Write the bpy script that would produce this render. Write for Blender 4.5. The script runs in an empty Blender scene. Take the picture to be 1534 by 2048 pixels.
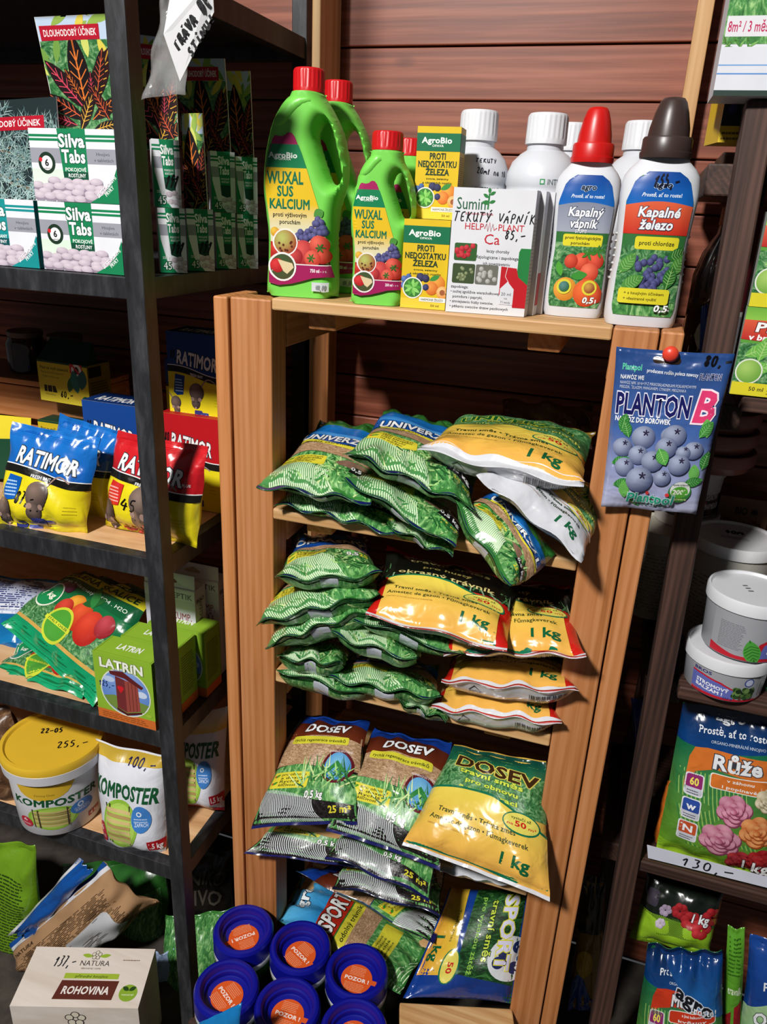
import bpy, bmesh, math, random
import numpy as np
from mathutils import Vector
from mathutils.geometry import tessellate_polygon

# ------------------------------------------------------------------ camera, world, light, exposure
sc = bpy.context.scene
COL = sc.collection
FPX = 1530.0                                    # focal length in pixels of the 1534 x 2048 frame
_down = np.array([-187., 3876., FPX]); _down /= np.linalg.norm(_down)
_ax = np.array([5207., 854., -FPX]); _ax -= _down * _ax.dot(_down); _ax /= np.linalg.norm(_ax)
ROT = np.array([_ax, np.cross(-_down, _ax), -_down])     # world axes: X along the wall, Y into it, Z up
CAM = np.array([0., 0., 1.55])
cam_d = bpy.data.cameras.new('camera'); cam = bpy.data.objects.new('camera', cam_d); COL.objects.link(cam)
cam_d.sensor_fit = 'VERTICAL'; cam_d.sensor_height = 24.0; cam_d.lens = FPX * 24.0 / 2048
cam_d.clip_start = 0.02; cam_d.clip_end = 50
from mathutils import Matrix
cam.matrix_world = Matrix([[ROT[i, 0], -ROT[i, 1], -ROT[i, 2], CAM[i]] for i in range(3)] + [[0, 0, 0, 1]])
sc.camera = cam
w = bpy.data.worlds.new('world'); sc.world = w; w.use_nodes = True
w.node_tree.nodes['Background'].inputs[0].default_value = (0.9, 0.92, 1.0, 1)
w.node_tree.nodes['Background'].inputs[1].default_value = 0.06


def area_lamp(name, loc, target, size, watts, color):
    d = bpy.data.lights.new(name, 'AREA'); d.shape = 'DISK'; d.size = size; d.energy = watts; d.color = color
    o = bpy.data.objects.new(name, d); COL.objects.link(o); o.location = loc
    o.rotation_euler = (Vector(target) - Vector(loc)).to_track_quat('-Z', 'Y').to_euler()
    return o


area_lamp('ceiling_lamp', (-0.92, -1.4, 3.35), (-0.25, 0.95, 1.0), 0.32, 150, (1.0, 0.975, 0.94))
sc.view_settings.view_transform = 'Standard'; sc.view_settings.look = 'None'
sc.view_settings.exposure = 0.0; sc.view_settings.gamma = 1.0; sc.view_settings.use_curve_mapping = False
sc.cycles.use_denoising = True
sc.cycles.max_bounces = 8; sc.cycles.transparent_max_bounces = 12

# ------------------------------------------------------------------ small helpers
rng = np.random.RandomState(7)


def ray(x, y):
    return ROT @ np.array([(x - 767) / FPX, (y - 1024) / FPX, 1.0])


def at(x, y, Y):                                # point of the photograph at depth Y
    d = ray(x, y); return CAM + d * (Y / d[1])


def on(x, y, z):                                # point of the photograph at height z
    d = ray(x, y); return CAM + d * ((z - CAM[2]) / d[2])


def proj(p):
    c = ROT.T @ (np.array(p) - CAM); return 767 + FPX * c[0] / c[2], 1024 + FPX * c[1] / c[2]


def L(h):
    if not isinstance(h, str): return np.array(h, float)
    h = h.lstrip('#'); c = np.array([int(h[i:i + 2], 16) for i in (0, 2, 4)]) / 255.0
    return np.where(c <= 0.04045, c / 12.92, ((c + 0.055) / 1.055) ** 2.4)


def unit(v):
    v = np.asarray(v, float); return v / (np.linalg.norm(v, axis=-1, keepdims=True) + 1e-12)


# ------------------------------------------------------------------ materials (all node based)
MATS = {}


def nodes(name, rough=.5):
    m = bpy.data.materials.new(name); m.use_nodes = True; MATS[name] = m
    nt = m.node_tree; b = nt.nodes['Principled BSDF']; b.inputs['Roughness'].default_value = rough
    return m, nt, b, nt.nodes.new, nt.links.new


def ramp(nt, stops, interp='LINEAR'):
    r = nt.nodes.new('ShaderNodeValToRGB'); e = r.color_ramp.elements; r.color_ramp.interpolation = interp
    while len(e) < len(stops): e.new(0.5)
    for k, (p, c) in enumerate(stops): e[k].position = p; e[k].color = tuple(L(c)) + (1,)
    return r


def coords(nt, kind='Object', scale=(1, 1, 1), rand=True):
    tc = nt.nodes.new('ShaderNodeTexCoord'); mp = nt.nodes.new('ShaderNodeMapping'); mp.inputs['Scale'].default_value = scale
    nt.links.new(tc.outputs[kind], mp.inputs[0])
    if rand:
        oi = nt.nodes.new('ShaderNodeObjectInfo'); ml = nt.nodes.new('ShaderNodeMath'); ml.operation = 'MULTIPLY'; ml.inputs[1].default_value = 37.0
        nt.links.new(oi.outputs['Random'], ml.inputs[0]); nt.links.new(ml.outputs[0], mp.inputs['Location'])
    return mp


def noise(nt, vec, scale, detail=3, dist=0.0, rough=.5):
    n = nt.nodes.new('ShaderNodeTexNoise'); n.inputs['Scale'].default_value = scale; n.inputs['Detail'].default_value = detail
    n.inputs['Distortion'].default_value = dist; n.inputs['Roughness'].default_value = rough
    nt.links.new(vec.outputs[0], n.inputs['Vector']); return n


def bump(nt, b, height, strength, dist=.002):
    bp = nt.nodes.new('ShaderNodeBump'); bp.inputs['Strength'].default_value = strength; bp.inputs['Distance'].default_value = dist
    nt.links.new(height, bp.inputs['Height']); nt.links.new(bp.outputs[0], b.inputs['Normal'])


def mix(nt, fac, a, b_, mode='MIX'):
    x = nt.nodes.new('ShaderNodeMix'); x.data_type = 'RGBA'; x.blend_type = mode
    for v, s in ((fac, 0), (a, 6), (b_, 7)):
        if isinstance(v, (int, float)): x.inputs[s].default_value = v
        elif isinstance(v, tuple): x.inputs[s].default_value = v
        else: nt.links.new(v, x.inputs[s])
    return x.outputs[2]


def colour_finish(name, rough, bscale, bstr, coat=0., var=.06, bdist=.002, spec=.5):
    """colour from the mesh's Col attribute, faint mottling and relief from noise"""
    m, nt, b, N, K = nodes(name, rough)
    a = N('ShaderNodeAttribute'); a.attribute_name = 'Col'
    tc = N('ShaderNodeNewGeometry')
    mp = N('ShaderNodeMapping'); K(tc.outputs['Position'], mp.inputs[0])
    n1 = noise(nt, mp, 35, 2)
    r = ramp(nt, [(0.3, (1 - var,) * 3), (0.7, (1 + 0 * var,) * 3)]); K(n1.outputs[0], r.inputs[0])
    K(mix(nt, 1.0, a.outputs['Color'], r.outputs[0], 'MULTIPLY'), b.inputs['Base Color'])
    n2 = noise(nt, mp, bscale, 2, .6); bump(nt, b, n2.outputs[0], bstr, bdist)
    b.inputs['Coat Weight'].default_value = coat; b.inputs['Coat Roughness'].default_value = .12
    b.inputs['Specular IOR Level'].default_value = spec
    return m


colour_finish('film', .3, 38, .55, .25, .05, .004)
colour_finish('foil', .22, 30, .8, .5, .05, .005)
colour_finish('card', .5, 120, .05, 0, .05, .001, .3)
colour_finish('plastic', .36, 60, .03, 0, .03, .001, .45)
colour_finish('paper', .75, 60, .2, 0, .05, .001, .2)
colour_finish('ink', .6, 60, .0, 0, .0, .001, .3)


def wood(name, axis, cols, rough=.55, fine=1.0, ring=34, knots=True, bstr=.03):
    m, nt, b, N, K = nodes(name, rough)
    s = [1., 1., 1.]; s[axis] = .03
    mp = coords(nt, 'Object', s)
    n1 = noise(nt, mp, 38 * fine, 7, .5, .62)
    wv = N('ShaderNodeTexWave'); wv.wave_type = 'RINGS'; wv.rings_direction = 'XYZ'[axis]; wv.inputs['Scale'].default_value = ring * fine
    wv.inputs['Distortion'].default_value = 9; wv.inputs['Detail'].default_value = 4; wv.inputs['Detail Scale'].default_value = .35; wv.inputs['Detail Roughness'].default_value = .6
    K(mp.outputs[0], wv.inputs['Vector'])
    n3 = noise(nt, mp, 260 * fine, 2)
    f = mix(nt, .16, n1.outputs[0], wv.outputs[0]); f = mix(nt, .3, f, n3.outputs[0])
    r = ramp(nt, [(.3, cols[0]), (.48, cols[1]), (.66, cols[2])]); K(f, r.inputs[0])
    out = r.outputs[0]
    if knots:
        s2 = [8.5, 8.5, 8.5]; s2[axis] = 4.2
        mk_ = coords(nt, 'Object', s2); vo = N('ShaderNodeTexVoronoi'); vo.inputs['Scale'].default_value = 1.0
        K(mk_.outputs[0], vo.inputs['Vector'])
        kr = ramp(nt, [(.0, (1, 1, 1)), (.07, (.8, .8, .8)), (.13, (0, 0, 0))]); K(vo.outputs['Distance'], kr.inputs[0])
        out = mix(nt, kr.outputs[0], out, tuple(L(cols[3])) + (1,))
    oi = N('ShaderNodeObjectInfo'); rr = ramp(nt, [(0, (.82, .8, .78)), (1, (1.0, 1.0, 1.0))]); K(oi.outputs['Random'], rr.inputs[0])
    out = mix(nt, 1.0, out, rr.outputs[0], 'MULTIPLY')
    K(out, b.inputs['Base Color']); bump(nt, b, f, bstr, .0015)
    return m


PINE = ('#9a5c2c', '#bf7d48', '#cf9060', '#6a3a1c')
WALL = ('#572719', '#7f432e', '#9c5c45', '#3f1d12')
DARK = ('#22140f', '#3e2820', '#583c32', '#1a100d')
LIGHT = ('#b0824f', '#d0a26c', '#e2bd8a', '#8a5a30')
for _a, _n in enumerate('xyz'):
    wood('pine_' + _n, _a, PINE); wood('dark_' + _n, _a, DARK, .6, 1.3, 40, False, .12); wood('light_' + _n, _a, LIGHT, .55, .9, 22)
wood('wall_x', 0, WALL, .45, .9, 24, True, .08)


def speckle(name, cols, scale, stretch, rough, bstr, dist=.3, coord='Object'):
    m, nt, b, N, K = nodes(name, rough)
    mp = coords(nt, coord, stretch); n = noise(nt, mp, scale, 5, dist, .65)
    r = ramp(nt, [(.3, cols[0]), (.5, cols[1]), (.68, cols[2])]); K(n.outputs[0], r.inputs[0]); K(r.outputs[0], b.inputs['Base Color'])
    bump(nt, b, n.outputs[0], bstr, .002)
    return m


speckle('steel', ('#17181a', '#26272a', '#3a3b3f'), 55, (1, 1, .25), .42, .15)
speckle('ply', ('#b98a5c', '#d2a678', '#dcb58a'), 30, (.2, 1, 1), .6, .1)
speckle('concrete', ('#2a2622', '#3c3630', '#4f473f'), 12, (1, 1, 1), .9, .4)
speckle('grass', ('#1c4a24', '#4a8c48', '#a2cc86'), 1.1, (1.0, .42, 1), .3, .25, 1.6, 'UV')
speckle('darkgrass', ('#071409', '#17401c', '#3f7a3c'), 1.1, (1.0, .42, 1), .3, .25, 1.6, 'UV')
speckle('straw', ('#6e4f33', '#a58262', '#d3b795'), 1.7, (1.0, 2.4, 1), .3, .3, 1.2, 'UV')
speckle('soil', ('#0c0a0a', '#1b1818', '#3a3435'), 2.5, (1, 1, 1), .25, .3, .6, 'UV')
speckle('foliage', ('#0f3018', '#3d7a45', '#93b784'), .9, (1, 1, 1), .3, .25, 2.0, 'UV')
speckle('bark', ('#2b1a10', '#5f422c', '#a58262'), 28, (1, 1, 1), .35, .8, 1.0)
speckle('natwood', ('#d6c8bb', '#e0d4c9', '#e8ddd4'), 26, (.08, 1, 1), .6, .1)
m, nt, b, N, K = nodes('clear_film', .12)
b.inputs['Base Color'].default_value = (.9, .9, .9, 1); b.inputs['Alpha'].default_value = .13
bump(nt, b, noise(nt, coords(nt, 'Object', (1, 1, .4)), 40, 2, 1.0).outputs[0], .8, .004)
m, nt, b, N, K = nodes('jar_glass', .06)
b.inputs['Base Color'].default_value = tuple(L('#6b4a35')) + (1,); b.inputs['Coat Weight'].default_value = .6
_jn = noise(nt, coords(nt, 'Object'), 60, 3); _jr = ramp(nt, [(.35, '#150b08'), (.7, '#4a3025')]); K(_jn.outputs[0], _jr.inputs[0]); K(_jr.outputs[0], b.inputs['Base Color'])


# ------------------------------------------------------------------ mesh makers (all shapes are given in world space)
def thing(name, label, cat, loc, group=None):
    o = bpy.data.objects.new(name, None); COL.objects.link(o); o.location = tuple(loc); o.empty_display_size = .03
    o['label'] = label; o['category'] = cat
    if group: o['group'] = group
    return o


def wloc(o):
    v = np.array(o.location)
    while o.parent: o = o.parent; v = v + np.array(o.location)
    return v


def mk(name, V, F, mat, col=None, par=None, smooth=True, uv=None, mi=None, label=None, cat=None, group=None, kind=None, sharp=None):
    V = np.asarray(V, float)
    c = (V.min(0) + V.max(0)) / 2
    me = bpy.data.meshes.new(name); me.from_pydata((V - c).tolist(), [], [tuple(int(i) for i in f) for f in F]); me.update()
    for mm in (mat if isinstance(mat, (list, tuple)) else [mat]): me.materials.append(MATS[mm])
    if mi is not None: me.polygons.foreach_set('material_index', np.asarray(mi, np.int32))
    a = me.attributes.new('Col', 'FLOAT_COLOR', 'POINT')
    cc = np.ones((len(V), 4)); cc[:, :3] = L(col) if (col is None or isinstance(col, str)) and col else (np.asarray(col) if col is not None else .5)
    a.data.foreach_set('color', cc.astype(np.float32).ravel())
    if uv is not None:
        ul = me.uv_layers.new(name='UVMap'); li = np.empty(len(me.loops), np.int32); me.loops.foreach_get('vertex_index', li)
        ul.data.foreach_set('uv', np.asarray(uv, np.float32)[li].ravel())
    me.polygons.foreach_set('use_smooth', np.full(len(me.polygons), bool(smooth)))
    if smooth and sharp: me.set_sharp_from_angle(angle=math.radians(sharp))
    o = bpy.data.objects.new(name, me); COL.objects.link(o)
    if par is not None: o.parent = par; c = c - wloc(par)
    o.location = tuple(c)
    for k_, v_ in (('label', label), ('category', cat), ('group', group), ('kind', kind)):
        if v_: o[k_] = v_
    return o


def boxcorners(c0, c1, yaw=0, pivot=None):
    (x0, y0, z0), (x1, y1, z1) = c0, c1
    V = np.array([(x, y, z) for z in (z0, z1) for x, y in ((x0, y0), (x1, y0), (x1, y1), (x0, y1))], float)
    if yaw:
        p = np.array(pivot if pivot is not None else V.mean(0)); c, s = math.cos(yaw), math.sin(yaw); d = V - p
        V = np.c_[d[:, 0] * c - d[:, 1] * s, d[:, 0] * s + d[:, 1] * c, d[:, 2]] + p
    return V


BOXF = [(0, 1, 5, 4), (1, 2, 6, 5), (2, 3, 7, 6), (3, 0, 4, 7), (4, 5, 6, 7), (3, 2, 1, 0)]


def bevel_mesh(V, F, r, seg=2):
    bm = bmesh.new(); vs = [bm.verts.new(tuple(v)) for v in V]
    for f in F: bm.faces.new([vs[i] for i in f])
    bmesh.ops.bevel(bm, geom=bm.edges[:], offset=r, segments=seg, affect='EDGES', profile=.5)
    bm.verts.index_update()
    out = np.array([v.co[:] for v in bm.verts]), [[v.index for v in f.verts] for f in bm.faces]
    bm.free(); return out


def beam(name, c0, c1, mat, par=None, bev=.0025, yaw=0, pivot=None, lean=None, **k):
    V = boxcorners(c0, c1, yaw, pivot)
    if lean is not None:                       # shift of the upper end
        V[4:] += np.array(lean)
    V, F = bevel_mesh(V, BOXF, bev)
    return mk(name, V, F, mat, k.pop('col', '#808080'), par, False, **k)


# ------------------------------------------------------------------ lettering: glyph outlines of the built-in font, and a pen alphabet
CHARS = "ABCDEFGHIJKLMNOPQRSTUVWXYZabcdefghijklmnopqrstuvwxyz0123456789.,:;!?+-/()%&•®²³°´'ÁÉÍÓÚÝČĎĚŇŘŠŤŮŽáéíóúýčďěňřšťůžŁłŻżĄĘŃŚĆąęńśćŹźűü<>*"
GLY = {}


def build_glyphs():
    jobs = []
    for st, off in (('R', 0.0), ('B', .016), ('X', .032), ('O', .075)):
        for ch in CHARS:
            for kind, body in (('g', ch), ('a', 'H' + ch + 'H')):
                if kind == 'a' and st != 'R': continue
                cu = bpy.data.curves.new('glyph', 'FONT'); cu.body = body; cu.fill_mode = 'FRONT'; cu.resolution_u = 2; cu.offset = off
                o = bpy.data.objects.new('glyph', cu); COL.objects.link(o); jobs.append((st, ch, kind, o))
    cu = bpy.data.curves.new('glyph', 'FONT'); cu.body = 'HH'; o = bpy.data.objects.new('glyph', cu); COL.objects.link(o); jobs.append(('R', 'HH', 'hh', o))
    dg = bpy.context.evaluated_depsgraph_get()
    adv = {}
    hh = 0
    for st, ch, kind, o in jobs:
        ev = o.evaluated_get(dg); me = ev.to_mesh()
        V = np.array([v.co[:2] for v in me.vertices]) if len(me.vertices) else np.zeros((0, 2))
        if kind == 'g':
            T = []
            for p in me.polygons:
                q = list(p.vertices); T += [(q[0], q[i], q[i + 1]) for i in range(1, len(q) - 1)]
            GLY[st, ch] = (V, np.array(T, int).reshape(-1, 3))
        elif kind == 'a': adv[ch] = V[:, 0].max() - V[:, 0].min()
        else: hh = V[:, 0].max() - V[:, 0].min()
        ev.to_mesh_clear()
    for ch in CHARS: GLY['adv', ch] = adv[ch] - hh
    area = lambda V, T: float(np.abs(np.cross(V[T[:, 1]] - V[T[:, 0]], V[T[:, 2]] - V[T[:, 0]])).sum() / 2) if len(T) else 0.
    for ch in CHARS:
        V, T = GLY['R', ch]; cnt = {}
        for t in T:
            for a_, b_ in ((t[0], t[1]), (t[1], t[2]), (t[2], t[0])): k_ = (min(a_, b_), max(a_, b_)); cnt[k_] = cnt.get(k_, 0) + 1
        per = sum(np.hypot(*(V[a_] - V[b_])) for (a_, b_), c_ in cnt.items() if c_ == 1); A = area(V, T)
        for st, off, n_ in (('B', .016, 5), ('X', .032, 6), ('O', .075, 8)):
            V2, T2 = GLY[st, ch]; good = A + per * off
            if abs(area(V2, T2) - good) > .3 * per * off + .002:      # the thickened outline did not fill: overlay shifted copies instead
                P_ = [V + off * np.array([math.cos(q), math.sin(q)]) for q in np.linspace(0, 2 * math.pi, n_, endpoint=False)]
                GLY[st, ch] = (np.vstack(P_), np.vstack([T + i_ * len(V) for i_ in range(n_)])); GLY['z', st, ch] = np.repeat(np.arange(n_) * .07, len(V))
    for _, _, _, o in jobs:
        cu = o.data; bpy.data.objects.remove(o); bpy.data.curves.remove(cu)


build_glyphs()
PEN = {  # strokes on a 0..6 x 0..10 grid
    '0': [(3, 10, 1, 8, 1, 2, 3, 0, 5, 2, 5, 8, 3, 10)], '1': [(1, 6, 4, 10, 3, 0)], '2': [(1, 8, 2, 10, 4, 10, 5, 8, 1, 0, 6, 1)],
    '3': [(1, 10, 5, 10, 3, 6, 5, 4, 4, 1, 1, 0)], '4': [(4, 10, 1, 4, 6, 4), (5, 7, 4, 0)], '5': [(5, 10, 2, 10, 1, 6, 4, 6, 5, 3, 3, 0, 1, 1)],
    '6': [(5, 10, 2, 6, 1, 2, 3, 0, 5, 2, 4, 5, 1, 4)], '7': [(1, 10, 5, 10, 2, 0), (2, 5, 5, 5)], '8': [(5, 8, 3, 10, 1, 8, 5, 3, 3, 0, 1, 3, 5, 8)],
    '9': [(5, 8, 3, 10, 1, 7, 3, 5, 5, 8, 4, 0)], ',': [(3, 1, 2, -2)], '-': [(0, 4, 6, 5)], '.': [(2, 0, 3, 0)], '!': [(4, 10, 3, 4), (3, 1, 3, 0)],
    'T': [(0, 10, 6, 10), (3, 10, 2, 0)], 'R': [(1, 0, 2, 10, 5, 9, 4, 6, 2, 5, 6, 0)], 'A': [(0, 0, 3, 10, 5, 0), (1, 4, 5, 4)],
    'Á': [(0, 0, 3, 9, 5, 0), (1, 4, 5, 4), (3, 11, 5, 13)], 'V': [(1, 10, 3, 0, 6, 10)], 'D': [(1, 0, 2, 10, 5, 8, 5, 3, 1, 0)],
    'O': [(3, 10, 1, 6, 2, 0, 5, 3, 5, 8, 3, 10)], 'S': [(5, 9, 3, 10, 1, 7, 4, 4, 3, 0, 0, 1)], 'Í': [(3, 9, 2, 0), (3, 11, 5, 13)],
    'N': [(0, 0, 1, 10, 4, 0, 6, 10)], 'U': [(1, 10, 1, 2, 3, 0, 5, 3, 5, 10), (5, 3, 6, 0)], 'E': [(5, 10, 1, 9, 1, 0, 5, 1), (1, 5, 4, 5)],
    'K': [(1, 10, 1, 0), (5, 10, 1, 5, 6, 0)], 'Ý': [(1, 10, 3, 5), (6, 10, 2, 0), (4, 11, 6, 13)], 'P': [(1, 0, 1, 10, 5, 9, 4, 5, 1, 5)],
    'M': [(0, 0, 1, 10, 3, 4, 5, 10, 6, 0)], 'm': [(0, 0, 1, 6, 1, 3, 3, 6, 3, 2, 5, 6, 6, 0)], 'l': [(2, 0, 4, 10, 2, 6, 3, 0)], 'n': [(1, 0, 1, 6, 3, 6, 5, 4, 5, 0)],
    'a': [(5, 6, 2, 6, 1, 2, 3, 0, 5, 5, 5, 0)], 'I': [(3, 10, 2, 0)], ' ': []}


# ------------------------------------------------------------------ printed artwork laid on a surface
def subdiv(uv, tris, wh, cell):
    uv = [tuple(p) for p in uv]; tris = [tuple(t) for t in tris]
    for _ in range(6):
        mid = {}; out = []; P = np.array(uv)[:, :2] * wh

        def m_(a, b_):
            k = (min(a, b_), max(a, b_))
            if k in mid: return mid[k]
            if np.hypot(*(P[a] - P[b_])) > cell:
                mid[k] = len(uv); uv.append(tuple((p_ + q_) / 2 for p_, q_ in zip(uv[a], uv[b_])))
            else: mid[k] = None
            return mid[k]
        for a, b_, c in tris:
            x, y, z = m_(a, b_), m_(b_, c), m_(c, a)
            k = (x is not None) + (y is not None) + (z is not None)
            if k == 0: out.append((a, b_, c))
            elif k == 3: out += [(a, x, z), (x, b_, y), (z, y, c), (x, y, z)]
            else:
                ring = [a] + ([x] if x is not None else []) + [b_] + ([y] if y is not None else []) + [c] + ([z] if z is not None else [])
                if k == 1:
                    s_ = x if x is not None else (y if y is not None else z); i = ring.index(s_); ring = ring[i:] + ring[:i]
                    out += [(ring[0], ring[1], ring[2]), (ring[0], ring[2], ring[3])]
                else:
                    o_ = b_ if z is None else (c if x is None else a); i = ring.index(o_); ring = ring[i:] + ring[:i]
                    out += [(ring[0], ring[1], ring[4]), (ring[1], ring[2], ring[3]), (ring[1], ring[3], ring[4])]
        done = len(out) == len(tris); tris = out
        if done: break
    return np.array(uv), np.array(tris, int)


class Art:
    """flat print: shapes in label coordinates (u right, v up, 0..1) laid on the surface fn(u,v)->(points, normals)"""
    MATL = ['film', 'grass', 'darkgrass', 'straw', 'soil', 'foliage']

    def __init__(s, fn, W, H, base='film', cell=.007, lift=.0003, step=.00005):
        s.fn, s.W, s.H, s.cell, s.lift, s.step = fn, W, H, cell, lift, step
        s.U, s.C, s.Z, s.T, s.M = [], [], [], [], []; s.n = 0; s.k = 0; s.mats = [base] + Art.MATL[1:]; s.seed = np.random.RandomState(3)
        s.win = None; s.bb = []; s.step = max(step, .00014) if cell <= .008 else step

    def frame(s, x0=0, y0=0, x1=1, y1=1):       # draw the following shapes inside this window
        s.win = (x0, y0, x1, y1); return s

    def add(s, uv, tris, col, mat=None, keep=False):
        uv = np.asarray(uv, float); zs = uv[:, 2] if uv.ndim == 2 and uv.shape[1] == 3 else 0.; uv = uv[:, :2] if uv.ndim == 2 else uv
        if len(uv) == 0 or len(tris) == 0: return s
        if isinstance(col, str) or (isinstance(col, np.ndarray) and col.ndim == 1): C = np.tile(L(col), (len(uv), 1))
        elif callable(col): C = col(uv[:, 0], uv[:, 1])
        elif isinstance(col, tuple):
            v = uv[:, 1]; t = ((v - v.min()) / (np.ptp(v) + 1e-9))[:, None]; C = L(col[0]) * (1 - t) + L(col[1]) * t
        else: C = np.asarray(col)
        if s.win is not None:
            x0, y0, x1, y1 = s.win; uv = np.c_[x0 + uv[:, 0] * (x1 - x0), y0 + uv[:, 1] * (y1 - y0)]
        uv = np.clip(uv, 0, 1); lo, hi = uv.min(0), uv.max(0); lay = 0     # layer: just above whatever this shape overlaps
        for q0, q1, ql, qg in s.bb:
            if qg != s.k and q0[0] < hi[0] and q1[0] > lo[0] and q0[1] < hi[1] and q1[1] > lo[1] and ql >= lay: lay = ql + 1
        s.bb.append((lo, hi, lay, s.k if keep else -1))
        s.U.append(uv); s.C.append(C); s.Z.append(np.full(len(uv), float(lay)) + zs); s.T.append(np.asarray(tris, int) + s.n)
        s.M.append(np.full(len(tris), 0 if mat is None else s.mats.index(mat))); s.n += len(uv)
        if not keep: s.k += 1
        return s

    def size(s):
        if s.win is None: return s.W, s.H
        return s.W * (s.win[2] - s.win[0]), s.H * (s.win[3] - s.win[1])

    def band(s, x0, y0, x1, y1, col, lo=None, hi=None, mat=None, keep=False):
        W, H = s.size()
        nx = max(1, int(abs(x1 - x0) * W / s.cell)); ny = max(1, int(abs(y1 - y0) * H / s.cell))
        if lo is not None or hi is not None: nx = max(nx, 14)
        u = np.linspace(x0, x1, nx + 1); a = lo(u) if lo else np.full(nx + 1, y0); b_ = hi(u) if hi else np.full(nx + 1, y1)
        t = np.linspace(0, 1, ny + 1)[:, None]
        v = a * (1 - t) + b_ * t; uu = np.tile(u, (ny + 1, 1))
        q = np.arange((nx + 1) * (ny + 1)).reshape(ny + 1, nx + 1)
        A, B, C_, D = q[:-1, :-1].ravel(), q[:-1, 1:].ravel(), q[1:, 1:].ravel(), q[1:, :-1].ravel()
        return s.add(np.c_[uu.ravel(), v.ravel()], np.r_[np.c_[A, B, C_], np.c_[A, C_, D]], col, mat, keep)

    def ell(s, cx, cy, rx, col, ry=None, col2=None, n=20, mat=None, off=(-.3, .35), keep=False):
        W, H = s.size(); ry = rx * W / H if ry is None else ry
        k = max(1, int(max(rx * W, ry * H) / s.cell)); k = max(k, 3) if col2 is not None else k
        an = np.linspace(0, 2 * math.pi, n, endpoint=False); uv = [(cx, cy)]
        for j in range(1, k + 1): uv += [(cx + rx * j / k * math.cos(a), cy + ry * j / k * math.sin(a)) for a in an]
        T = [(0, 1 + i, 1 + (i + 1) % n) for i in range(n)]
        for j in range(1, k):
            o0, o1 = 1 + (j - 1) * n, 1 + j * n
            for i in range(n): T += [(o0 + i, o1 + i, o1 + (i + 1) % n), (o0 + i, o1 + (i + 1) % n, o0 + (i + 1) % n)]
        uv = np.array(uv)
        if col2 is not None:
            d = np.hypot((uv[:, 0] - cx) / rx - off[0], (uv[:, 1] - cy) / ry - off[1]); t = np.clip(d / 1.35, 0, 1)[:, None]
            col = L(col2) * (1 - t) + L(col) * t
        return s.add(uv, T, col, mat, keep)

    def poly(s, pts, col, mat=None, keep=False):
        W, H = s.size(); T = tessellate_polygon([[Vector((p[0], p[1], 0)) for p in pts]])
        T = [t for t in T]
        uv, T = subdiv(pts, T, np.array([W, H]), s.cell * 1.4)
        return s.add(uv, T, col, mat, keep)

    def rr(s, x0, y0, x1, y1, col, r=.02, mat=None):
        W, H = s.size(); ry = min(r * W / H, (y1 - y0) / 2.01); r = min(r, (x1 - x0) / 2.01); p = []
        for cx, cy, a0 in ((x1 - r, y0 + ry, -90), (x1 - r, y1 - ry, 0), (x0 + r, y1 - ry, 90), (x0 + r, y0 + ry, 180)):
            p += [(cx + r * math.cos(math.radians(a0 + a)), cy + ry * math.sin(math.radians(a0 + a))) for a in (0, 30, 60, 90)]
        return s.poly(p, col, mat)

    def text(s, t, x0, y0, x1, y1, col, st='B', out=None, sh=0., sl=0., warp=None, ost='O', odx=0):
        """fit text into x0..x1, baseline y0, capital height to y1"""
        if out is not None:
            s.text(t, x0 + odx, y0, x1 + odx, y1, out, ost, None, sh, sl, warp)
        W, H = s.size(); P, T, ZS, n, x = [], [], [], 0, 0.0; lo, hi = 1e9, -1e9
        for ch in t:
            if ch == ' ': x += .28; continue
            V, tr = GLY[st, ch]; V0 = GLY['R', ch][0]
            if len(V): ZS.append(GLY.get(('z', st, ch), np.zeros(len(V)))); P.append(V + [x, 0]); T.append(tr + n); n += len(V); lo = min(lo, x + V0[:, 0].min()); hi = max(hi, x + V0[:, 0].max())
            x += GLY['adv', ch] + (.02 if st in 'BXO' else 0)
        if not P: return s
        P = np.vstack(P); T = np.vstack(T); cap = .69
        u = x0 + (P[:, 0] - lo) / (hi - lo) * (x1 - x0); v = y0 + P[:, 1] / cap * (y1 - y0)
        u = u + sh * (v - y0) * H / W; v = v + sl * (u - x0)
        if warp: u, v = warp(u, v)
        if (y1 - y0) * H > 2.2 * s.cell:
            uv, T = subdiv(np.c_[u, v, np.concatenate(ZS)], T, np.array([W, H]), s.cell * 1.3); return s.add(uv, T, col)
        return s.add(np.c_[u, v, np.concatenate(ZS)], T, col)

    def stroke(s, pts, wd, col, keep=False):
        W, H = s.size(); p = np.array(pts, float) * [W, H]; q = []
        for i in range(len(p)):
            d = unit(p[min(i + 1, len(p) - 1)] - p[max(i - 1, 0)]); nn = np.array([-d[1], d[0]]) * wd / 2; q += [p[i] + nn, p[i] - nn]
        q = np.array(q) / [W, H]; T = []
        for i in range(len(p) - 1): a = 2 * i; T += [(a, a + 1, a + 3), (a, a + 3, a + 2)]
        return s.add(q, T, col, None, keep)

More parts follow.
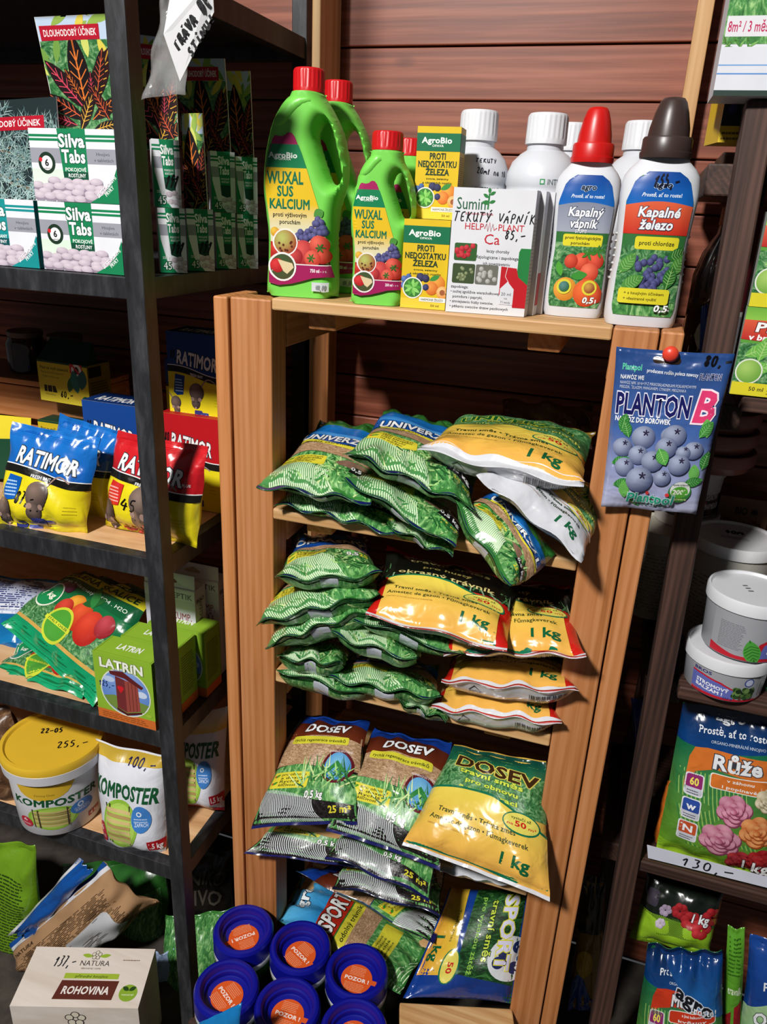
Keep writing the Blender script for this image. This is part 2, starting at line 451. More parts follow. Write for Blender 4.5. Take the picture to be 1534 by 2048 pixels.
    def hand(s, t, x0, y0, x1, y1, col='#0c0c14', wd=.0012, sl=0., sh=.12):
        W, H = s.size(); dx = (x1 - x0) / (len(t) * 7.6)
        for i, ch in enumerate(t):
            for st in PEN.get(ch, []):
                q = np.array(st, float).reshape(-1, 2); u = x0 + (i * 7.6 + q[:, 0]) * dx; v = y0 + q[:, 1] / 10 * (y1 - y0)
                u = u + sh * (v - y0) * H / W; v = v + sl * (u - x0)
                p = np.c_[u, v]; f = [p[0]]
                for k in range(len(p) - 1):      # round the corners of the pen line
                    for t_ in (.25, .5, .75, 1): f.append(p[k] * (1 - t_) + p[k + 1] * t_)
                f = np.array(f)
                for _ in range(2):
                    if len(f) > 2: f[1:-1] = (f[:-2] + 2 * f[1:-1] + f[2:]) / 4
                s.stroke(f, wd, col)
        return s

    def lines(s, x0, y0, x1, y1, n, col, th=.4, ragged=.2, sl=0.):     # unreadable small print
        dy = (y1 - y0) / n
        for i in range(n):
            xe = x1 - (x1 - x0) * ragged * s.seed.rand(); y = y1 - (i + 1) * dy; x = x0
            while x < xe:
                w_ = (x1 - x0) * s.seed.uniform(.05, .16); b_ = min(x + w_, xe)
                s.add([(x, y + sl * (x - x0)), (b_, y + sl * (b_ - x0)), (b_, y + dy * th + sl * (b_ - x0)), (x, y + dy * th + sl * (x - x0))], [(0, 1, 2), (0, 2, 3)], col, None, True)
                x = b_ + (x1 - x0) * .02
        s.k += 1; return s

    def blades(s, n, x0, y0, x1, y1, ln, cols, wd=.0016, spread=70, up=90):
        W, H = s.size(); P, T, C = [], [], []
        for i in range(n):
            x, y = s.seed.uniform(x0, x1), s.seed.uniform(y0, y1); a = math.radians(up + s.seed.uniform(-spread, spread)); l_ = ln * s.seed.uniform(.5, 1)
            d = np.array([math.cos(a) * l_ / W, math.sin(a) * l_ / H]); nn = np.array([-math.sin(a) * wd / 2 / W, math.cos(a) * wd / 2 / H]); c = np.array([x, y])
            b_ = s.seed.uniform(-.3, .3) * np.array([d[1] * H / W, -d[0] * W / H])
            k = len(P); P += [c + nn, c - nn, c + d * .55 + b_ * .5 + nn, c + d * .55 + b_ * .5 - nn, c + d + b_]; T += [(k, k + 1, k + 3), (k, k + 3, k + 2), (k + 2, k + 3, k + 4)]
            cc = L(cols[s.seed.randint(len(cols))]); C += [cc * .8] * 2 + [cc] * 3
        return s.add(np.array(P), T, np.array(C))

    def leaf(s, cx, cy, ln, wd, ang, col, vein=None):
        W, H = s.size(); a = math.radians(ang); t = np.linspace(0, 1, 9); w_ = np.sin(t * math.pi) ** .8 * wd / 2
        p = [(tt * ln, ww) for tt, ww in zip(t, w_)] + [(tt * ln, -ww) for tt, ww in list(zip(t, w_))[-2:0:-1]]
        s.poly([(cx + (x * math.cos(a) - y * math.sin(a)) / W, cy + (x * math.sin(a) + y * math.cos(a)) / H) for x, y in p], col)
        if vein:
            s.stroke([(cx, cy), (cx + ln * .95 * math.cos(a) / W, cy + ln * .95 * math.sin(a) / H)], wd * .07, vein)
            for k in range(2, 8):
                for sg in (1, -1):
                    x, y = ln * k / 9, 0; x2, y2 = ln * (k + 1.1) / 9, sg * w_[min(k + 1, 8)] * .85
                    s.stroke([(cx + (x * math.cos(a) - y * math.sin(a)) / W, cy + (x * math.sin(a) + y * math.cos(a)) / H), (cx + (x2 * math.cos(a) - y2 * math.sin(a)) / W, cy + (x2 * math.sin(a) + y2 * math.cos(a)) / H)], wd * .045, vein, True)
            s.k += 1
        return s

    def arcs(s, cx, cy, r0, r1, n, a0, a1, wd, col):      # concentric stripes, radii in metres
        W, H = s.size()
        for r in np.linspace(r0, r1, n):
            a = np.radians(np.linspace(a0, a1, 60)); p = np.c_[cx + r * np.cos(a) / W, cy + r * np.sin(a) / H]
            ok = (p[:, 0] >= 0) & (p[:, 0] <= 1) & (p[:, 1] >= 0) & (p[:, 1] <= 1); p = p[ok]
            if len(p) > 1: s.stroke(p, wd, col, True)
        s.k += 1; return s

    def done(s, par, name='label_print', label=None):
        n = len(s.U); par_ = list(range(n)); zmax = max(z.max() for z in s.Z)
        lo = np.array([u.min(0) for u in s.U]) * [s.W, s.H]; hi = np.array([u.max(0) for u in s.U]) * [s.W, s.H]; sz = (hi - lo).max(1); root = np.arange(n)
        gap = np.maximum(0, np.maximum(lo[:, None] - hi[None], lo[None] - hi[:, None])); near = np.hypot(gap[..., 0], gap[..., 1]) <= np.maximum(.017, .45 * np.maximum(sz[:, None], sz[None]))
        while True:                             # prints that lie well apart on a pack become separate prints
            r2 = np.array([root[near[i]].min() for i in range(n)])
            if (r2 == root).all(): break
            root = r2
        off = np.cumsum([0] + [len(u) for u in s.U]); ob = None
        for r in np.unique(root):
            ids = [i for i in range(n) if root[i] == r]; U = np.vstack([s.U[i] for i in ids]); Z = np.concatenate([s.Z[i] for i in ids]); new = np.cumsum([0] + [len(s.U[i]) for i in ids])
            T = np.vstack([s.T[i] - off[i] + new[j] for j, i in enumerate(ids)]); M = np.concatenate([s.M[i] for i in ids]); P, Nn = s.fn(U[:, 0], U[:, 1])
            V = P + Nn * (s.lift + min(s.step, (.0045 if s.step > .0001 else .0015) / max(1, zmax)) * Z)[:, None]
            used = sorted(set(M.tolist())); remap = {m_: i for i, m_ in enumerate(used)}
            ob = mk(name, V, T, [s.mats[i] for i in used], np.vstack([s.C[i] for i in ids]), par, True, U * [s.W * 100, s.H * 100], [remap[i] for i in M], label=label)
        return ob


def plane_fn(o, U, V):
    o, U, V = np.array(o, float), np.array(U, float), np.array(V, float); n = unit(np.cross(U, V))
    return lambda u, v: (o + u[:, None] * U + v[:, None] * V, np.tile(n, (len(u), 1)))


# ------------------------------------------------------------------ cartons
def carton(name, o, U, D, H, mat='card', cols=None, label=None, cat='box', group=None, par=None, bev=.0008, up=(0, 0, 1)):
    """o: front bottom left corner, U: width vector, D: depth vector, H: height. Returns (object, front, right, left, top) face maps"""
    o, U, D = np.array(o, float), np.array(U, float), np.array(D, float); up = np.array(up, float) * H
    V = np.array([o, o + U, o + U + D, o + D, o + up, o + U + up, o + U + D + up, o + D + up])
    cols = cols or '#e8e8e8'; f = lambda k: cols if isinstance(cols, str) else cols.get(k, cols['all'])
    P, F, C = [], [], []
    for k, q in zip(('front', 'right', 'back', 'left', 'top', 'bottom'), BOXF):
        b_ = len(P); P += [V[i] for i in q]; F.append((b_, b_ + 1, b_ + 2, b_ + 3)); C += [L(f(k))] * 4
    ob = mk(name, P, F, mat, np.array(C), par, False, label=label, cat=cat, group=group)
    n_ = dict(front=plane_fn(o, U, up), right=plane_fn(o + U, D, up), left=plane_fn(o + D, -D, up), top=plane_fn(o + up, U, D))
    ob_s = dict(W=np.linalg.norm(U), D=np.linalg.norm(D), H=H)
    return ob, n_, ob_s


def flap_lines(par, n_, sz, col):              # carton closing flap seams on the top face
    a = Art(n_['top'], sz['W'], sz['D'], 'card', .05)
    a.band(.0, .06, 1, .075, col); a.band(.02, .0, .03, 1, col); a.band(.97, 0, .98, 1, col)
    return a.done(par, 'flap_seam')


# ------------------------------------------------------------------ bags
class Bag:
    def __init__(s, TL, TR, BR, BL, th, bend=(0, 0, 0), bendu=(0, 0, 0), seal=.05, wr=.0025, seed=1, heavy=0., pin=.05, back=1.0, tw=0., ripple=.003, q=3.0, droop=None):
        s.c = [np.array(p, float) for p in (BL, BR, TR, TL)]; s.th, s.bend, s.bendu = th, np.array(bend, float), np.array(bendu, float)
        s.seal, s.wr, s.heavy, s.pin, s.back, s.ripple, s.q = seal, wr, heavy, pin, back, ripple, q
        r = np.random.RandomState(seed); s.wv = [(r.uniform(-3.2, 3.2), r.uniform(-3.2, 3.2), r.uniform(0, 6.3), r.uniform(.4, 1)) for _ in range(7)]; s.ph = r.uniform(0, 6.3, 6); s.k = r.uniform(2.5, 5.5, 4)
        s.W = (np.linalg.norm(s.c[1] - s.c[0]) + np.linalg.norm(s.c[2] - s.c[3])) / 2; s.H = (np.linalg.norm(s.c[3] - s.c[0]) + np.linalg.norm(s.c[2] - s.c[1])) / 2

    def g(s, v):
        t = np.clip((v - s.seal) / (1 - 2 * s.seal), 0, 1); return np.clip(1 - np.abs(2 * t - 1) ** s.q, 0, 1) ** .6

    def mid(s, u, v):
        g = s.g(v); gu = np.clip(1 - np.abs(2 * u - 1) ** 3, 0, 1)
        u = .5 + (u - .5) * (1 - s.pin * g); v = .5 + (v - .5) * (1 - s.pin * .7 * gu * np.abs(2 * v - 1))
        u, v = u[:, None], v[:, None]; BL, BR, TR, TL = s.c
        return (1 - u) * (1 - v) * BL + u * (1 - v) * BR + u * v * TR + (1 - u) * v * TL + 4 * v * (1 - v) * s.bend + 4 * u * (1 - u) * s.bendu

    def nrm(s, f, u, v, e=.004):
        du = f(np.clip(u + e, 0, 1), v) - f(np.clip(u - e, 0, 1), v); dv = f(u, np.clip(v + e, 0, 1)) - f(u, np.clip(v - e, 0, 1))
        return unit(np.cross(du, dv))

    def off(s, u, v):
        h = s.th * np.clip(1 - np.abs(2 * u - 1) ** 3.4, 0, 1) ** .62 * s.g(v) * (1 + s.heavy * (1 - 2 * v))
        wv = sum(a * np.sin(2 * math.pi * (p * u + q_ * v) + ph) for p, q_, ph, a in s.wv) / 3
        e = np.clip(np.minimum(np.minimum(u, 1 - u) * s.W, np.minimum(v, 1 - v) * s.H) / .02, 0, 1)
        rip = np.exp(-((v - s.seal) / .09) ** 2) * np.sin(2 * math.pi * s.k[0] * u + s.ph[0]) + np.exp(-((1 - s.seal - v) / .09) ** 2) * np.sin(2 * math.pi * s.k[1] * u + s.ph[1])
        rip = rip + .7 * np.exp(-(u / .1) ** 2) * np.sin(2 * math.pi * s.k[2] * v) + .7 * np.exp(-((1 - u) / .1) ** 2) * np.sin(2 * math.pi * s.k[3] * v)
        return h, (wv * s.wr * e + rip * s.ripple * e)

    def com(s, u, v):                           # wave shared by both skins (edges of the sachet ripple too)
        return s.ripple * (.8 * np.sin(2 * math.pi * s.k[0] * .6 * u + s.ph[2]) * (1 - 2 * np.minimum(v, 1 - v)) ** 2 + .6 * np.sin(2 * math.pi * s.k[1] * .5 * v + s.ph[3]) * (1 - 2 * np.minimum(u, 1 - u)) ** 2)

    def front_pos(s, u, v):
        m_ = s.mid(u, v); n = s.nrm(s.mid, u, v); h, w_ = s.off(u, v); return m_ + n * (h + w_ + s.com(u, v))[:, None]

    def back_pos(s, u, v):
        m_ = s.mid(u, v); n = s.nrm(s.mid, u, v); h, w_ = s.off(u, v); return m_ - n * (h * s.back - .4 * w_ - s.com(u, v) + .0006)[:, None]

    def front(s, u, v):
        return s.front_pos(u, v), s.nrm(s.front_pos, u, v)

    def rear(s, u, v):
        return s.back_pos(u, v), -s.nrm(s.back_pos, u, v)

    def build(s, name, label, cat='bag', group=None, fcol='#d0d0d0', bcol=None, mat='film', sealcol=None, cell=.006, par=None, bmat=None):
        nu, nv = max(8, int(s.W / cell)), max(8, int(s.H / cell))
        u, v = np.meshgrid(np.linspace(0, 1, nu + 1), np.linspace(0, 1, nv + 1)); u, v = u.ravel(), v.ravel()
        F_, B_ = s.front_pos(u, v), s.back_pos(u, v); q = np.arange(len(u)).reshape(nv + 1, nu + 1)
        A, B, C_, D = q[:-1, :-1].ravel(), q[:-1, 1:].ravel(), q[1:, 1:].ravel(), q[1:, :-1].ravel()
        n = len(u); Fq = np.r_[np.c_[A, B, C_, D], np.c_[D, C_, B, A] + n]
        ed = list(q[0, :]) + list(q[1:, -1]) + list(q[-1, -2::-1]) + list(q[-2:0:-1, 0])
        ring = [(ed[i], ed[i] + n, ed[(i + 1) % len(ed)] + n, ed[(i + 1) % len(ed)]) for i in range(len(ed))]
        fc = fcol(u, v) if callable(fcol) else np.tile(L(fcol), (n, 1)); bc = np.tile(L(bcol or fcol), (n, 1)) if not callable(bcol or fcol) else (bcol or fcol)(u, v)
        mats = [mat] + ([bmat] if bmat else []); mi = None
        if bmat: mi = np.r_[np.zeros(len(A), int), np.ones(len(A), int), np.zeros(len(ring), int)]
        s.ob = mk(name, np.r_[F_, B_], [tuple(f) for f in Fq] + ring, mats, np.r_[fc, bc], par, True, np.r_[np.c_[u * s.W, v * s.H], np.c_[u * s.W, v * s.H]] * 100, mi, label=label, cat=cat, group=group)
        return s

    def art(s, base='film', cell=.005):
        return Art(s.front, s.W, s.H, base, cell, .0007, .00013)

    def art_back(s, base='film', cell=.006):
        return Art(s.rear, s.W, s.H, base, cell, .0007, .00013)


def bag4(px, th, **k):
    """corners TL, TR, BR, BL as (x, y, depth)"""
    return Bag(*[at(*p) for p in px], th, **k)


# ------------------------------------------------------------------ turned and lofted vessels
class Frame:
    def __init__(s, o, yaw=0., tilt=(0, 0)):
        c, n = math.cos(yaw), math.sin(yaw); R = np.array([[c, -n, 0], [n, c, 0], [0, 0, 1]])
        a, b_ = tilt; Rx = np.array([[1, 0, 0], [0, math.cos(a), -math.sin(a)], [0, math.sin(a), math.cos(a)]]); Ry = np.array([[math.cos(b_), 0, math.sin(b_)], [0, 1, 0], [-math.sin(b_), 0, math.cos(b_)]])
        s.R = R @ Rx @ Ry; s.o = np.array(o, float)

    def __call__(s, P): return np.asarray(P) @ s.R.T + s.o
    def d(s, P): return np.asarray(P) @ s.R.T


def loft(rows, n=36, cap0=True, cap1=True):
    """rows: (z, cx, cy, half width, half depth, exponent)"""
    t = np.linspace(0, 2 * math.pi, n, endpoint=False); V = []
    for z, cx, cy, a, b_, p in rows:
        c, s_ = np.cos(t), np.sin(t)
        V.append(np.c_[cx + a * np.sign(c) * np.abs(c) ** (2 / p), cy + b_ * np.sign(s_) * np.abs(s_) ** (2 / p), np.full(n, z)])
    V = np.vstack(V); F = []
    for j in range(len(rows) - 1):
        for i in range(n): a, b_ = j * n + i, j * n + (i + 1) % n; F.append((a, b_, b_ + n, a + n))
    if cap0: F.append(tuple(range(n - 1, -1, -1)))
    if cap1: F.append(tuple((len(rows) - 1) * n + i for i in range(n)))
    return V, F


def lofted(name, rows, mat, col, fr, par=None, n=36, sharp=40, cap0=True, cap1=True, **k):
    V, F = loft(rows, n, cap0, cap1); return mk(name, fr(V), F, mat, col, par, True, sharp=sharp, **k)


def cyl(r0, r1, z0, z1, bev=.002):
    return [(z0, 0, 0, r0 - bev, r0 - bev, 2), (z0 + bev, 0, 0, r0, r0, 2), (z1 - bev, 0, 0, r1, r1, 2), (z1, 0, 0, r1 - bev, r1 - bev, 2)]


def wrap_fn(rows, fr, z0, z1, span):           # label map round a body of revolution, u across the front
    zs = np.array([r[0] for r in rows]); A = np.array([r[3] for r in rows])

    def pos(u, v):
        z = z0 + v * (z1 - z0); a = np.interp(z, zs, A); th = (u - .5) * span
        return np.c_[a * np.sin(th), -a * np.cos(th), z]

    def f(u, v):
        P = pos(u, v); th = (u - .5) * span; return fr(P), fr.d(np.c_[np.sin(th), -np.cos(th), np.zeros(len(u))])
    return f


def front_fn(rows, fr, z0, z1, half):          # label map on the front of a flattened bottle; half: label half width(v)
    zs = np.array([r[0] for r in rows]); cols_ = [np.array([r[i] for r in rows]) for i in range(6)]

    def pos(u, v):
        z = z0 + v * (z1 - z0); cx, cy, a, b_, p = [np.interp(z, zs, cols_[i]) for i in range(1, 6)]
        x = (2 * u - 1) * (half(v) if callable(half) else half); t = np.clip(np.abs(x) / a, 0, .985)
        return np.c_[cx + x, cy - b_ * (1 - t ** p) ** (1 / p), z]

    def f(u, v):
        e = .004; u0, u1 = np.clip(u - e, 0, 1), np.clip(u + e, 0, 1); v0, v1 = np.clip(v - e, 0, 1), np.clip(v + e, 0, 1)
        return fr(pos(u, v)), unit(fr.d(np.cross(pos(u1, v) - pos(u0, v), pos(u, v1) - pos(u, v0))))
    return f


def ribbed(name, r0, r1, z0, z1, mat, col, fr, par, n=40, depth=.03, top=.9):
    """screw cap with vertical ribs"""
    t = np.linspace(0, 2 * math.pi, n * 4, endpoint=False); rb = 1 + depth * (np.abs(((np.arange(n * 4) % 4) - 1.5)) < 1)
    rows = [(z0, r0, 0), (z0 + (z1 - z0) * .16, r0, 0), (z0 + (z1 - z0) * .2, r0 * .97, 1), (z0 + (z1 - z0) * .88, r1 * .97, 1), (z0 + (z1 - z0) * .95, r1 * .96, 0), (z1, r1 * top, 0)]
    V = np.vstack([np.c_[r * np.cos(t) * (rb if k else 1), r * np.sin(t) * (rb if k else 1), np.full(len(t), z)] for z, r, k in rows]); m_ = len(t); F = []
    for j in range(len(rows) - 1):
        for i in range(m_): a, b_ = j * m_ + i, j * m_ + (i + 1) % m_; F.append((a, b_, b_ + m_, a + m_))
    F.append(tuple((len(rows) - 1) * m_ + i for i in range(m_))); F.append(tuple(range(m_ - 1, -1, -1)))
    return mk(name, fr(V), F, mat, col, par, True, sharp=30)


def copy_thing(o, shift, label):
    c = o.copy(); COL.objects.link(c); c.location = Vector(o.location) + Vector(tuple(shift)); c['label'] = label
    for ch in o.children:
        d = ch.copy(); COL.objects.link(d); d.parent = c
        for g in ch.children:
            e = g.copy(); COL.objects.link(e); e.parent = d
    return c


def smooth_curve(pts, n=8, closed=True):
    p = np.array(pts, float); m_ = len(p); out = []
    for i in range(m_ if closed else m_ - 1):
        if closed: a, b_, c, d = p[(i - 1) % m_], p[i], p[(i + 1) % m_], p[(i + 2) % m_]
        else: a, b_, c, d = p[max(i - 1, 0)], p[i], p[i + 1], p[min(i + 2, m_ - 1)]
        for k in range(n):
            t = k / n; out.append(.5 * (2 * b_ + (c - a) * t + (2 * a - 5 * b_ + 4 * c - d) * t * t + (3 * b_ - a - 3 * c + d) * t ** 3))
    if not closed: out.append(p[-1])
    return np.array(out)


def slab(name, loops, half, bev, mat, col, fr, par=None, seg=4, sharp=None, **k):
    """rounded plate: outline loops in the x-z plane (first the outer, then holes), thickness 2*half"""
    cu = bpy.data.curves.new('outline', 'CURVE'); cu.dimensions = '2D'; cu.fill_mode = 'BOTH'; cu.extrude = max(half - bev, .0001); cu.bevel_depth = bev; cu.bevel_resolution = seg; cu.offset = -bev
    for lp in loops:
        sp = cu.splines.new('POLY'); sp.points.add(len(lp) - 1); sp.use_cyclic_u = True
        for i, p in enumerate(lp): sp.points[i].co = (p[0], p[1], 0, 1)
    o = bpy.data.objects.new('outline', cu); COL.objects.link(o); ev = o.evaluated_get(bpy.context.evaluated_depsgraph_get()); me = ev.to_mesh()
    V = np.array([v.co[:] for v in me.vertices]); F = [tuple(p.vertices) for p in me.polygons]; ev.to_mesh_clear()
    bpy.data.objects.remove(o); bpy.data.curves.remove(cu)
    bm = bmesh.new(); vs = [bm.verts.new(v) for v in V]
    for f in F:
        try: bm.faces.new([vs[i] for i in f])
        except ValueError: pass
    bmesh.ops.remove_doubles(bm, verts=bm.verts[:], dist=1e-5); bmesh.ops.recalc_face_normals(bm, faces=bm.faces[:]); bm.verts.index_update()
    V = np.array([v.co[:] for v in bm.verts]); F = [[v.index for v in f.verts] for f in bm.faces]; bm.free()
    return mk(name, fr(np.c_[V[:, 0], -V[:, 2], V[:, 1]]), F, mat, col, par, True, sharp=sharp or 40, **k)


def inside(P, loops):
    r = np.zeros(len(P), bool)
    for lp in loops:
        a, b_ = lp, np.roll(lp, -1, 0)
        for (x0, y0), (x1, y1) in zip(a, b_):
            c = ((y0 > P[:, 1]) != (y1 > P[:, 1])); r ^= c & (P[:, 0] < (x1 - x0) * (P[:, 1] - y0) / (y1 - y0 + 1e-12) + x0)
    return r


class Inflate:
    """a flattened hollow-ware body: outline loops in x-z, half thickness T, edge rounding R; edges at z<=zlo or z>=zhi stay full thickness"""
    def __init__(s, loops, T, R, zlo, zhi, step):
        s.loops, s.T, s.R = loops, T, R; A, B = [], []
        for lp in loops:
            a, b_ = lp, np.roll(lp, -1, 0); keep = ~(((a[:, 1] <= zlo) & (b_[:, 1] <= zlo)) | ((a[:, 1] >= zhi) & (b_[:, 1] >= zhi))); A.append(a[keep]); B.append(b_[keep])
        s.A, s.B, s.step = np.vstack(A), np.vstack(B), step

    def half(s, P):
        d2 = np.full(len(P), 1e9); AB = s.B - s.A; L2 = (AB ** 2).sum(1) + 1e-15
        for i in range(len(s.A)):
            t = np.clip(((P - s.A[i]) @ AB[i]) / L2[i], 0, 1); d2 = np.minimum(d2, ((P - s.A[i] - t[:, None] * AB[i]) ** 2).sum(1))
        return s.T * np.sqrt(np.clip(1 - (1 - np.clip(np.sqrt(d2) / s.R, 0, 1)) ** 2, 0, 1))

    def build(s, name, mat, col, fr, par):
        from mathutils.geometry import delaunay_2d_cdt
        bd = np.vstack(s.loops); E, n = [], 0
        for lp in s.loops: E += [(n + i, n + (i + 1) % len(lp)) for i in range(len(lp))]; n += len(lp)
        lo, hi = bd.min(0), bd.max(0); gx, gy = np.meshgrid(np.arange(lo[0], hi[0], s.step), np.arange(lo[1], hi[1], s.step)); G = np.c_[gx.ravel(), gy.ravel()]
        G = G[inside(G, s.loops)]; dd = np.min(np.hypot(G[:, None, 0] - bd[None, :, 0], G[:, None, 1] - bd[None, :, 1]), 1); G = G[dd > s.step * .5]
        P = np.vstack([bd, G]); r = delaunay_2d_cdt([Vector(p) for p in P], E, [], 0, 1e-7); V = np.array([v[:] for v in r[0]]); T_ = np.array([f for f in r[2]], int)
        T_ = T_[inside(V[T_].mean(1), s.loops)]
        cr = np.cross(V[T_[:, 1]] - V[T_[:, 0]], V[T_[:, 2]] - V[T_[:, 0]]); T_[cr < 0] = T_[cr < 0][:, ::-1]
        h = s.half(V); m_ = len(V); F = [tuple(t) for t in T_] + [tuple(t[::-1] + m_) for t in T_]; cnt = {}
        for t in T_:
            for a, b_ in ((t[0], t[1]), (t[1], t[2]), (t[2], t[0])): cnt[(a, b_)] = 1
        F += [(a, a + m_, b_ + m_, b_) for (a, b_) in cnt if (b_, a) not in cnt]
        return mk(name, fr(np.r_[np.c_[V[:, 0], -h, V[:, 1]], np.c_[V[:, 0], h, V[:, 1]]]), F, mat, col, par, True, sharp=65)

    def fn(s, fr, o, W, H):
        def pos(u, v):
            P = np.c_[o[0] + u * W, o[1] + v * H]; return np.c_[P[:, 0], -s.half(P), P[:, 1]]

        def f(u, v):
            e = .006; return fr(pos(u, v)), unit(fr.d(np.cross(pos(u + e, v) - pos(u - e, v), pos(u, v + e) - pos(u, v - e))))
        return f

# ================================================================== the setting
YW = 1.35                                       # inner face of the board wall
wb = bpy.data.objects.new('wall_back', None); COL.objects.link(wb); wb.location = (0, YW, 0); wb['kind'] = 'structure'; wb['label'] = 'reddish brown wall of horizontal boards behind the shelves'
beam('light_stop_panel', (-1.62, YW + .0235, 0), (1.12, YW + .03, 2.45), 'dark_x', wb, .001)  # unseen sheet added to stop world light leaking through the board gaps
edges_z = [1.7185 + .0768 * k for k in range(-23, 10)]
for i in range(len(edges_z) - 1):
    z0, z1 = edges_z[i], edges_z[i + 1]
    if z0 < 0: continue
    beam('board', (-1.6, YW + .0015 * (i % 3), z0 + .0012), (1.1, YW + .02, z1 - .0012), 'wall_x', wb, .002)
beam('floor', (-2.2, -1.2, -.04), (1.6, YW + .02, 0.0), 'concrete', None, .002, kind='structure', label='dark floor below the shelves')
# studs that stand against the board wall
for n_, x0, x1, y0 in (('trim_1', -.549, -.535, 1.262), ('trim_2', .008, .03, 1.31)):
    beam(n_, (x0, y0, .02), (x1, YW - .001, 2.35), 'light_z' if n_ == 'trim_2' else 'light_z', None, .0015, kind='structure')

# ------------------------------------------------------------------ black steel rack
RX, RY = -.5745, .82                             # right edge and front of the rack
rack = thing('steel_rack', 'black steel rack with plywood shelves standing beside the pine shelf', 'rack', (-.95, 1.05, 0))
RL = -1.45
LEV = [(1.46, .026), (1.083, .03), (.789, .03), (.517, .03)]
for x0 in (RX - .026, RL):
    for y0 in (RY, 1.30):
        beam('post', (x0, y0, 0), (x0 + .026, y0 + .026, 2.2), 'steel', rack, .0012)
for zt, hb in LEV + [(1.80, .03)]:
    beam('front_rail', (RL + .026, RY + .002, zt - hb), (RX - .026, RY + .022, zt), 'steel', rack, .001)
    beam('side_rail', (RX - .022, RY + .026, zt - hb), (RX - .002, 1.30, zt), 'steel', rack, .001)
    beam('rear_rail', (RL + .026, 1.304, zt - hb), (RX - .026, 1.324, zt), 'steel', rack, .001)
    beam('shelf_board', (RL + .004, RY + .022, zt - .012), (RX - .003 if zt < 1.4 else RX - .023, 1.303, zt - .0005), 'ply' if zt < 1.4 else 'steel', rack, .001)

# ------------------------------------------------------------------ pine shelf
YF = .92
pine = thing('pine_shelf', 'open pine shelf with four plank levels and split posts', 'shelf', (-.245, 1.08, 0))
beam('outer_post', (-.539, YF, 0), (-.518, YF + .09, 1.4352), 'pine_z', pine)
beam('post', (-.516, YF + .004, 0), (-.456, YF + .05, 1.4355), 'pine_z', pine)
beam('post', (-.0265, YF, 0), (.0235, YF + .045, 1.4385), 'pine_z', pine)
beam('outer_post', (.0255, YF + .002, 0), (.0500, YF + .09, 1.4385), 'pine_z', pine)
beam('rear_post', (-.535, 1.245, 0), (-.505, 1.285, 1.42), 'pine_z', pine)
beam('rear_post', (.01, 1.245, 0), (.05, 1.285, 1.42), 'pine_z', pine)
ZP = [1.4385, 1.1475, .875, .590, .322]
for k, zp in enumerate(ZP):
    th = (.0155, .016, .021, .016, .016)[k]
    x0, x1 = (-.4545, -.0275)
    if k == 4:
        beam('shelf_plank', (-.212, .862, zp - .014), (-.024, .922, zp + .002), 'light_x', pine, yaw=.295, pivot=(-.022, .926, zp))
        beam('shelf_plank', (x0, .965, zp - th - .006), (x1, 1.08, zp - .006), 'light_x', pine)
    elif k == 0: beam('shelf_plank', (x0, YF + .002, zp - th), (x1, YF + .155, zp), 'light_x', pine)
    else: beam('shelf_plank', (x0, YF + (.0, .004, 0, .012)[k - 1], zp - th), (x1, YF + .16, zp), 'light_x', pine)
    beam('shelf_plank', (x0 - (.06 if k == 0 else 0), YF + .165, zp - th), (x1 + .02, YF + .325, zp), 'light_x', pine)
    if k == 0: beam('shelf_plank', (x0, YF + .33, zp - th), (x1 + .02, YW - .005, zp), 'light_x', pine)  # extra rear plank, added to keep lamp light off the wall below
    if k == 0: beam('shelf_plank', (-.47, YF + .056, zp - th), (-.456, YF + .155, zp), 'light_x', pine)
    for xb in (-.415, -.125):
        beam('bearer', (xb, YF + .03, zp - th - .024), (xb + .04, YF + .31, zp - th - .0005), 'pine_y', pine)
    for xb in (-.4555 - .0615 * 0, -.0285):
        beam('side_batten', (xb - (.0135 if xb < -.2 else 0), YF + .052, zp - th - .055), (xb + (0 if xb < -.2 else .0135), YF + .33, zp - th - .002), 'pine_y', pine)

# ------------------------------------------------------------------ dark stained rack
drk = thing('dark_rack', 'dark stained rough wooden rack next to the pine shelf', 'rack', (.35, 1.15, 0))
YD = .98
pb, pt = at(1205, 2048, YD), at(1492, 213, YD)
px0 = at(1181, 2048, YD)[0]; sl = (pt[0] - px0) / (pt[2] - at(1181, 2048, YD)[2])
xb0 = px0 - sl * at(1181, 2048, YD)[2]
beam('post', (xb0, YD, 0), (xb0 + .031, YD + .045, 1.675), 'dark_z', drk, lean=(sl * 1.675, 0, 0))
beam('post', (.10, 1.27, 0), (.14, 1.31, 1.675), 'dark_z', drk)
for zt, xl in ((1.638, .047), (1.365, .085), (.956, .086), (.639, .075)):
    beam('shelf_plank', (xl + .045, YD + .008, zt - .02), (.75, YD + .165, zt), 'dark_x', drk)
    beam('shelf_plank', (xl + .02, YD + .172, zt - .02), (.75, YD + .32, zt), 'dark_x', drk)
    beam('bearer', (xl, YD + .052, zt - .056), (xl + .055, YD + .32, zt - .021), 'dark_y', drk)

# ================================================================== goods on the steel rack
GREEN, TEAL = '#0e7a4c', '#128a8c'


def rotw(cx, cy, deg, W, H):
    c, s_ = math.cos(math.radians(deg)), math.sin(math.radians(deg))

    def f(u, v):
        x, y = (u - cx) * W, (v - cy) * H; return cx + (x * c - y * s_) / W, cy + (x * s_ + y * c) / H
    return f


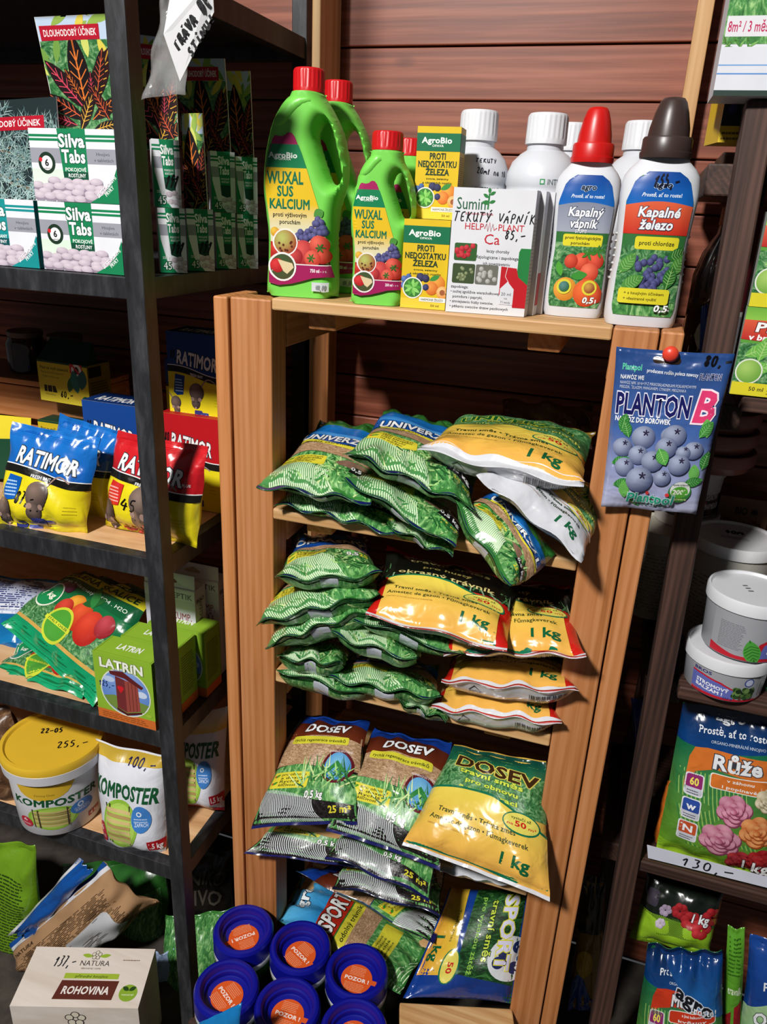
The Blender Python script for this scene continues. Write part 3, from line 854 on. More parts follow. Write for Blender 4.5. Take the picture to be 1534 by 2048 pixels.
def tablets_front(n_, sz, par, key, lines_):
    W, H = sz['W'], sz['H']; a = Art(n_['front'], W, H, 'card', .03)
    a.band(.0, .0, 1, 1, '#dcdde3')
    a.band(0, .04, .5, .45, ('#dfe8df', '#cfe3cf'))
    for y in (.885, .83): a.band(0, y, 1, y + .035, key)
    a.band(0, .53, 1, .735, '#93949e')
    a.poly([(.335, 1), (.66, 1), (.66, .25), (.375, .3)], (L('#0b4a33') if key == GREEN else L('#0a4e55')) if False else key)
    a.poly([(.372, .42), (.66, .42), (.66, .25), (.375, .3)], '#0a4a34' if key == GREEN else '#0a4c52')
    a.text('Silva', .35, .755, .64, .925, '#f2f2f2', 'X', '#0a4a34'); a.text('Tabs', .375, .545, .635, .715, '#f2f2f2', 'X', '#0a4a34')
    a.text(lines_[0], .40, .425, .64, .475, '#f0f0f0', 'B'); a.text(lines_[1], .43, .345, .63, .395, '#f0f0f0', 'B')
    a.text('Hnojivo', .77, .645, .92, .69, '#4a4b55', 'R'); a.text('v tabletách', .74, .565, .96, .61, '#4a4b55', 'R')
    a.ell(.185, .53, .1, '#17301f', n=28); a.ell(.185, .53, .066, '#e8e8e8', n=24); a.text('6', .165, .49, .205, .58, '#222222', 'X')
    a.ell(.115, .575, .02, '#d0202c'); a.text('měsíců', .15, .445, .22, .465, '#333333')
    sd = np.random.RandomState(5)
    for r_, y in enumerate((.27, .2, .12, .05)):
        for k in range(8):
            x = .02 + k * .125 + sd.uniform(-.03, .03) + (.05 if r_ % 2 else 0)
            if r_ == 0 and (x < .25 or x > .85): continue
            yy = y + sd.uniform(-.02, .02)
            a.ell(x, yy - .012, .078, '#8f8292', ry=.062); a.ell(x, yy + .012, .074, '#b3a5b2', ry=.048, col2='#d6c9d2')
    a.poly([(.66, 0), (1, 0), (1, .5), (.93, .28), (.82, .12)], key)
    wp = rotw(.80, .06, 40, W, H)
    a.text('SE STOPOVÝMI', .78, .10, 1.06, .155, '#f0f0f0', 'B', warp=wp); a.text('PRVKY', .86, .03, .98, .085, '#f0f0f0', 'B', warp=wp)
    return a.done(par)


def tablets_side(n_, sz, par, price, W=None, key='front', dim='#0e7a4c'):
    a = Art(n_[key], sz['W'] if key == 'front' else sz['D'], sz['H'], 'card', .03)
    a.band(0, 0, 1, 1, '#dcdde3')
    for y in (.895, .84): a.band(0, y, 1, y + .03, GREEN)
    a.band(0, .58, 1, .75, '#93949e')
    a.poly([(.27, 1), (.8, 1), (.8, .22), (.42, .28)], GREEN); a.poly([(.38, .45), (.8, .45), (.8, .22), (.42, .28)], '#0a3c2a')
    a.text('Silva', .31, .79, .77, .92, '#f2f2f2', 'X'); a.text('Tabs', .35, .63, .75, .755, '#f2f2f2', 'X')
    a.text('POKOJOVÉ', .42, .54, .75, .57, '#e8e8e8'); a.text('ROSTLINY', .44, .49, .75, .52, '#e8e8e8')
    for k, (x, y) in enumerate(((.55, .2), (.75, .22), (.9, .16), (.62, .09), (.8, .08), (.95, .05))): a.ell(x, y, .12, '#a798a5', ry=.04, col2='#d2c5cf')
    a.poly([(0, 0), (.62, 0), (.25, .2), (.06, .52), (0, .8)], GREEN)
    a.text('45', .12, .05, .42, .17, '#dfe6df', 'R', '#0a3c2a'); a.text('kusů', .46, .06, .62, .09, '#dfe6df'); a.text('225 g', .1, .22, .36, .255, '#dfe6df')
    if price: a.hand(price, .38, .3, .85, .5, '#08080c', .0019, sh=.35)
    return a.done(par)


def croton(a, x0, y0, x1, y1, seed=1, dark=1.0):
    a.frame(x0, y0, x1, y1); W, H = a.size(); r = np.random.RandomState(seed)
    a.band(0, 0, 1, 1, '#93a06a', mat='foliage'); a.band(0, .8, 1, 1, '#b9cbe0')
    for k in range(14): a.leaf(r.uniform(0, 1), r.uniform(.4, 1), .03, .009, r.uniform(30, 150), ('#8fae4e', '#c9cf6a', '#6f9a45', '#d8c64e')[k % 4])
    veins = ('#d8742e', '#d4455a', '#d9a53a', '#cf5a34')
    spec = [(.55, .12, 95, 1.05), (.52, .2, 130, .8), (.6, .2, 62, .85), (.5, .1, 152, .72), (.62, .1, 30, .6), (.35, .05, 165, .5), (.6, .0, 12, .5), (.75, .35, 75, .55), (.5, .28, 118, .45), (.66, .25, 88, .4), (.4, 0, 60, .6), (.9, .1, 120, .5)]
    for k, (x, y, an, ln) in enumerate(spec):
        a.leaf(x, y, ln * H * .72, ln * H * .21, an, ('#150d10', '#1f1014', '#2a0f12')[k % 3], veins[k % 4])
    a.frame()
    return a


def header_card(name, TL, TR, BR, BL, par, design, text='DLOUHODOBÝ ÚČINEK', th=.0015, seed=1):
    TL, TR, BR, BL = [np.array(p) for p in (TL, TR, BR, BL)]; n = unit(np.cross(BR - BL, TL - BL)); P = np.array([BL, BR, TR, TL]); P2 = P - n * th
    ob = mk(name, np.r_[P, P2], [(0, 1, 2, 3), (7, 6, 5, 4), (0, 4, 5, 1), (1, 5, 6, 2), (2, 6, 7, 3), (3, 7, 4, 0)], 'card', '#d8d8d8', par, False)

    def fn(u, v):
        u, v = u[:, None], v[:, None]; return (1 - u) * (1 - v) * BL + u * (1 - v) * BR + u * v * TR + (1 - u) * v * TL, np.tile(n, (len(u), 1))
    a = Art(fn, np.linalg.norm(BR - BL), np.linalg.norm(TL - BL), 'card', .03)
    if design == 'croton': croton(a, .01, .005, .99, .995, seed)
    else:
        a.band(0, 0, 1, 1, '#1d2a2c')
        for k, (x, y, up) in enumerate(((.2, .85, 200), (.75, .75, 60), (.3, .6, 150), (.8, .45, 20), (.35, .3, 250), (.7, .15, 100), (.15, .1, 180), (.5, .5, 120))):
            a.stroke([(x - .25, y + .08), (x, y), (x + .2, y - .05)], .003, '#6a5a44')
            for j in range(3): a.blades(60, x - .25, y - .08, x + .25, y + .08, .02, ('#7d9c9c', '#a9c2c0', '#56777a', '#93b0a6'), .0009, 180)
    if text:
        yb = .8 if design == 'croton' else .72
        a.band(.04, yb, .86, yb + .125, '#b0142a'); a.text(text, .09, yb + .035, .82, yb + .09, '#efe8e8', 'B')
    a.done(ob)
    return ob


Z1 = 1.461
# two green tablet cartons and a teal one facing the aisle
GT = 'tablet fertiliser cartons on the upper steel shelf'
def tablet_box(px0, px1, Y, ytop, z, label, key=GREEN, words=('POKOJOVÉ', 'ROSTLINY'), depth=.05, front=True, price=None):
    p0, p1 = at(px0[0], px0[1], Y), at(px1[0], px1[1], Y); o = np.array([p0[0], Y, z]); U = np.array([p1[0] - p0[0], 0, 0]); D = np.array([0, depth, 0])
    if not front:                              # these stand turned towards the aisle
        d_ = np.array([math.cos(.66), math.sin(.66), 0]); wd = min(np.linspace(.02, .09, 141), key=lambda t: abs(proj(o + d_ * t)[0] - px1[0])); U = d_ * wd; D = np.array([-d_[1], d_[0], 0]) * depth
    ob, n_, sz = carton('tablet_carton', o, U, D, ytop, 'card', {'all': '#d9dade', 'right': key if front else '#d9dade', 'top': '#dfe0e4', 'left': '#d9dade'}, label, 'box', GT)
    if front: tablets_front(n_, sz, ob, key, words)
    else: tablets_side(n_, sz, ob, price)
    flap_lines(ob, n_, sz, '#b9bac0')
    return ob


HB = at(73, 403, .835)[2] - at(90, 539, .835)[2]
b1 = tablet_box((90, 539), (250, 552), .834, HB, Z1, 'lower white and green tablet fertiliser carton against the steel post')
b2 = tablet_box((72, 400), (241, 405), .836, HB, Z1 + HB + .0006, 'upper white and green tablet fertiliser carton stacked against the steel post')
b3 = tablet_box((-78, 531), (82, 540), .834, HB, Z1, 'teal cornered tablet carton cut by the picture edge', TEAL, ('JEHLIČNANY', 'DŘEVINY'), .05)
header_card('header_card', at(68, 34, .862), at(216, 27, .862), at(236, 262, .888), at(117, 262, .888), b2, 'croton')
header_card('header_card', at(-70, 205, .872), at(112, 193, .872), at(128, 410, .885), at(-60, 410, .885), b3, 'fir', 'DLOUHODOBÝ ÚČINEK')
# narrow ends of the cartons behind the post
TS = [((322, 547), (375, 546), .902, .149 * .9, 'bottom', '191'), ((378, 544), (430, 542), .955, None, 'bottom', '191'), ((434, 541), (473, 541), 1.02, None, 'bottom', None), ((477, 540), (516, 540), 1.05, None, 'bottom', None)]
hs = []
for k, (q0, q1, Y, _, _, pr) in enumerate(TS):
    h = (at(315, 417, .9)[2] - at(322, 547, .9)[2], at(376, 420, .955)[2] - at(378, 544, .955)[2], at(432, 429, 1.02)[2] - at(434, 541, 1.02)[2], at(473, 432, 1.05)[2] - at(477, 540, 1.05)[2])[k]; hs.append(h)
    tablet_box(q0, q1, Y, h, Z1, ('narrow end of a tablet carton marked in pen, lowest, right behind the post', 'narrow end of a tablet carton marked in pen, second from the steel post', 'narrow end of an unmarked tablet carton on the shelf, third from the post', 'narrow end of a shaded tablet carton half hidden by the green jug, lower row')[k], front=False, price=pr, depth=.03)
e1 = tablet_box((310, 412), (364, 417), .905, at(305, 275, .905)[2] - at(310, 412, .905)[2], Z1 + hs[0] + .0006, 'upper narrow end of a tablet carton marked in pen, next to the post', front=False, price='191', depth=.03)
e2 = tablet_box((424, 420), (472, 430), 1.022, at(415, 298, 1.022)[2] - at(420, 420, 1.022)[2], Z1 + hs[2] + .0006, 'upper shaded tablet carton end below a croton card', front=False, depth=.03)
e3 = tablet_box((474, 425), (516, 430), 1.052, at(468, 310, 1.052)[2] - at(472, 425, 1.052)[2], Z1 + hs[3] + .0006, 'upper shaded tablet carton end touching the green jug', front=False, depth=.03)
bb = [o for o in COL.objects if o.name.startswith('tablet_carton') and 'second from' in o.get('label', '')][0]
header_card('header_card', at(363, 227, .975), at(404, 226, .975), at(416, 424, .985), at(370, 424, .985), bb, 'croton', None, seed=4)
header_card('header_card', at(272, 68, .948), at(349, 78, .948), at(357, 300, .955), at(288, 300, .955), e1, 'croton', 'DLOUHODOBÝ ÚČINEK', seed=2)
header_card('header_card', at(353, 117, 1.06), at(449, 117, 1.06), at(463, 330, 1.068), at(366, 330, 1.068), e2, 'croton', 'DLOUHODOBÝ ÚČINEK', seed=3)
header_card('header_card', at(446, 142, 1.09), at(500, 142, 1.09), at(508, 330, 1.1), at(450, 330, 1.1), e3, 'croton', None, seed=6)

# handwritten sheet in clear film hanging on the post
sg = thing('paper_sign', 'white handwritten paper sign in clear film hung on the steel post', 'sign', at(372, 90, .80))
c_ = [at(*p) for p in ((358, -62, .80), (428, -20, .80), (427, 25, .803), (359, 163, .80), (327, 68, .795))]
P = [at(352, -75, .80), at(424, -45, .80), at(428, 24, .806), at(360, 163, .802), at(327, 68, .795)]
nn = unit(np.cross(P[1] - P[4], P[0] - P[4])); nn = nn if nn[1] < 0 else -nn
mk('sheet', np.r_[P, np.array(P) - nn * .0006], [(0, 4, 3, 2, 1), (5, 6, 7, 8, 9), (0, 1, 6, 5), (1, 2, 7, 6), (2, 3, 8, 7), (3, 4, 9, 8), (4, 0, 5, 9)], 'paper', '#d6d6d8', sg, False)
so, sU, sV = at(350, 165, .7995), at(447, 20, .7995) - at(350, 165, .7995), None
sU = at(432, -22, .7995) - at(350, 115, .7995); sV = at(290, 0, .7995) - at(350, 115, .7995)
a = Art(plane_fn(at(368, 170, .7985), sU, unit(np.cross(sU, -nn)) * -np.linalg.norm(sU) * .62 if np.dot(np.cross(sU, -nn), at(300, 0, .8) - at(368, 170, .8)) < 0 else unit(np.cross(sU, -nn)) * np.linalg.norm(sU) * .62), np.linalg.norm(sU), np.linalg.norm(sU) * .62, 'ink', .02, .0012)
a.hand('TRÁVA DO', .26, .52, 1.04, .69, '#0d0d10', .0031, sh=.1); a.hand('STÍNU!', .34, .16, .92, .32, '#0d0d10', .0028, sh=.1)
a.done(sg, 'lettering')
fl = Bag(at(325, -10, .812), at(375, -30, .812), at(372, 190, .822), at(286, 200, .822), .004, seed=5, ripple=.006, wr=.005); fl.build('film_sleeve', None, None, None, '#ffffff', mat='clear_film', par=sg)

# ------------------------------------------------------------------ second shelf: rodent bait
Z2 = 1.0835


def mouse(a, cx, cy, s_, flip=1, col='#4d3f3a'):
    W, H = a.size(); q = lambda x: x * s_
    t = np.linspace(0, 1, 12); a.stroke(np.c_[cx + flip * (.3 + 1.1 * t) * s_, cy + (.55 + .35 * np.sin(t * 3.5) + .5 * t) * s_ * W / H], .0022, '#9a8078')
    a.ell(cx, cy + .25 * s_ * W / H, .55 * s_, '#3a2f2c', ry=.6 * s_ * W / H, col2='#8a7468'); a.ell(cx - .08 * s_ * flip, cy - .45 * s_ * W / H, .33 * s_, '#352a28', ry=.42 * s_ * W / H, col2='#74625a')
    a.ell(cx + .22 * s_, cy - .22 * s_ * W / H, .13 * s_, '#a08478'); a.ell(cx - .32 * s_, cy - .22 * s_ * W / H, .13 * s_, '#a08478')
    a.ell(cx + .06 * s_, cy - .42 * s_ * W / H, .04 * s_, '#0a0808'); a.ell(cx - .22 * s_, cy - .42 * s_ * W / H, .04 * s_, '#0a0808'); a.ell(cx - .1 * s_ * flip, cy - .8 * s_ * W / H, .07 * s_, '#b08a84')


def bait_art(a, key, key2, price=None, pellets=False, plus=False, seal=True):
    W, H = a.size()
    c = lambda u: .585 - .09 * u + .02 * np.sin(u * 6)
    if not seal: a.band(0, 0, 1, 1, '#e3d21c')
    a.band(0, .55, 1, 1, (key, key2), lo=lambda u: c(u) + .04)
    a.band(0, .5, 1, .6, '#14130f', lo=lambda u: c(u) - .035, hi=lambda u: c(u) + .04); a.band(0, .5, 1, .6, '#e6e6e6', lo=lambda u: c(u) + .036, hi=lambda u: c(u) + .046)
    if seal:
        for y in np.linspace(.885, .985, 8): a.band(0, y, 1, y + .004, key)
    a.text('RATIMOR', .17, .655, .86, .80, '#eaeaea', 'X', '#26303c', sh=.12, sl=-.09)
    if plus: a.text('PLUS', .87, .60, .93, .625, '#eaeaea')
    a.text('FRESH BAIT', .40, .525, .62, .555, '#efefef', 'B', sl=-.09)
    a.poly([(.13, .53), (.30, .515), (.26, .30), (.15, .285), (.09, .32)], key if not plus else '#cf2a20'); a.lines(.12, .33, .26, .49, 5, '#a8c8e6' if not plus else '#f0b0a8', .45)
    mouse(a, .50, .30, .24, 1); mouse(a, .12, .17, .17, -1)
    for k, (x, y) in enumerate(((.3, .04), (.45, .03), (.63, .07), (.52, .09))):
        if pellets:
            for j in range(10): a.ell(x + a.seed.uniform(-.08, .1), y + a.seed.uniform(-.03, .05), .018, '#8f1a1c', col2='#d04a3c')
        else: a.rr(x - .07, y - .03, x + .07, y + .045, ('#2f3474', '#4a4f94', '#3a3f84')[k % 3], .02)
    if price: a.hand(price, .26, .26, .48, .38, '#08080c', .0022)
    a.lines(.80, .2, .93, .3, 3, '#c8b618', .3)
    return a


two = lambda hi: (lambda u, v: np.where((v > .62 - .09 * u)[:, None], L(hi), L('#e3d21c')))
BLUE, BLUE2, RED, RED2 = '#0a57ad', '#1a74c8', '#b4121c', '#d2242a'
fb = bag4([(27, 843, .885), (201, 876, .895), (172, 1069, .858), (-8, 1053, .836)], .022, heavy=.55, seal=.06, seed=11, q=2.6, pin=.03, wr=.004, ripple=.004)
fb.build('bait_bag', 'blue and yellow rodent bait bag at the shelf front, priced in pen', 'bag', 'rodent bait bags', two(BLUE), mat='foil'); bait_art(fb.art('foil'), BLUE, BLUE2, '87,-').done(fb.ob)
fb2 = bag4([(118, 826, .945), (239, 862, .950), (212, 1036, .918), (85, 1020, .925)], .018, heavy=.5, seal=.06, seed=12, q=2.6, pin=.03, wr=.003)
fb2.build('bait_bag', 'blue and yellow rodent bait bag half hidden behind the priced one', 'bag', 'rodent bait bags', two(BLUE), mat='foil'); bait_art(fb2.art('foil'), BLUE, BLUE2).done(fb2.ob)
rb = bag4([(233, 860, .925), (417, 893, .905), (396, 1096, .882), (210, 1051, .895)], .028, heavy=.5, seal=.06, seed=13, q=2.6, pin=.03, wr=.003, ripple=.003)
rb.build('bait_bag', 'red and yellow rodent bait bag standing behind the steel post', 'bag', 'rodent bait bags', two(RED), mat='foil'); bait_art(rb.art('foil'), RED, RED2, '45', True, True).done(rb.ob)


def bait_box(name, q0, q1, Y, ytop, z, dep, key, label, top, art=True, yaw=0.):
    p0, p1 = at(*q0, Y), at(*q1, Y); H = at(*ytop, Y)[2] - p0[2]; wv = p1[0] - p0[0]
    U = np.array([math.cos(yaw), math.sin(yaw), 0]) * wv; D = np.array([-math.sin(yaw), math.cos(yaw), 0]) * dep
    ob, n_, sz = carton(name, (p0[0], Y, z), U, D, H, 'card', {'all': '#d8c51e', 'top': top, 'left': key}, label, 'box', 'rodent bait cartons')
    a = Art(n_['front'], sz['W'], sz['H'], 'card', .03); bait_art(a, key, key, seal=False); a.hand('80,-', .05, .7, .22, .8, '#08080c', .0016); a.done(ob)
    for side in ('right',):
        a = Art(n_[side], sz['D'], sz['H'], 'card', .03); a.band(0, .62, 1, 1, key); a.band(0, .57, 1, .62, '#14130f'); a.text('RATIMOR', .1, .72, .9, .88, '#dedede', 'X'); a.lines(.1, .1, .9, .5, 9, '#4a4418'); a.done(ob)
    a = Art(n_['top'], sz['W'], sz['D'], 'card', .03); a.text('RATIMOR', .15, .2, .8, .6, '#dedede', 'X'); a.done(ob, 'lettering')
    return ob


HR = at(330, 841, 1.012)[2] - Z2
bait_box('bait_carton', (333, 1022), (442, 1026), 1.012, (330, 841), Z2, .07, RED, 'red and yellow rodent bait carton on the shelf under a blue carton', '#a81018')
bait_box('bait_carton', (341, 828), (452, 843), 1.026, (338, 653), Z2 + HR + .001, .06, '#0b3a80', 'blue topped rodent bait carton stacked on the red one', '#0a2c66')
bait_box('bait_carton', (182, 985), (290, 1000), 1.00, (182, 799), Z2, .06, '#0b3f8a', 'blue bait carton leaning in the dark behind the bags', '#0a2c66')
for k, (q0, q1, yt, Y) in enumerate((((505, 905), (560, 905), (505, 800), 1.16), ((585, 905), (640, 905), (585, 800), 1.16), ((505, 1005), (560, 1005), (505, 905), 1.16))):
    pass
for k, (xc, zz) in enumerate(((-.80, Z2), (-.715, Z2), (-.80, Z2 + .101), (-.715, Z2 + .101))):
    o = (xc + .0, 1.19, zz)
    ob, n_, sz = carton('bait_carton', o, (.075, 0, 0), (0, .07, 0), .1, 'card', {'all': '#c9b81c', 'top': '#0a2c66'}, ('dark blue bait carton at the rack back, lower outer', 'dark blue bait carton at the rack back, lower inner', 'dark blue bait carton at the rack back, upper outer', 'dark blue bait carton at the rack back, upper inner')[k], 'box', 'rodent bait cartons')
    for sd_ in ('front', 'right'):
        a = Art(n_[sd_], sz['W'] if sd_ == 'front' else sz['D'], sz['H'], 'card', .03); a.band(0, .55, 1, 1, '#0b2f78'); a.band(0, .5, 1, .55, '#111'+'111'); a.text('RATIMOR', .1, .66, .9, .85, '#cfcfcf', 'X'); a.done(ob)


def trap_box(q0, q1, Y, ytop, z, dep, label, yaw, hood=True):
    p0, p1 = at(*q0, Y), at(*q1, Y); H = at(*ytop, Y)[2] - p0[2]; wv = p1[0] - p0[0]
    U = np.array([math.cos(yaw), math.sin(yaw), 0]) * wv; D = np.array([-math.sin(yaw), math.cos(yaw), 0]) * dep
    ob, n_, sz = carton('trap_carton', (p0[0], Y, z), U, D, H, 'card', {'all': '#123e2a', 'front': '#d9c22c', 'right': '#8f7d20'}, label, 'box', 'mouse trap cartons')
    W, Hh = sz['W'], sz['H']; a = Art(n_['front'], W, Hh, 'card', .03)
    a.band(0, 0, 1, .96, ('#e2cf3c', '#c9ae1c')); a.band(0, .96, 1, 1, '#123e2a')
    a.text('Past na myši plastová', .06, .80, .62, .87, '#15301c', 'B'); a.text('Pasca na myši plastová', .07, .70, .52, .75, '#4a5a20', 'R'); a.text('Plastic mouse trap', .09, .60, .42, .65, '#4a5a20', 'R')
    a.band(.66, .78, .9, 1, '#c4233a'); a.ell(.79, .86, .12, '#c4202c', n=26); a.ell(.79, .86, .1, '#e6ded6', n=24); a.ell(.79, .86, .05, '#2a2622', ry=.09); a.stroke([(.71, .98), (.87, .74)], .0035, '#c4202c')
    a.leaf(.6, .3, .03, .014, 70, '#1f5a34'); a.leaf(.78, .3, .04, .02, 100, '#1d6a6a'); a.leaf(.86, .4, .035, .02, 80, '#1d5a5a'); a.ell(.78, .2, .1, '#d8b83a', ry=.08)
    a.band(.1, .24, .16, .40, '#111'+'111'); a.poly([(.17, .24), (.26, .24), (.26, .40), (.17, .40)], '#111'+'111'); a.poly([(.27, .24), (.36, .24), (.33, .40), (.27, .40)], '#111'+'111'); a.text('Monthy', .12, .16, .32, .2, '#333322', 'R')
    a.ell(.93, .12, .085, '#1d6a30'); a.text('2', .89, .07, .93, .17, '#e8e8c0', 'X'); a.hand('60,-', .42, .15, .68, .3, '#0a0a0c', .0022); a.done(ob)
    if hood:
        a = Art(n_['right'], sz['D'], Hh, 'card', .03); a.band(.05, .7, .6, .95, '#1a1a14'); a.lines(.1, .3, .9, .62, 5, '#3a3410'); a.band(.3, .05, .9, .25, '#2a2612'); a.done(ob)
        c = np.array([p0[0], Y, z + H]); q = [c, c + U, c + U + D * .5, c + D * .5]
        h2 = [c + U * .08 + D * .5 + [0, 0, .035], c + U * .92 + D * .5 + [0, 0, .035]]
        mk('hang_flap', np.array([q[0], q[1], h2[1], h2[0], q[2], q[3]]), [(0, 1, 2, 3), (1, 4, 2), (0, 3, 5), (3, 2, 4, 5)], 'card', '#0f3a26', ob, False)
    return ob


HT = at(71, 799, 1.08)[2] - Z2
trap_box((82, 895), (172, 900), 1.08, (71, 799), Z2, .05, 'lower green mouse trap carton partly behind the bait bags', 0, False)
trap_box((82, 793), (186, 801), 1.082, (69, 712), Z2 + HT + .001, .055, 'yellow mouse trap carton with a dark green hood and pen price', math.radians(-4))
ob, n_, sz = carton('green_carton', tuple(at(-60, 1010, .975)), at(50, 1016, .975) - at(-60, 1010, .975), (0, .04, 0), at(-60, 880, .975)[2] - Z2, 'card', '#114530', 'green carton with a yellow hang tab at the picture edge', 'box')
ob.location.z += Z2 - at(-60, 1010, .975)[2]
mk('hang_tab', np.array([at(-40, 882, .976), at(62, 890, .976), at(62, 836, .985), at(-40, 826, .985)]), [(0, 1, 2, 3)], 'card', '#e0cc30', ob, False)
crt = thing('wooden_crate', 'small plain wooden crate in the dark carrying the jars', 'crate', (-1.1, 1.2, Z2))
for z_ in (Z2, Z2 + .075): beam('slat', (-1.28, 1.12, z_), (-.93, 1.13, z_ + .06), 'pine_x', crt, .001)
beam('slat', (-1.28, 1.25, Z2), (-.93, 1.26, Z2 + .135), 'pine_x', crt, .001); beam('lid', (-1.28, 1.12, Z2 + .137), (-.93, 1.26, Z2 + .147), 'pine_x', crt, .001)
for e_ in (-1.28, -.941): beam('end_panel', (e_, 1.131, Z2), (e_ + .011, 1.249, Z2 + .136), 'pine_y', crt, .001)
for k, xj in enumerate((-1.10, -1.01)):
    fr = Frame((xj, 1.185, Z2 + .1475)); jr = thing('glass_jar', ('dark glass jar at the picture edge on the crate', 'dark glass jar on the crate, the one nearer the trap carton')[k], 'jar', fr.o, 'glass jars')
    lofted('jar_body', [(0, 0, 0, .032, .032, 2), (.004, 0, 0, .036, .036, 2), (.055, 0, 0, .036, .036, 2), (.066, 0, 0, .03, .03, 2)], 'jar_glass', None, fr, jr); lofted('jar_lid', cyl(.032, .032, .0665, .078), 'plastic', '#5a4a40', fr, jr)

# ------------------------------------------------------------------ third shelf: iron sulphate, latrine powder, septic cartons
Z3 = .7895
sk = 0


def sulphate(a):
    W, H = a.size()
    a.band(0, 0, 1, 1, '#0c6a3c'); a.band(0, .62, 1, 1, ('#0a5a34', '#0a3a22')); a.band(0, .0, 1, .16, ('#14a06a', '#0f8f5e')); a.band(0, .16, 1, .19, '#c9a050')
    a.band(0, .19, .6, .42, '', mat='foliage') if False else a.band(0, .19, 1, .42, '#2a6a3a', mat='foliage')
    a.band(0, .76, 1, .87, '#c8c02a', lo=lambda u: .74 + .03 * u, hi=lambda u: .84 + .05 * u); a.text('ZELENÁ SKALICE', .06, .765, .94, .825, '#0c3a20', 'X', sl=.03)
    a.text('síran železnatý FeSO4 . H2O', .1, .675, .92, .71, '#dfe8df', 'R')
    a.ell(.62, .93, .09, '#d8c82a', ry=.03); a.text('minerál', .5, .885, .74, .91, '#e8e49a')
    for x, y, r, c, c2 in ((.45, .5, .1, '#b8541a', '#e8a83a'), (.56, .46, .11, '#b03018', '#e05a34'), (.7, .42, .12, '#a81c14', '#dc4a34'), (.38, .44, .08, '#9a1a14', '#d84a3a'), (.82, .5, .08, '#8a1a24', '#c04a54'), (.2, .6, .06, '#4a1434', '#8a4a6a'), (.28, .63, .05, '#3c102c', '#7a3a5a')): a.ell(x, y, r, c, col2=c2)
    a.leaf(.5, .56, .05, .02, 30, '#1d5a2c'); a.leaf(.62, .56, .05, .02, 120, '#2a7a3c')
    a.ell(.15, .48, .12, '#e4e8d8', n=26); a.ell(.15, .48, .108, '#138a50', n=26); a.text('1 kg', .08, .45, .22, .51, '#f0f4e0', 'X')
    a.ell(.44, .3, .13, '#c4cf3a', n=26); a.ell(.44, .3, .11, '#4a9a34', n=24); a.band(.3, .285, .58, .32, '#d0d83a'); a.text('STÁLÝ CHLÉB', .33, .293, .55, .312, '#1d5a2c')
    for y in np.linspace(.01, .06, 5): a.band(0, y, 1, y + .003, '#0c8050')
    return a


s2 = bag4([(70, 1265, .985), (240, 1300, .935), (160, 1392, .842), (-20, 1345, .862)], .016, seed=22, wr=.004, ripple=.006, pin=.04)
s2.build('sulphate_bag', 'lower green iron sulphate bag lying under the printed one', 'bag', 'iron sulphate bags', '#0f8a5a', mat='foil'); sulphate(s2.art('foil')).done(s2.ob)
s1 = bag4([(170, 1143, 1.05), (322, 1185, .985), (190, 1415, .838), (4, 1250, .905)], .022, seed=21, wr=.003, ripple=.005, pin=.03, bend=(0, 0, .012))
s1.build('sulphate_bag', 'upper green iron sulphate bag with printed vegetables lying at a slant', 'bag', 'iron sulphate bags', '#0c6a3c', mat='foil'); sulphate(s1.art('foil')).done(s1.ob)
s3 = bag4([(-70, 1140, 1.06), (128, 1163, 1.06), (60, 1310, .93), (-90, 1330, .90)], .024, seed=23, wr=.004, ripple=.005)
s3.build('blue_bag', 'blue bag with small white print lying at the picture edge', 'bag', None, '#0d5f9a', mat='foil'); a = s3.art('foil'); a.band(.0, .45, 1, .97, '#b9c2da'); a.lines(.1, .5, .95, .95, 16, '#24306a', .5); a.band(0, .12, 1, .4, ('#1274b0', '#0e5a94')); a.lines(.1, .46, .9, .6, 3, '#e4e8f0'); a.done(s3.ob)


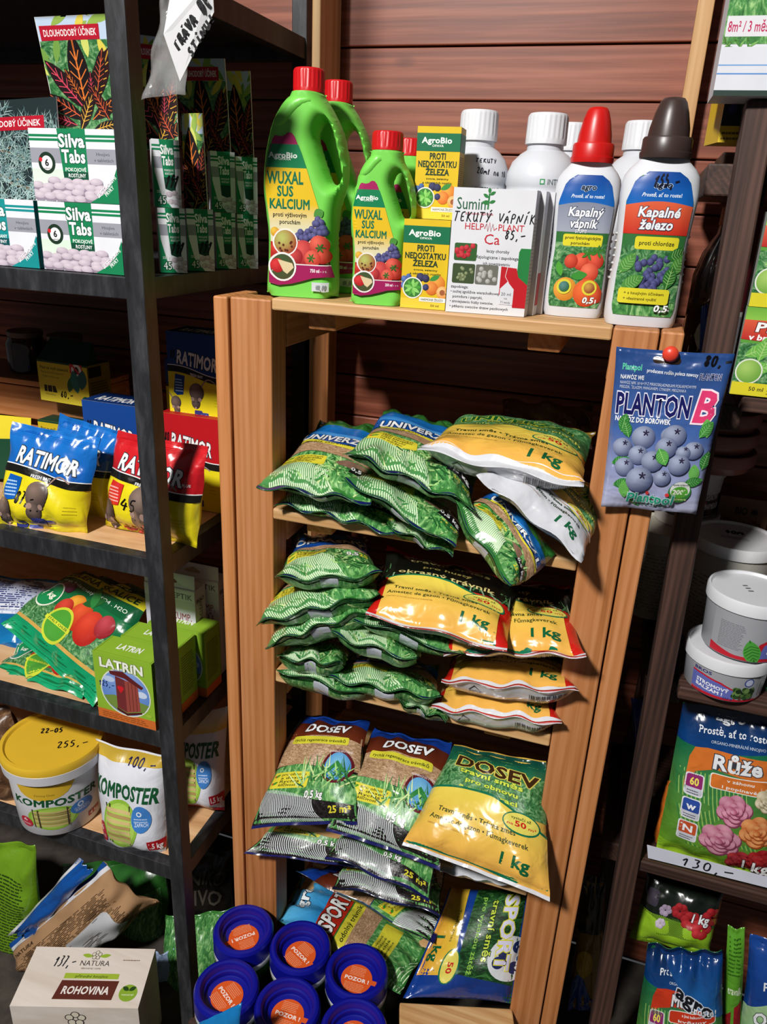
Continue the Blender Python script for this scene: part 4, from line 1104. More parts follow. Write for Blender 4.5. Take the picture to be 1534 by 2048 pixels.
def latrine(Y, x0, x1, label, price):
    H = .1185; w_ = x1 - x0
    ob, n_, sz = carton('latrine_carton', (x0, Y, Z3), (w_, 0, 0), (0, .048, 0), H, 'card', '#88b030', label, 'box', 'latrine powder cartons')
    a = Art(n_['front'], sz['W'], sz['H'], 'card', .02); a.band(0, 0, 1, .14, '#c9692c'); a.lines(.08, .03, .92, .12, 3, '#8a4418', .4)
    a.ell(.52, .47, .43, '#d6dcc8', ry=.36, n=32); a.ell(.52, .47, .41, '#5f86c8', ry=.34, n=32, col2='#86a4da', off=(0, .8))
    a.poly([(.13, .36), (.22, .24), (.4, .15), (.62, .15), (.82, .23), (.91, .36), (.6, .40), (.3, .40)], '#6f8a3c')
    a.ell(.8, .5, .09, '#c8d4ea', ry=.05); a.ell(.25, .63, .1, '#b8c8e6', ry=.045)
    a.poly([(.36, .22), (.36, .70), (.52, .67), (.52, .17)], '#6e2a2c'); a.poly([(.52, .17), (.52, .67), (.74, .64), (.76, .24)], '#93453c'); a.poly([(.26, .76), (.5, .79), (.84, .62), (.8, .58), (.52, .69), (.28, .71)], '#5c1f22')
    a.poly([(.35, .22), (.52, .16), (.78, .23), (.78, .2), (.52, .12), (.35, .18)], '#4e181c')
    for x in (.58, .64, .70): a.stroke([(x, .19 + (x - .52) * .2), (x, .655 - (x - .52) * .12)], .0009, '#5c2420')
    a.ell(.42, .53, .035, '#c81c28'); a.ell(.46, .53, .035, '#c81c28'); a.poly([(.39, .515), (.49, .515), (.44, .45)], '#c81c28')
    a.ell(.9, .2, .05, '#9ab83a', ry=.025)
    a.text('LATRíN', .12, .80, .84, .93, '#e8ece0', 'X', '#7d8a50')
    if price: a.hand('125,-', .06, .50, .34, .58, '#1a2a6a', .0016)
    a.done(ob)
    a = Art(n_['top'], sz['W'], sz['D'], 'card', .02); a.text('LATRíN', .28, .38, .68, .66, '#e8ece0', 'X'); a.done(ob, 'lettering'); flap_lines(ob, n_, sz, '#789c28')
    a = Art(n_['right'], sz['D'], sz['H'], 'card', .02); a.band(0, 0, 1, .14, '#c9692c'); a.lines(.12, .25, .88, .85, 16, '#5f8020', .4); a.done(ob)
    return ob


latrine(.822, -.711, -.607, 'front green latrine powder carton with a wooden outhouse picture', True)
latrine(.874, -.698, -.594, 'middle green latrine powder carton of the row of three', False)
latrine(.926, -.684, -.580, 'rearmost green latrine powder carton of the row of three', False)


def septic(x0, x1, Y, H, label, dep):
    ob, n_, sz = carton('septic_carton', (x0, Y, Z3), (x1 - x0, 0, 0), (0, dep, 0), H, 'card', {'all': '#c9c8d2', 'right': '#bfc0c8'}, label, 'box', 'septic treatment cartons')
    a = Art(n_['front'], sz['W'], sz['H'], 'card', .02); a.band(0, .88, 1, .99, '#d4d4de'); a.text('BIO SEPTIK', .2, .90, .95, .955, '#6a6a72', 'B'); a.text('DO ŽUMP,', .3, .68, .92, .75, '#8a2a34', 'R'); a.text('SEPTIKŮ', .3, .58, .88, .64, '#8a2a34', 'R'); a.poly([(.6, .05), (1, .05), (1, .5), (.7, .5)], '#16301c'); a.done(ob)
    a = Art(n_['right'], sz['D'], sz['H'], 'card', .02); a.text('BIO-CLEAN', .0, .0, .0, .0, '#333'+'333') if False else None
    wp = rotw(.5, .5, 90, sz['D'], sz['H']); a.text('BIO-CLEAN', .5 + .1 * sz['H'] / sz['D'], .47, .5 + .38 * sz['H'] / sz['D'], .52, '#44444c', 'R', warp=wp)
    for y in (.42, .35, .28, .21): a.ell(.5, y, .16, '#a8a8b4')
    a.text('BIO', .15, .86, .85, .9, '#44444c', 'B'); a.done(ob)
    o = np.array([x0, Y + .002, Z3 + H]); w_ = x1 - x0
    hp = [(0, 0), (w_, 0), (w_, .026), (0, .026)]; ht = smooth_curve([(w_ * .36, .009), (w_ * .5, .008), (w_ * .64, .009), (w_ * .64, .013), (w_ * .52, .018), (w_ * .36, .013)], 4)
    slab('hang_tab', [np.array(hp), ht], .0005, .0001, 'card', '#cfced8', Frame(o), ob, 1)
    return ob


septic(-.705, -.611, .953, at(418, 1190, .953)[2] - Z3, 'white septic treatment carton with hang tab behind the latrine cartons', .032)
septic(-.69, -.592, .995, at(436, 1165, .995)[2] - Z3, 'rear white septic treatment carton with hang tab', .032)

# ------------------------------------------------------------------ fourth shelf: compost goods
Z4 = .5175
bc_ = on(124, 1615, Z4); zt_ = min(np.linspace(.6, .8, 400), key=lambda z: abs(proj((bc_[0], bc_[1], z))[1] - 1484))
fr = Frame((bc_[0], bc_[1], Z4), math.radians(38)); bk = thing('compost_bucket', 'white compost bucket with yellow lid and pen price', 'bucket', fr.o)
zr = zt_ - Z4; R1 = .094
rows = [(0, 0, 0, .067, .067, 2), (.003, 0, 0, .0695, .0695, 2), (zr * .5, 0, 0, .075, .075, 2), (zr - .002, 0, 0, .0797, .0797, 2)]
lofted('bucket_body', rows, 'plastic', '#d6d6da', fr, bk, 56)
lofted('bucket_rim', [(zr - .024, 0, 0, .0797, .0797, 2), (zr - .024, 0, 0, .0845, .0845, 2), (zr - .006, 0, 0, .0862, .0862, 2), (zr - .002, 0, 0, .0815, .0815, 2)], 'plastic', '#d0d0d6', fr, bk, 56)
ld = lofted('lid', [(zr - .006, 0, 0, .0858, .0858, 2), (zr + .005, 0, 0, .0867, .0867, 2), (zr + .010, 0, 0, .0845, .0845, 2), (zr + .010, 0, 0, .0783, .0783, 2), (zr + .006, 0, 0, .0752, .0752, 2), (zr + .006, 0, 0, .001, .001, 2)], 'plastic', '#d8b030', fr, bk, 56)
a = Art(lambda u, v: (fr(np.c_[(u - .5) * .14, (v - .5) * .14, np.full(len(u), zr + .006)]), np.tile(fr.d([[0, 0, 1]]), (len(u), 1))), .14, .14, 'ink', .02); a.hand('22-05', .35, .66, .62, .75, '#0c0c10', .0026, sl=-.2); a.hand('255,-', .55, .3, .92, .42, '#0c0c10', .0024, sl=-.1); a.done(ld, 'lettering')


def compost(a, kg='1,5 kg', bucket=False):
    if bucket: a.band(.12, .7, .7, 1, '#d8b030', lo=lambda u: .98 - .27 * np.clip(1 - ((u - .4) / .28) ** 2, 0, 1) ** .5)
    a.text('Zielony Dom', .3, .80, .5, .84, '#8a7a20', 'R') if bucket else None
    a.text('KOMPOSTER', .05, .60, .95, .735, '#14502c', 'X', sl=-.03, sh=.1)
    a.ell(.45, .34, .27, '#8cb83c', ry=.235, n=30); a.ell(.45, .34, .235, '#a8c858', ry=.20, n=28)
    for k in range(7): a.band(.26, .19 + k * .046, .62, .19 + k * .046 + .03, ('#c9b278', '#a98f58')[k % 2], lo=lambda u, k=k: .19 + k * .046 - .06 * (u - .26) * (1 if u.size else 1), hi=lambda u, k=k: .222 + k * .046 - .06 * (u - .26))
    for x in (.25, .31, .60): a.stroke([(x, .16), (x, .53)], .0022, '#4a4030')
    a.ell(.76, .42, .13, '#3d7ac0', ry=.13); a.ell(.74, .47, .035, '#dfe6f0'); a.ell(.74, .47, .02, '#3d7ac0'); a.text('ZAPACH', .68, .35, .85, .385, '#d0dcf0', 'B'); a.lines(.67, .39, .86, .44, 2, '#b8cce8', .4)
    a.ell(.14, .23, .085, '#b8283c', ry=.1); a.text('6', .11, .25, .16, .3, '#eedada', 'B'); a.lines(.08, .18, .2, .22, 2, '#e8c8c8')
    a.band(.83, .10, 1.0, .2, '#b01420'); a.text(kg, .85, .12, .985, .175, '#f0e8e8', 'X')
    return a


a = Art(wrap_fn(rows, fr, .004, zr - .03, 2.2), .165, zr - .03, 'plastic', .006); compost(a, '4 kg', True); a.done(bk)
for k, (cn, th, lb, sd_) in enumerate(((((190, 1478, .885), (338, 1510, .885), (334, 1712, .848), (213, 1692, .842)), .032, 'white compost bag with green lettering in front of the post', 31), (((335, 1425, .99), (456, 1412, .99), (448, 1622, .955), (350, 1612, .945)), .03, 'white compost bag with yellow top behind the steel post', 32))):
    g = bag4(cn, th, seed=sd_, heavy=.3, q=3.5, wr=.003, ripple=.003, seal=.03); g.build('compost_bag', lb, 'bag', 'compost bags', '#d4d6de', mat='film')
    a = g.art(); a.band(0, 0, 1, .035, '#b81c20'); a.band(0, .89 if k == 0 else .8, 1, .985, ('#c8a83a', '#b09434') if k == 0 else ('#d8b43a', '#c9c8c8')); compost(a)
    if k == 0: a.hand('100,-', .5, .875, .9, .95, '#1a1a4a', .0022)
    a.done(g.ob)
g = bag4([(-60, 1392, .90), (24, 1412, .90), (58, 1610, .85), (-70, 1612, .84)], .03, seed=33, wr=.006, ripple=.006); g.build('bark_bag', 'clear bag of brown bark mulch at the picture edge', 'bag', None, '#6a4a30', mat='bark')

# ------------------------------------------------------------------ floor below the steel rack
def bigbag(cn, th, sd_, name, lb, col, mat='film', **k):
    g = bag4(cn, th, seed=sd_, wr=k.pop('wr', .006), ripple=k.pop('ripple', .007), **k); g.build(name, lb, 'bag', None, col, mat=mat); return g


g = bigbag([(-120, 1655, .98), (70, 1690, .95), (110, 1975, .93), (-130, 1975, .93)], .04, 41, 'fertiliser_bag', 'bright green fertiliser bag with small dark print at the picture edge', '#6f9a1e')
a = g.art(); a.lines(.52, .25, .95, .92, 34, '#26400e', .42, .1, -.3); a.lines(.05, .3, .48, .9, 20, '#26400e', .42, .1, -.3); a.done(g.ob)
g = bigbag([(120, 1730, 1.12), (335, 1700, 1.12), (345, 1960, 1.05), (140, 1960, 1.0)], .05, 42, 'soil_sack', 'green sack with a printed lawn behind the brown paper bag', '#2f6a2a'); a = g.art(); a.band(.02, .02, .98, .6, '', mat='grass') if False else a.band(.02, .02, .98, .75, '#2f6a2a', mat='grass'); a.done(g.ob)
g = bigbag([(20, 1890, .91), (215, 1720, .96), (320, 1800, .985), (100, 1985, .915)], .035, 43, 'paper_bag', 'brown paper bag with dense print and a blue crimped opening', '#a8835f', 'paper', bend=(0, -.02, .01))
a = g.art('paper'); a.lines(.06, .05, .94, .72, 42, '#4a3420', .42, .06); a.rr(.5, .12, .86, .5, '#c4c6ca', .03); a.band(0, .86, 1, .93, '#d8d8dc'); a.band(0, .93, 1, 1, '#134a94'); a.text('NATURA', .1, .75, .3, .79, '#3a2a1a'); a.done(g.ob)
pb_ = bag4([(180, 1735, .93), (196, 1722, .93), (60, 1880, .90), (30, 1895, .90)], .004, seed=49)
g = bigbag([(160, 1715, .945), (185, 1742, .935), (62, 1880, .90), (20, 1868, .90)], .012, 44, 'film_bag', 'blue crimped bag mouth above the brown paper bag', '#0f4f9c', 'foil'); a = g.art('foil'); a.band(0, 0, .12, 1, '#d8dade'); a.done(g.ob)
g = bigbag([(310, 1690, 1.18), (470, 1700, 1.18), (470, 1935, 1.14), (320, 1935, 1.12)], .04, 45, 'dark_sack', 'nearly black sack with grey capital letters behind the steel post', '#15120f'); a = g.art(); a.text('ORGANIKO', .1, .78, .95, .87, '#4a443c', 'B'); a.text('HNOJIVO', .1, .62, .92, .74, '#4a443c', 'B'); a.poly([(.3, .35), (.75, .5), (.75, .32), (.35, .2)], '#8a7a24'); a.done(g.ob)
g = bigbag([(330, 1830, 1.03), (470, 1815, 1.08), (440, 2060, .97), (320, 2060, .95)], .04, 46, 'lawn_bag', 'green lawn bag standing behind the post foot', '#3a7a34'); a = g.art(); a.band(.02, .02, .98, .98, '#3a7a34', mat='grass'); a.done(g.ob)
g = bigbag([(-60, 1925, .99), (60, 1935, .99), (75, 2120, .95), (-60, 2120, .94)], .03, 47, 'lawn_bag', 'dark green lawn bag low at the picture edge', '#1f5a2c'); a = g.art(); a.band(.02, .02, .98, .98, '#1f5a2c', mat='darkgrass'); a.done(g.ob)
g = bigbag([(300, 1905, .985), (345, 1900, .985), (345, 2120, .95), (300, 2120, .95)], .015, 48, 'seed_bag', 'narrow pale blue and green bag beside the wooden look carton', '#9fb4d6'); a = g.art(); a.band(.02, .02, .98, .6, '#3a7a34', mat='grass'); a.done(g.ob)

p = [on(19, 2012, .2), on(276, 2017, .2), on(307, 1898, .2), on(73, 1893, .2)]; U = p[1] - p[0]; D = p[3] - p[0]; D = D - U * D.dot(U) / U.dot(U) * .85
ob, n_, sz = carton('horn_meal_carton', p[0] - [0, 0, .199], U, D, .199, 'natwood', '#d8c6b0', 'pale wood patterned carton with brown name panel on the floor', 'box')
a = Art(n_['top'], sz['W'], sz['D'], 'card', .02)
for k in range(5): a.ell(.53 + .026 * math.cos(k * 1.257 + .3), .865 + .05 * math.sin(k * 1.257 + .3), .017, '#3a3a30', ry=.035); a.ell(.53 + .026 * math.cos(k * 1.257 + .3), .865 + .05 * math.sin(k * 1.257 + .3), .013, '#e0d6c4', ry=.028)
a.leaf(.5, .84, .02, .008, 170, '#9ab83a'); a.leaf(.56, .84, .02, .008, 10, '#9ab83a')
a.text('NATURA', .42, .68, .66, .77, '#3a3430', 'R'); a.text('PŘÍRODNÍ BEZ CHEMIE', .44, .62, .6, .645, '#6a6258', 'R'); a.band(.33, .46, .77, .55, '#a4bc3a'); a.text('přírodní hnojivo', .42, .48, .68, .52, '#3a4a10', 'B', sh=.2)
a.poly([(.3, .12), (.77, .12), (.785, .43), (.325, .43)], '#5f2c22'); a.text('ROHOVINA', .355, .21, .725, .33, '#efe6e0', 'X', sh=.1)
a.ell(.885, .24, .072, '#8cae34', n=28); a.leaf(.885, .28, .014, .008, 30, '#2a4a1a'); a.leaf(.885, .28, .014, .008, 150, '#2a4a1a'); a.text('natural', .84, .2, .93, .225, '#e8f0d0'); a.lines(.76, .78, .92, .82, 1, '#8a7464'); a.hand('137,-', .2, .66, .38, .84, '#26262a', .0024); a.done(ob)
a = Art(n_['front'], sz['W'], sz['H'], 'card', .02)
for k in range(5): a.ell(.5 + .05 * math.cos(k * 1.257 + .3), .85 + .055 * math.sin(k * 1.257 + .3), .036, '#2a2a24', ry=.04); a.ell(.5 + .05 * math.cos(k * 1.257 + .3), .85 + .055 * math.sin(k * 1.257 + .3), .028, '#e0d6c4', ry=.032)
a.text('NATURA', .32, .58, .68, .7, '#3a3430', 'R'); a.poly([(.22, .2), (.8, .2), (.82, .42), (.24, .42)], '#5f2c22'); a.text('ROHOVINA', .28, .26, .76, .36, '#efe6e0', 'X', sh=.1); a.done(ob)

# ================================================================== goods on the pine shelf
ZT = 1.439
# ------------------------------------------------------------------ green jugs with handles
def jug(base, s_, yaw, label, neck, capr, caph, vol, sticker, group):
    """outline drawn on a 650 x 1600 grid, s_ metres per grid step"""
    fr = Frame((base[0], base[1], base[2]), yaw); t = thing('fertiliser_jug', label, 'jug', base, group)
    q = lambda pts: np.array([((x - 470) * s_, (1700 - y) * s_) for x, y in pts])
    n0, n1 = 503 - neck, 503 + neck
    out = smooth_curve([(215, 1699), (192, 1670), (195, 1560), (205, 1400), (206, 1250), (190, 1100), (173, 950), (177, 800), (192, 680), (215, 580), (242, 490), (288, 400), (338, 335), (n0 - 5, 296), (n0, 286), (n1, 286), (n1 + 12, 306), (680, 370), (730, 450), (775, 545), (802, 650), (816, 760), (815, 850), (796, 930), (770, 1010), (752, 1110), (745, 1250), (748, 1450), (757, 1600), (752, 1675), (728, 1699)], 6); out[:, 1] = np.minimum(out[:, 1], 1699)
    hole = smooth_curve([(585, 560), (612, 490), (650, 470), (690, 520), (722, 620), (752, 730), (768, 815), (760, 862), (730, 885), (695, 862), (655, 770), (612, 660)], 8)
    T_ = .033 * s_ / .000169; inf = Inflate([q(out), q(hole)], T_, .0165 * s_ / .000169, 1.5 * s_, (1700 - 286.5) * s_, .0032)
    inf.build('jug_body', 'plastic', '#74cc50', fr, t)
    sh_ = q(smooth_curve([(262, 500), (272, 450), (312, 390), (365, 340), (420, 318), (n1 - 60, 316), (n1 - 30, 345), (520, 375), (455, 420), (400, 485), (345, 520), (290, 522)], 5)); i2 = Inflate([sh_], .0035, .007, -9, 9, .005)
    h0 = inf.half; i2_half = i2.half; i2.half = lambda P: h0(P) + i2_half(P) - .0012
    i2.build('shoulder_swirl', 'plastic', '#74cc50', fr, t)
    cx = (503 - 470) * s_; fc = Frame(fr(np.array([[cx, 0, 0]]))[0], yaw)
    lofted('neck', cyl(capr * .86, capr * .86, (1700 - 300) * s_, (1700 - 262) * s_, .001), 'plastic', '#74cc50', fc, t); ribbed('screw_cap', capr, capr * .985, (1700 - 278) * s_, (1700 - 278) * s_ + caph, 'plastic', '#c01218', fc, t, 22, .035, .9)
    Z = lambda x, y: ((x - 170) / 650, (1700 - y) / 1450)
    a = Art(inf.fn(fr, ((170 - 470) * s_, 0), 650 * s_, 1450 * s_), 650 * s_, 1450 * s_, 'plastic', .004, .0008, .00005)
    P = lambda pts, c: a.poly([Z(*p) for p in pts], c); T = lambda tx, x0, y0, x1, y1, c, st='B', out=None, **k: a.text(tx, *Z(x0, y0), *Z(x1, y1), c, st, out, **k)
    E = lambda x, y, r, c, c2=None: a.ell(*Z(x, y), r / 650, c, col2=c2, n=22)
    lab = [(262, 632), (270, 598), (305, 575), (345, 582), (375, 575), (400, 555), (430, 556), (452, 580), (475, 632), (500, 680), (540, 790), (580, 900), (620, 1010), (655, 1110), (680, 1220), (695, 1330), (715, 1440), (735, 1545), (690, 1540), (600, 1550), (520, 1575), (430, 1600), (330, 1615), (245, 1600), (245, 1450), (250, 1300), (240, 1150), (222, 1020), (205, 900), (212, 790), (235, 700)]
    lab = [(p[0] + (16 if p[0] < 300 else 0), p[1]) for p in lab]; P(lab, '#a01858')
    P([(268, 632), (478, 632), (500, 680), (542, 788), (228, 788), (248, 700)], '#067a4a'); P([(228, 788), (542, 788), (580, 900), (620, 1010), (655, 1110), (680, 1220), (698, 1350), (712, 1452), (262, 1452), (266, 1300), (256, 1150), (238, 1020), (222, 900)], lambda u, v: np.where((v < .34)[:, None], L('#d8d2b0'), L('#dcb61e') * np.clip((v - .34) / .12, 0, 1)[:, None] + L('#d8d2b0') * (1 - np.clip((v - .34) / .12, 0, 1)[:, None])))
    T('AgroBio', 258, 722, 470, 686, '#eaf0ea', 'X'); T('OPAVA', 332, 738, 424, 722, '#eaf0ea', 'B')
    for tx, x0, x1, y0, y1 in (('WUXAL', 245, 516, 895, 815), ('SUS', 322, 440, 980, 912), ('KALCIUM', 265, 565, 1066, 1000)): T(tx, x0, y0, x1, y1, '#0b6a4a', 'X')
    T('proti výživovým', 288, 1122, 544, 1092, '#1c1c12', 'B'); T('poruchám', 338, 1172, 496, 1142, '#1c1c12', 'B')
    P([(266, 1300), (690, 1300), (712, 1452), (262, 1452)], '#b02a24')
    for x, y, r, c, c2 in ((300, 1230, 34, '#c08a1a', '#e6c04a'), (312, 1350, 46, '#a01c18', '#d84a3a'), (330, 1250, 36, '#c8661c', '#e8b04a')): E(x, y, r, c, c2)
    a.leaf(*Z(600, 1110), .014 * s_ / .000171, .012 * s_ / .000171, 30, '#4a8a3a')
    for k, (x, y) in enumerate(((630, 1130), (655, 1150), (610, 1160), (640, 1185), (670, 1190), (585, 1200), (615, 1215), (650, 1225), (555, 1220), (530, 1240), (500, 1225), (480, 1250), (510, 1265), (545, 1265), (580, 1250), (605, 1250), (680, 1220), (625, 1160))): E(x, y, 24, '#26224a', '#6a6aa0')
    for x, y, r, c, c2 in ((520, 1370, 90, '#9a1420', '#e05a54'), (460, 1400, 60, '#8f1420', '#d04a48'), (640, 1310, 68, '#a82018', '#ec6a58'), (665, 1390, 55, '#a01c18', '#e05a48'), (595, 1410, 62, '#b02a1c', '#f0705c')): E(x, y, r, c, c2)
    for x, y in ((650, 1330), (585, 1405)):
        for an in range(0, 360, 60): a.leaf(*Z(x, y), .006 * s_ / .000171, .002 * s_ / .000171, an, '#3a6a2a')
    E(385, 1300, 96, '#e8e4e0'); E(385, 1300, 86, '#9a3a24', '#b8c46a')
    for k in range(9): E(385 + 50 * math.cos(k * 2.2), 1330 + 34 * math.sin(k * 1.7), 9, '#5a2414')
    P([(262, 1452), (712, 1452), (735, 1545), (690, 1540), (600, 1550), (520, 1575), (430, 1600), (330, 1615), (261, 1600)], '#9c1a56'); P([(262, 1452), (712, 1452), (713, 1460), (262, 1460)], '#e0d8d8')
    E(365, 1478, 106, '#e8e4e0'); E(365, 1478, 92, '#4a4a2a', '#3a5a34'); E(325, 1470, 52, '#a8141c', '#d83a3a'); P([(325, 1425), (440, 1450), (452, 1480), (400, 1530), (370, 1510)], '#d8c49a')
    T(vol, 580, 1508, 650, 1484, '#f0e6ea', 'X'); T('± 3 %'.replace('±', '+'), 656, 1508, 690, 1494, '#f0e6ea', 'R')
    if sticker: P([(592, 1580), (705, 1580), (705, 1645), (592, 1645)], '#c8ccd0'); a.hand('400,00', *Z(620, 1635), *Z(690, 1600), '#8a8e94', .0008)
    a.done(t)
    return t


GJ = 'green handled fertiliser jugs'
bj = at(598, 592, .966)
big = jug((-.4345, .978, ZT), .0001690, math.radians(9), 'large green jug with red cap at the front of the top plank', 117, .0195, .0262, '750 ml', True, GJ)
copy_thing(big, (0.002, .092, 0), 'large green jug standing behind the large front jug')
sm = jug((-.3215, .957, ZT), .0001245, math.radians(8), 'small green jug with red cap at the front of the top plank', 118 * 1.28, .0187, .0205, '250 ml', False, GJ)
copy_thing(sm, (0.002, .088, 0), 'small green jug standing behind the small front jug')

# ------------------------------------------------------------------ yellow iron supplement cartons
def iron_box(q0, q1, Y, ytop, z, label, H=None):
    p0, p1 = at(*q0, Y), at(*q1, Y); H = H or at(*ytop, Y)[2] - p0[2]
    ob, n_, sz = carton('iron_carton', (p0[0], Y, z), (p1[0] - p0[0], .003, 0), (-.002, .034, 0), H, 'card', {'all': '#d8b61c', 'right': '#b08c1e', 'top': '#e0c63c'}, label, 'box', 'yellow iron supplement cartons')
    a = Art(n_['front'], sz['W'], sz['H'], 'card', .02); a.band(0, .74, 1, .93, '#0a6a44'); a.text('AgroBio', .12, .825, .80, .885, '#eaf0ea', 'X'); a.text('OPAVA', .36, .785, .62, .81, '#eaf0ea', 'B')
    for k, (tx, x0, x1) in enumerate((('PROTI', .32, .68), ('NEDOSTATKU', .06, .94), ('ŽELEZA', .24, .78))): a.text(tx, x0, .655 - k * .085, x1, .72 - k * .085, '#1d3a24', 'X')
    a.text('ovoce, zeleniny', .26, .435, .78, .455, '#2a3a1a'); a.text('a okrasných rostlin', .18, .39, .86, .412, '#2a3a1a')
    for x, y, r, c, c2 in ((.06, .33, .07, '#2a4a8a', '#6a8ac8'), (.16, .36, .06, '#26407a', '#5a7ab8'), (.04, .26, .06, '#2a4a8a', '#6a8ac8'), (.42, .36, .09, '#1a1a34', '#4a4a74'), (.54, .35, .08, '#1a1a34', '#44446c'), (.8, .3, .17, '#c86a1c', '#eca84a'), (.68, .24, .14, '#c8601a', '#e89a4a'), (.92, .2, .13, '#d88a3a', '#f0c88a'), (.92, .2, .06, '#9a5a34', None), (.55, .25, .07, '#1c2044', '#4a5080')): a.ell(x, y, r, c, col2=c2)
    a.leaf(.62, .33, .014, .006, 25, '#3a8a3a'); a.band(0, .0, 1, .115, '#e0c63c'); a.ell(.26, .235, .225, '#e6e6e0', n=28); a.ell(.26, .235, .2, '#3a7a34', n=28)
    for an in range(0, 360, 40): a.leaf(.26, .235, sz['W'] * .19, sz['W'] * .07, an + 8, ('#4a9a3a', '#7ac05a', '#8ccf6a')[an // 40 % 3])
    a.band(.42, .085, 1, .135, '#e6e6e0'); a.text('HARMONIE ŽELEZO', .46, .097, .95, .122, '#2a3a2a', 'B'); a.text('50 ml', .68, .03, .86, .055, '#3a3414', 'B'); a.done(ob)
    a = Art(n_['right'], sz['D'], sz['H'], 'card', .02); a.band(0, .74, 1, .93, '#0a5a3a'); a.lines(.1, .1, .9, .7, 26, '#5a4a10', .4); a.done(ob)
    flap_lines(ob, n_, sz, '#b89a20'); return ob


HI = at(809, 437, .936)[2] - ZT
iron_box((800, 615), (888, 621), .936, None, ZT, 'lower front yellow iron supplement carton', HI)
iron_box((822, 608), (908, 612), .974, None, ZT, 'yellow iron supplement carton hidden behind the lower front one', HI)
iron_box((826, 432), (909, 436), .972, None, ZT + HI + .0006, 'upper yellow iron supplement carton standing on the rear one', at(836, 253, .972)[2] - ZT - HI)

# ------------------------------------------------------------------ calcium cartons
p0, p1 = on(890.5, 622.5, ZT), on(1049, 633, ZT); HS = at(913, 374, p0[1])[2] - ZT
for k in range(3):
    sh = np.array([.0075 * k, .0225 * k, 0])
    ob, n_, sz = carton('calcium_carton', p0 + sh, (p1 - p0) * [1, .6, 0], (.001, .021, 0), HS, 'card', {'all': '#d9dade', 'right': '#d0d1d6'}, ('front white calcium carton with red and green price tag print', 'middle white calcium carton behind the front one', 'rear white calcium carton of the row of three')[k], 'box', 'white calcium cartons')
    a = Art(n_['front'], sz['W'], sz['H'], 'card', .02)
    if k == 0:
        a.text('Sumin', .05, .835, .40, .925, '#1f5a3a', 'R'); a.stroke([(.43, .84), (.435, .96)], .0018, '#2a7a3a')
        for x, y, an in ((.43, .93, 150), (.44, .95, 30), (.43, .88, 160), (.44, .89, 20), (.435, .96, 90), (.43, .905, 200)): a.leaf(x, y, .0075, .0035, an, '#2a7a3a')
        a.text('zdrowa apteka', .16, .795, .5, .815, '#c85a6a', 'R'); a.text('HELP', .17, .68, .40, .73, '#c01c2c', 'R'); a.text('PLANT', .58, .68, .89, .73, '#c01c2c', 'R')
        a.stroke([(.41, .69), (.43, .73), (.45, .67), (.47, .74), (.49, .67), (.51, .73), (.53, .68), (.56, .70)], .0011, '#c01c2c'); a.text('Ca', .42, .57, .61, .65, '#c01c2c', 'R')
        a.text('leczy choroby', .46, .505, .74, .53, '#26262c', 'R'); a.text('fizjologiczne i zapobiega', .34, .455, .86, .48, '#26262c', 'R'); a.text('ich powstawaniu', .43, .405, .76, .43, '#26262c', 'R')
        for x0, y0, kind in ((.06, .43, 0), (.055, .245, 1), (.345, .245, 2)):
            a.rr(x0, y0, x0 + .28, y0 + .14 + (.02 if kind else 0), ('#2f5a2a', '#3a4a2c', '#6a6a60')[kind], .02)
            for j in range(14): a.ell(x0 + .03 + .22 * a.seed.rand(), y0 + .02 + .11 * a.seed.rand(), (.032, .022, .03)[kind], ('#9a1420', '#4a5a34', '#8a8a84')[kind], col2=('#d8404a', '#a0a880', '#c4c4be')[kind])
        a.poly([(.88, .55), (1, .55), (1, .25), (.86, .32), (.86, .52)], '#1f7a3a'); a.poly([(.66, .40), (.85, .39), (.88, .32), (1, .26), (1, .07), (.84, .07), (.82, .17), (.66, .17)], '#b81420')
        a.stroke([(.74, .4), (.72, .32), (.77, .27)], .0006, '#d8d8d8'); a.poly([(.67, .22), (.755, .28), (.84, .22), (.84, .09), (.67, .09)], '#d4d5da'); a.text('20 ml', .69, .165, .81, .19, '#222228', 'R'); a.text('na', .73, .135, .77, .15, '#222228', 'R'); a.text('7 l wody', .69, .1, .81, .12, '#222228', 'R')
        for j, tx in enumerate(('zapobiega:', '• suchej zgniliźnie wierzchołkowej', 'pomidora i papryki,', '• zmniejszeniu liczby owoców,', '• pękaniu owoców drzew pestkowych')): a.text(tx, .05 + (.03 if j == 2 else 0), .205 - j * .041, (.27, .66, .46, .60, .79)[j], .228 - j * .041, '#222228', 'R')
        a.hand('TEKUTÝ VÁPNÍK', .02, .74, 1.02, .815, '#0c0c10', .0012, sh=.12); a.hand('85,-', .66, .615, .92, .685, '#0c0c10', .0013, sh=.12)
    else: a.text('Sumin', .05, .835, .40, .925, '#1f5a3a', 'R'); a.text('HELP PLANT', .17, .68, .89, .73, '#c01c2c', 'R')
    a.done(ob); a = Art(n_['right'], sz['D'], sz['H'], 'card', .02); a.band(.1, .08, .9, .35, '#b8303c') if k == 1 else a.lines(.15, .1, .85, .8, 24, '#b0b0b8', .4); a.done(ob)

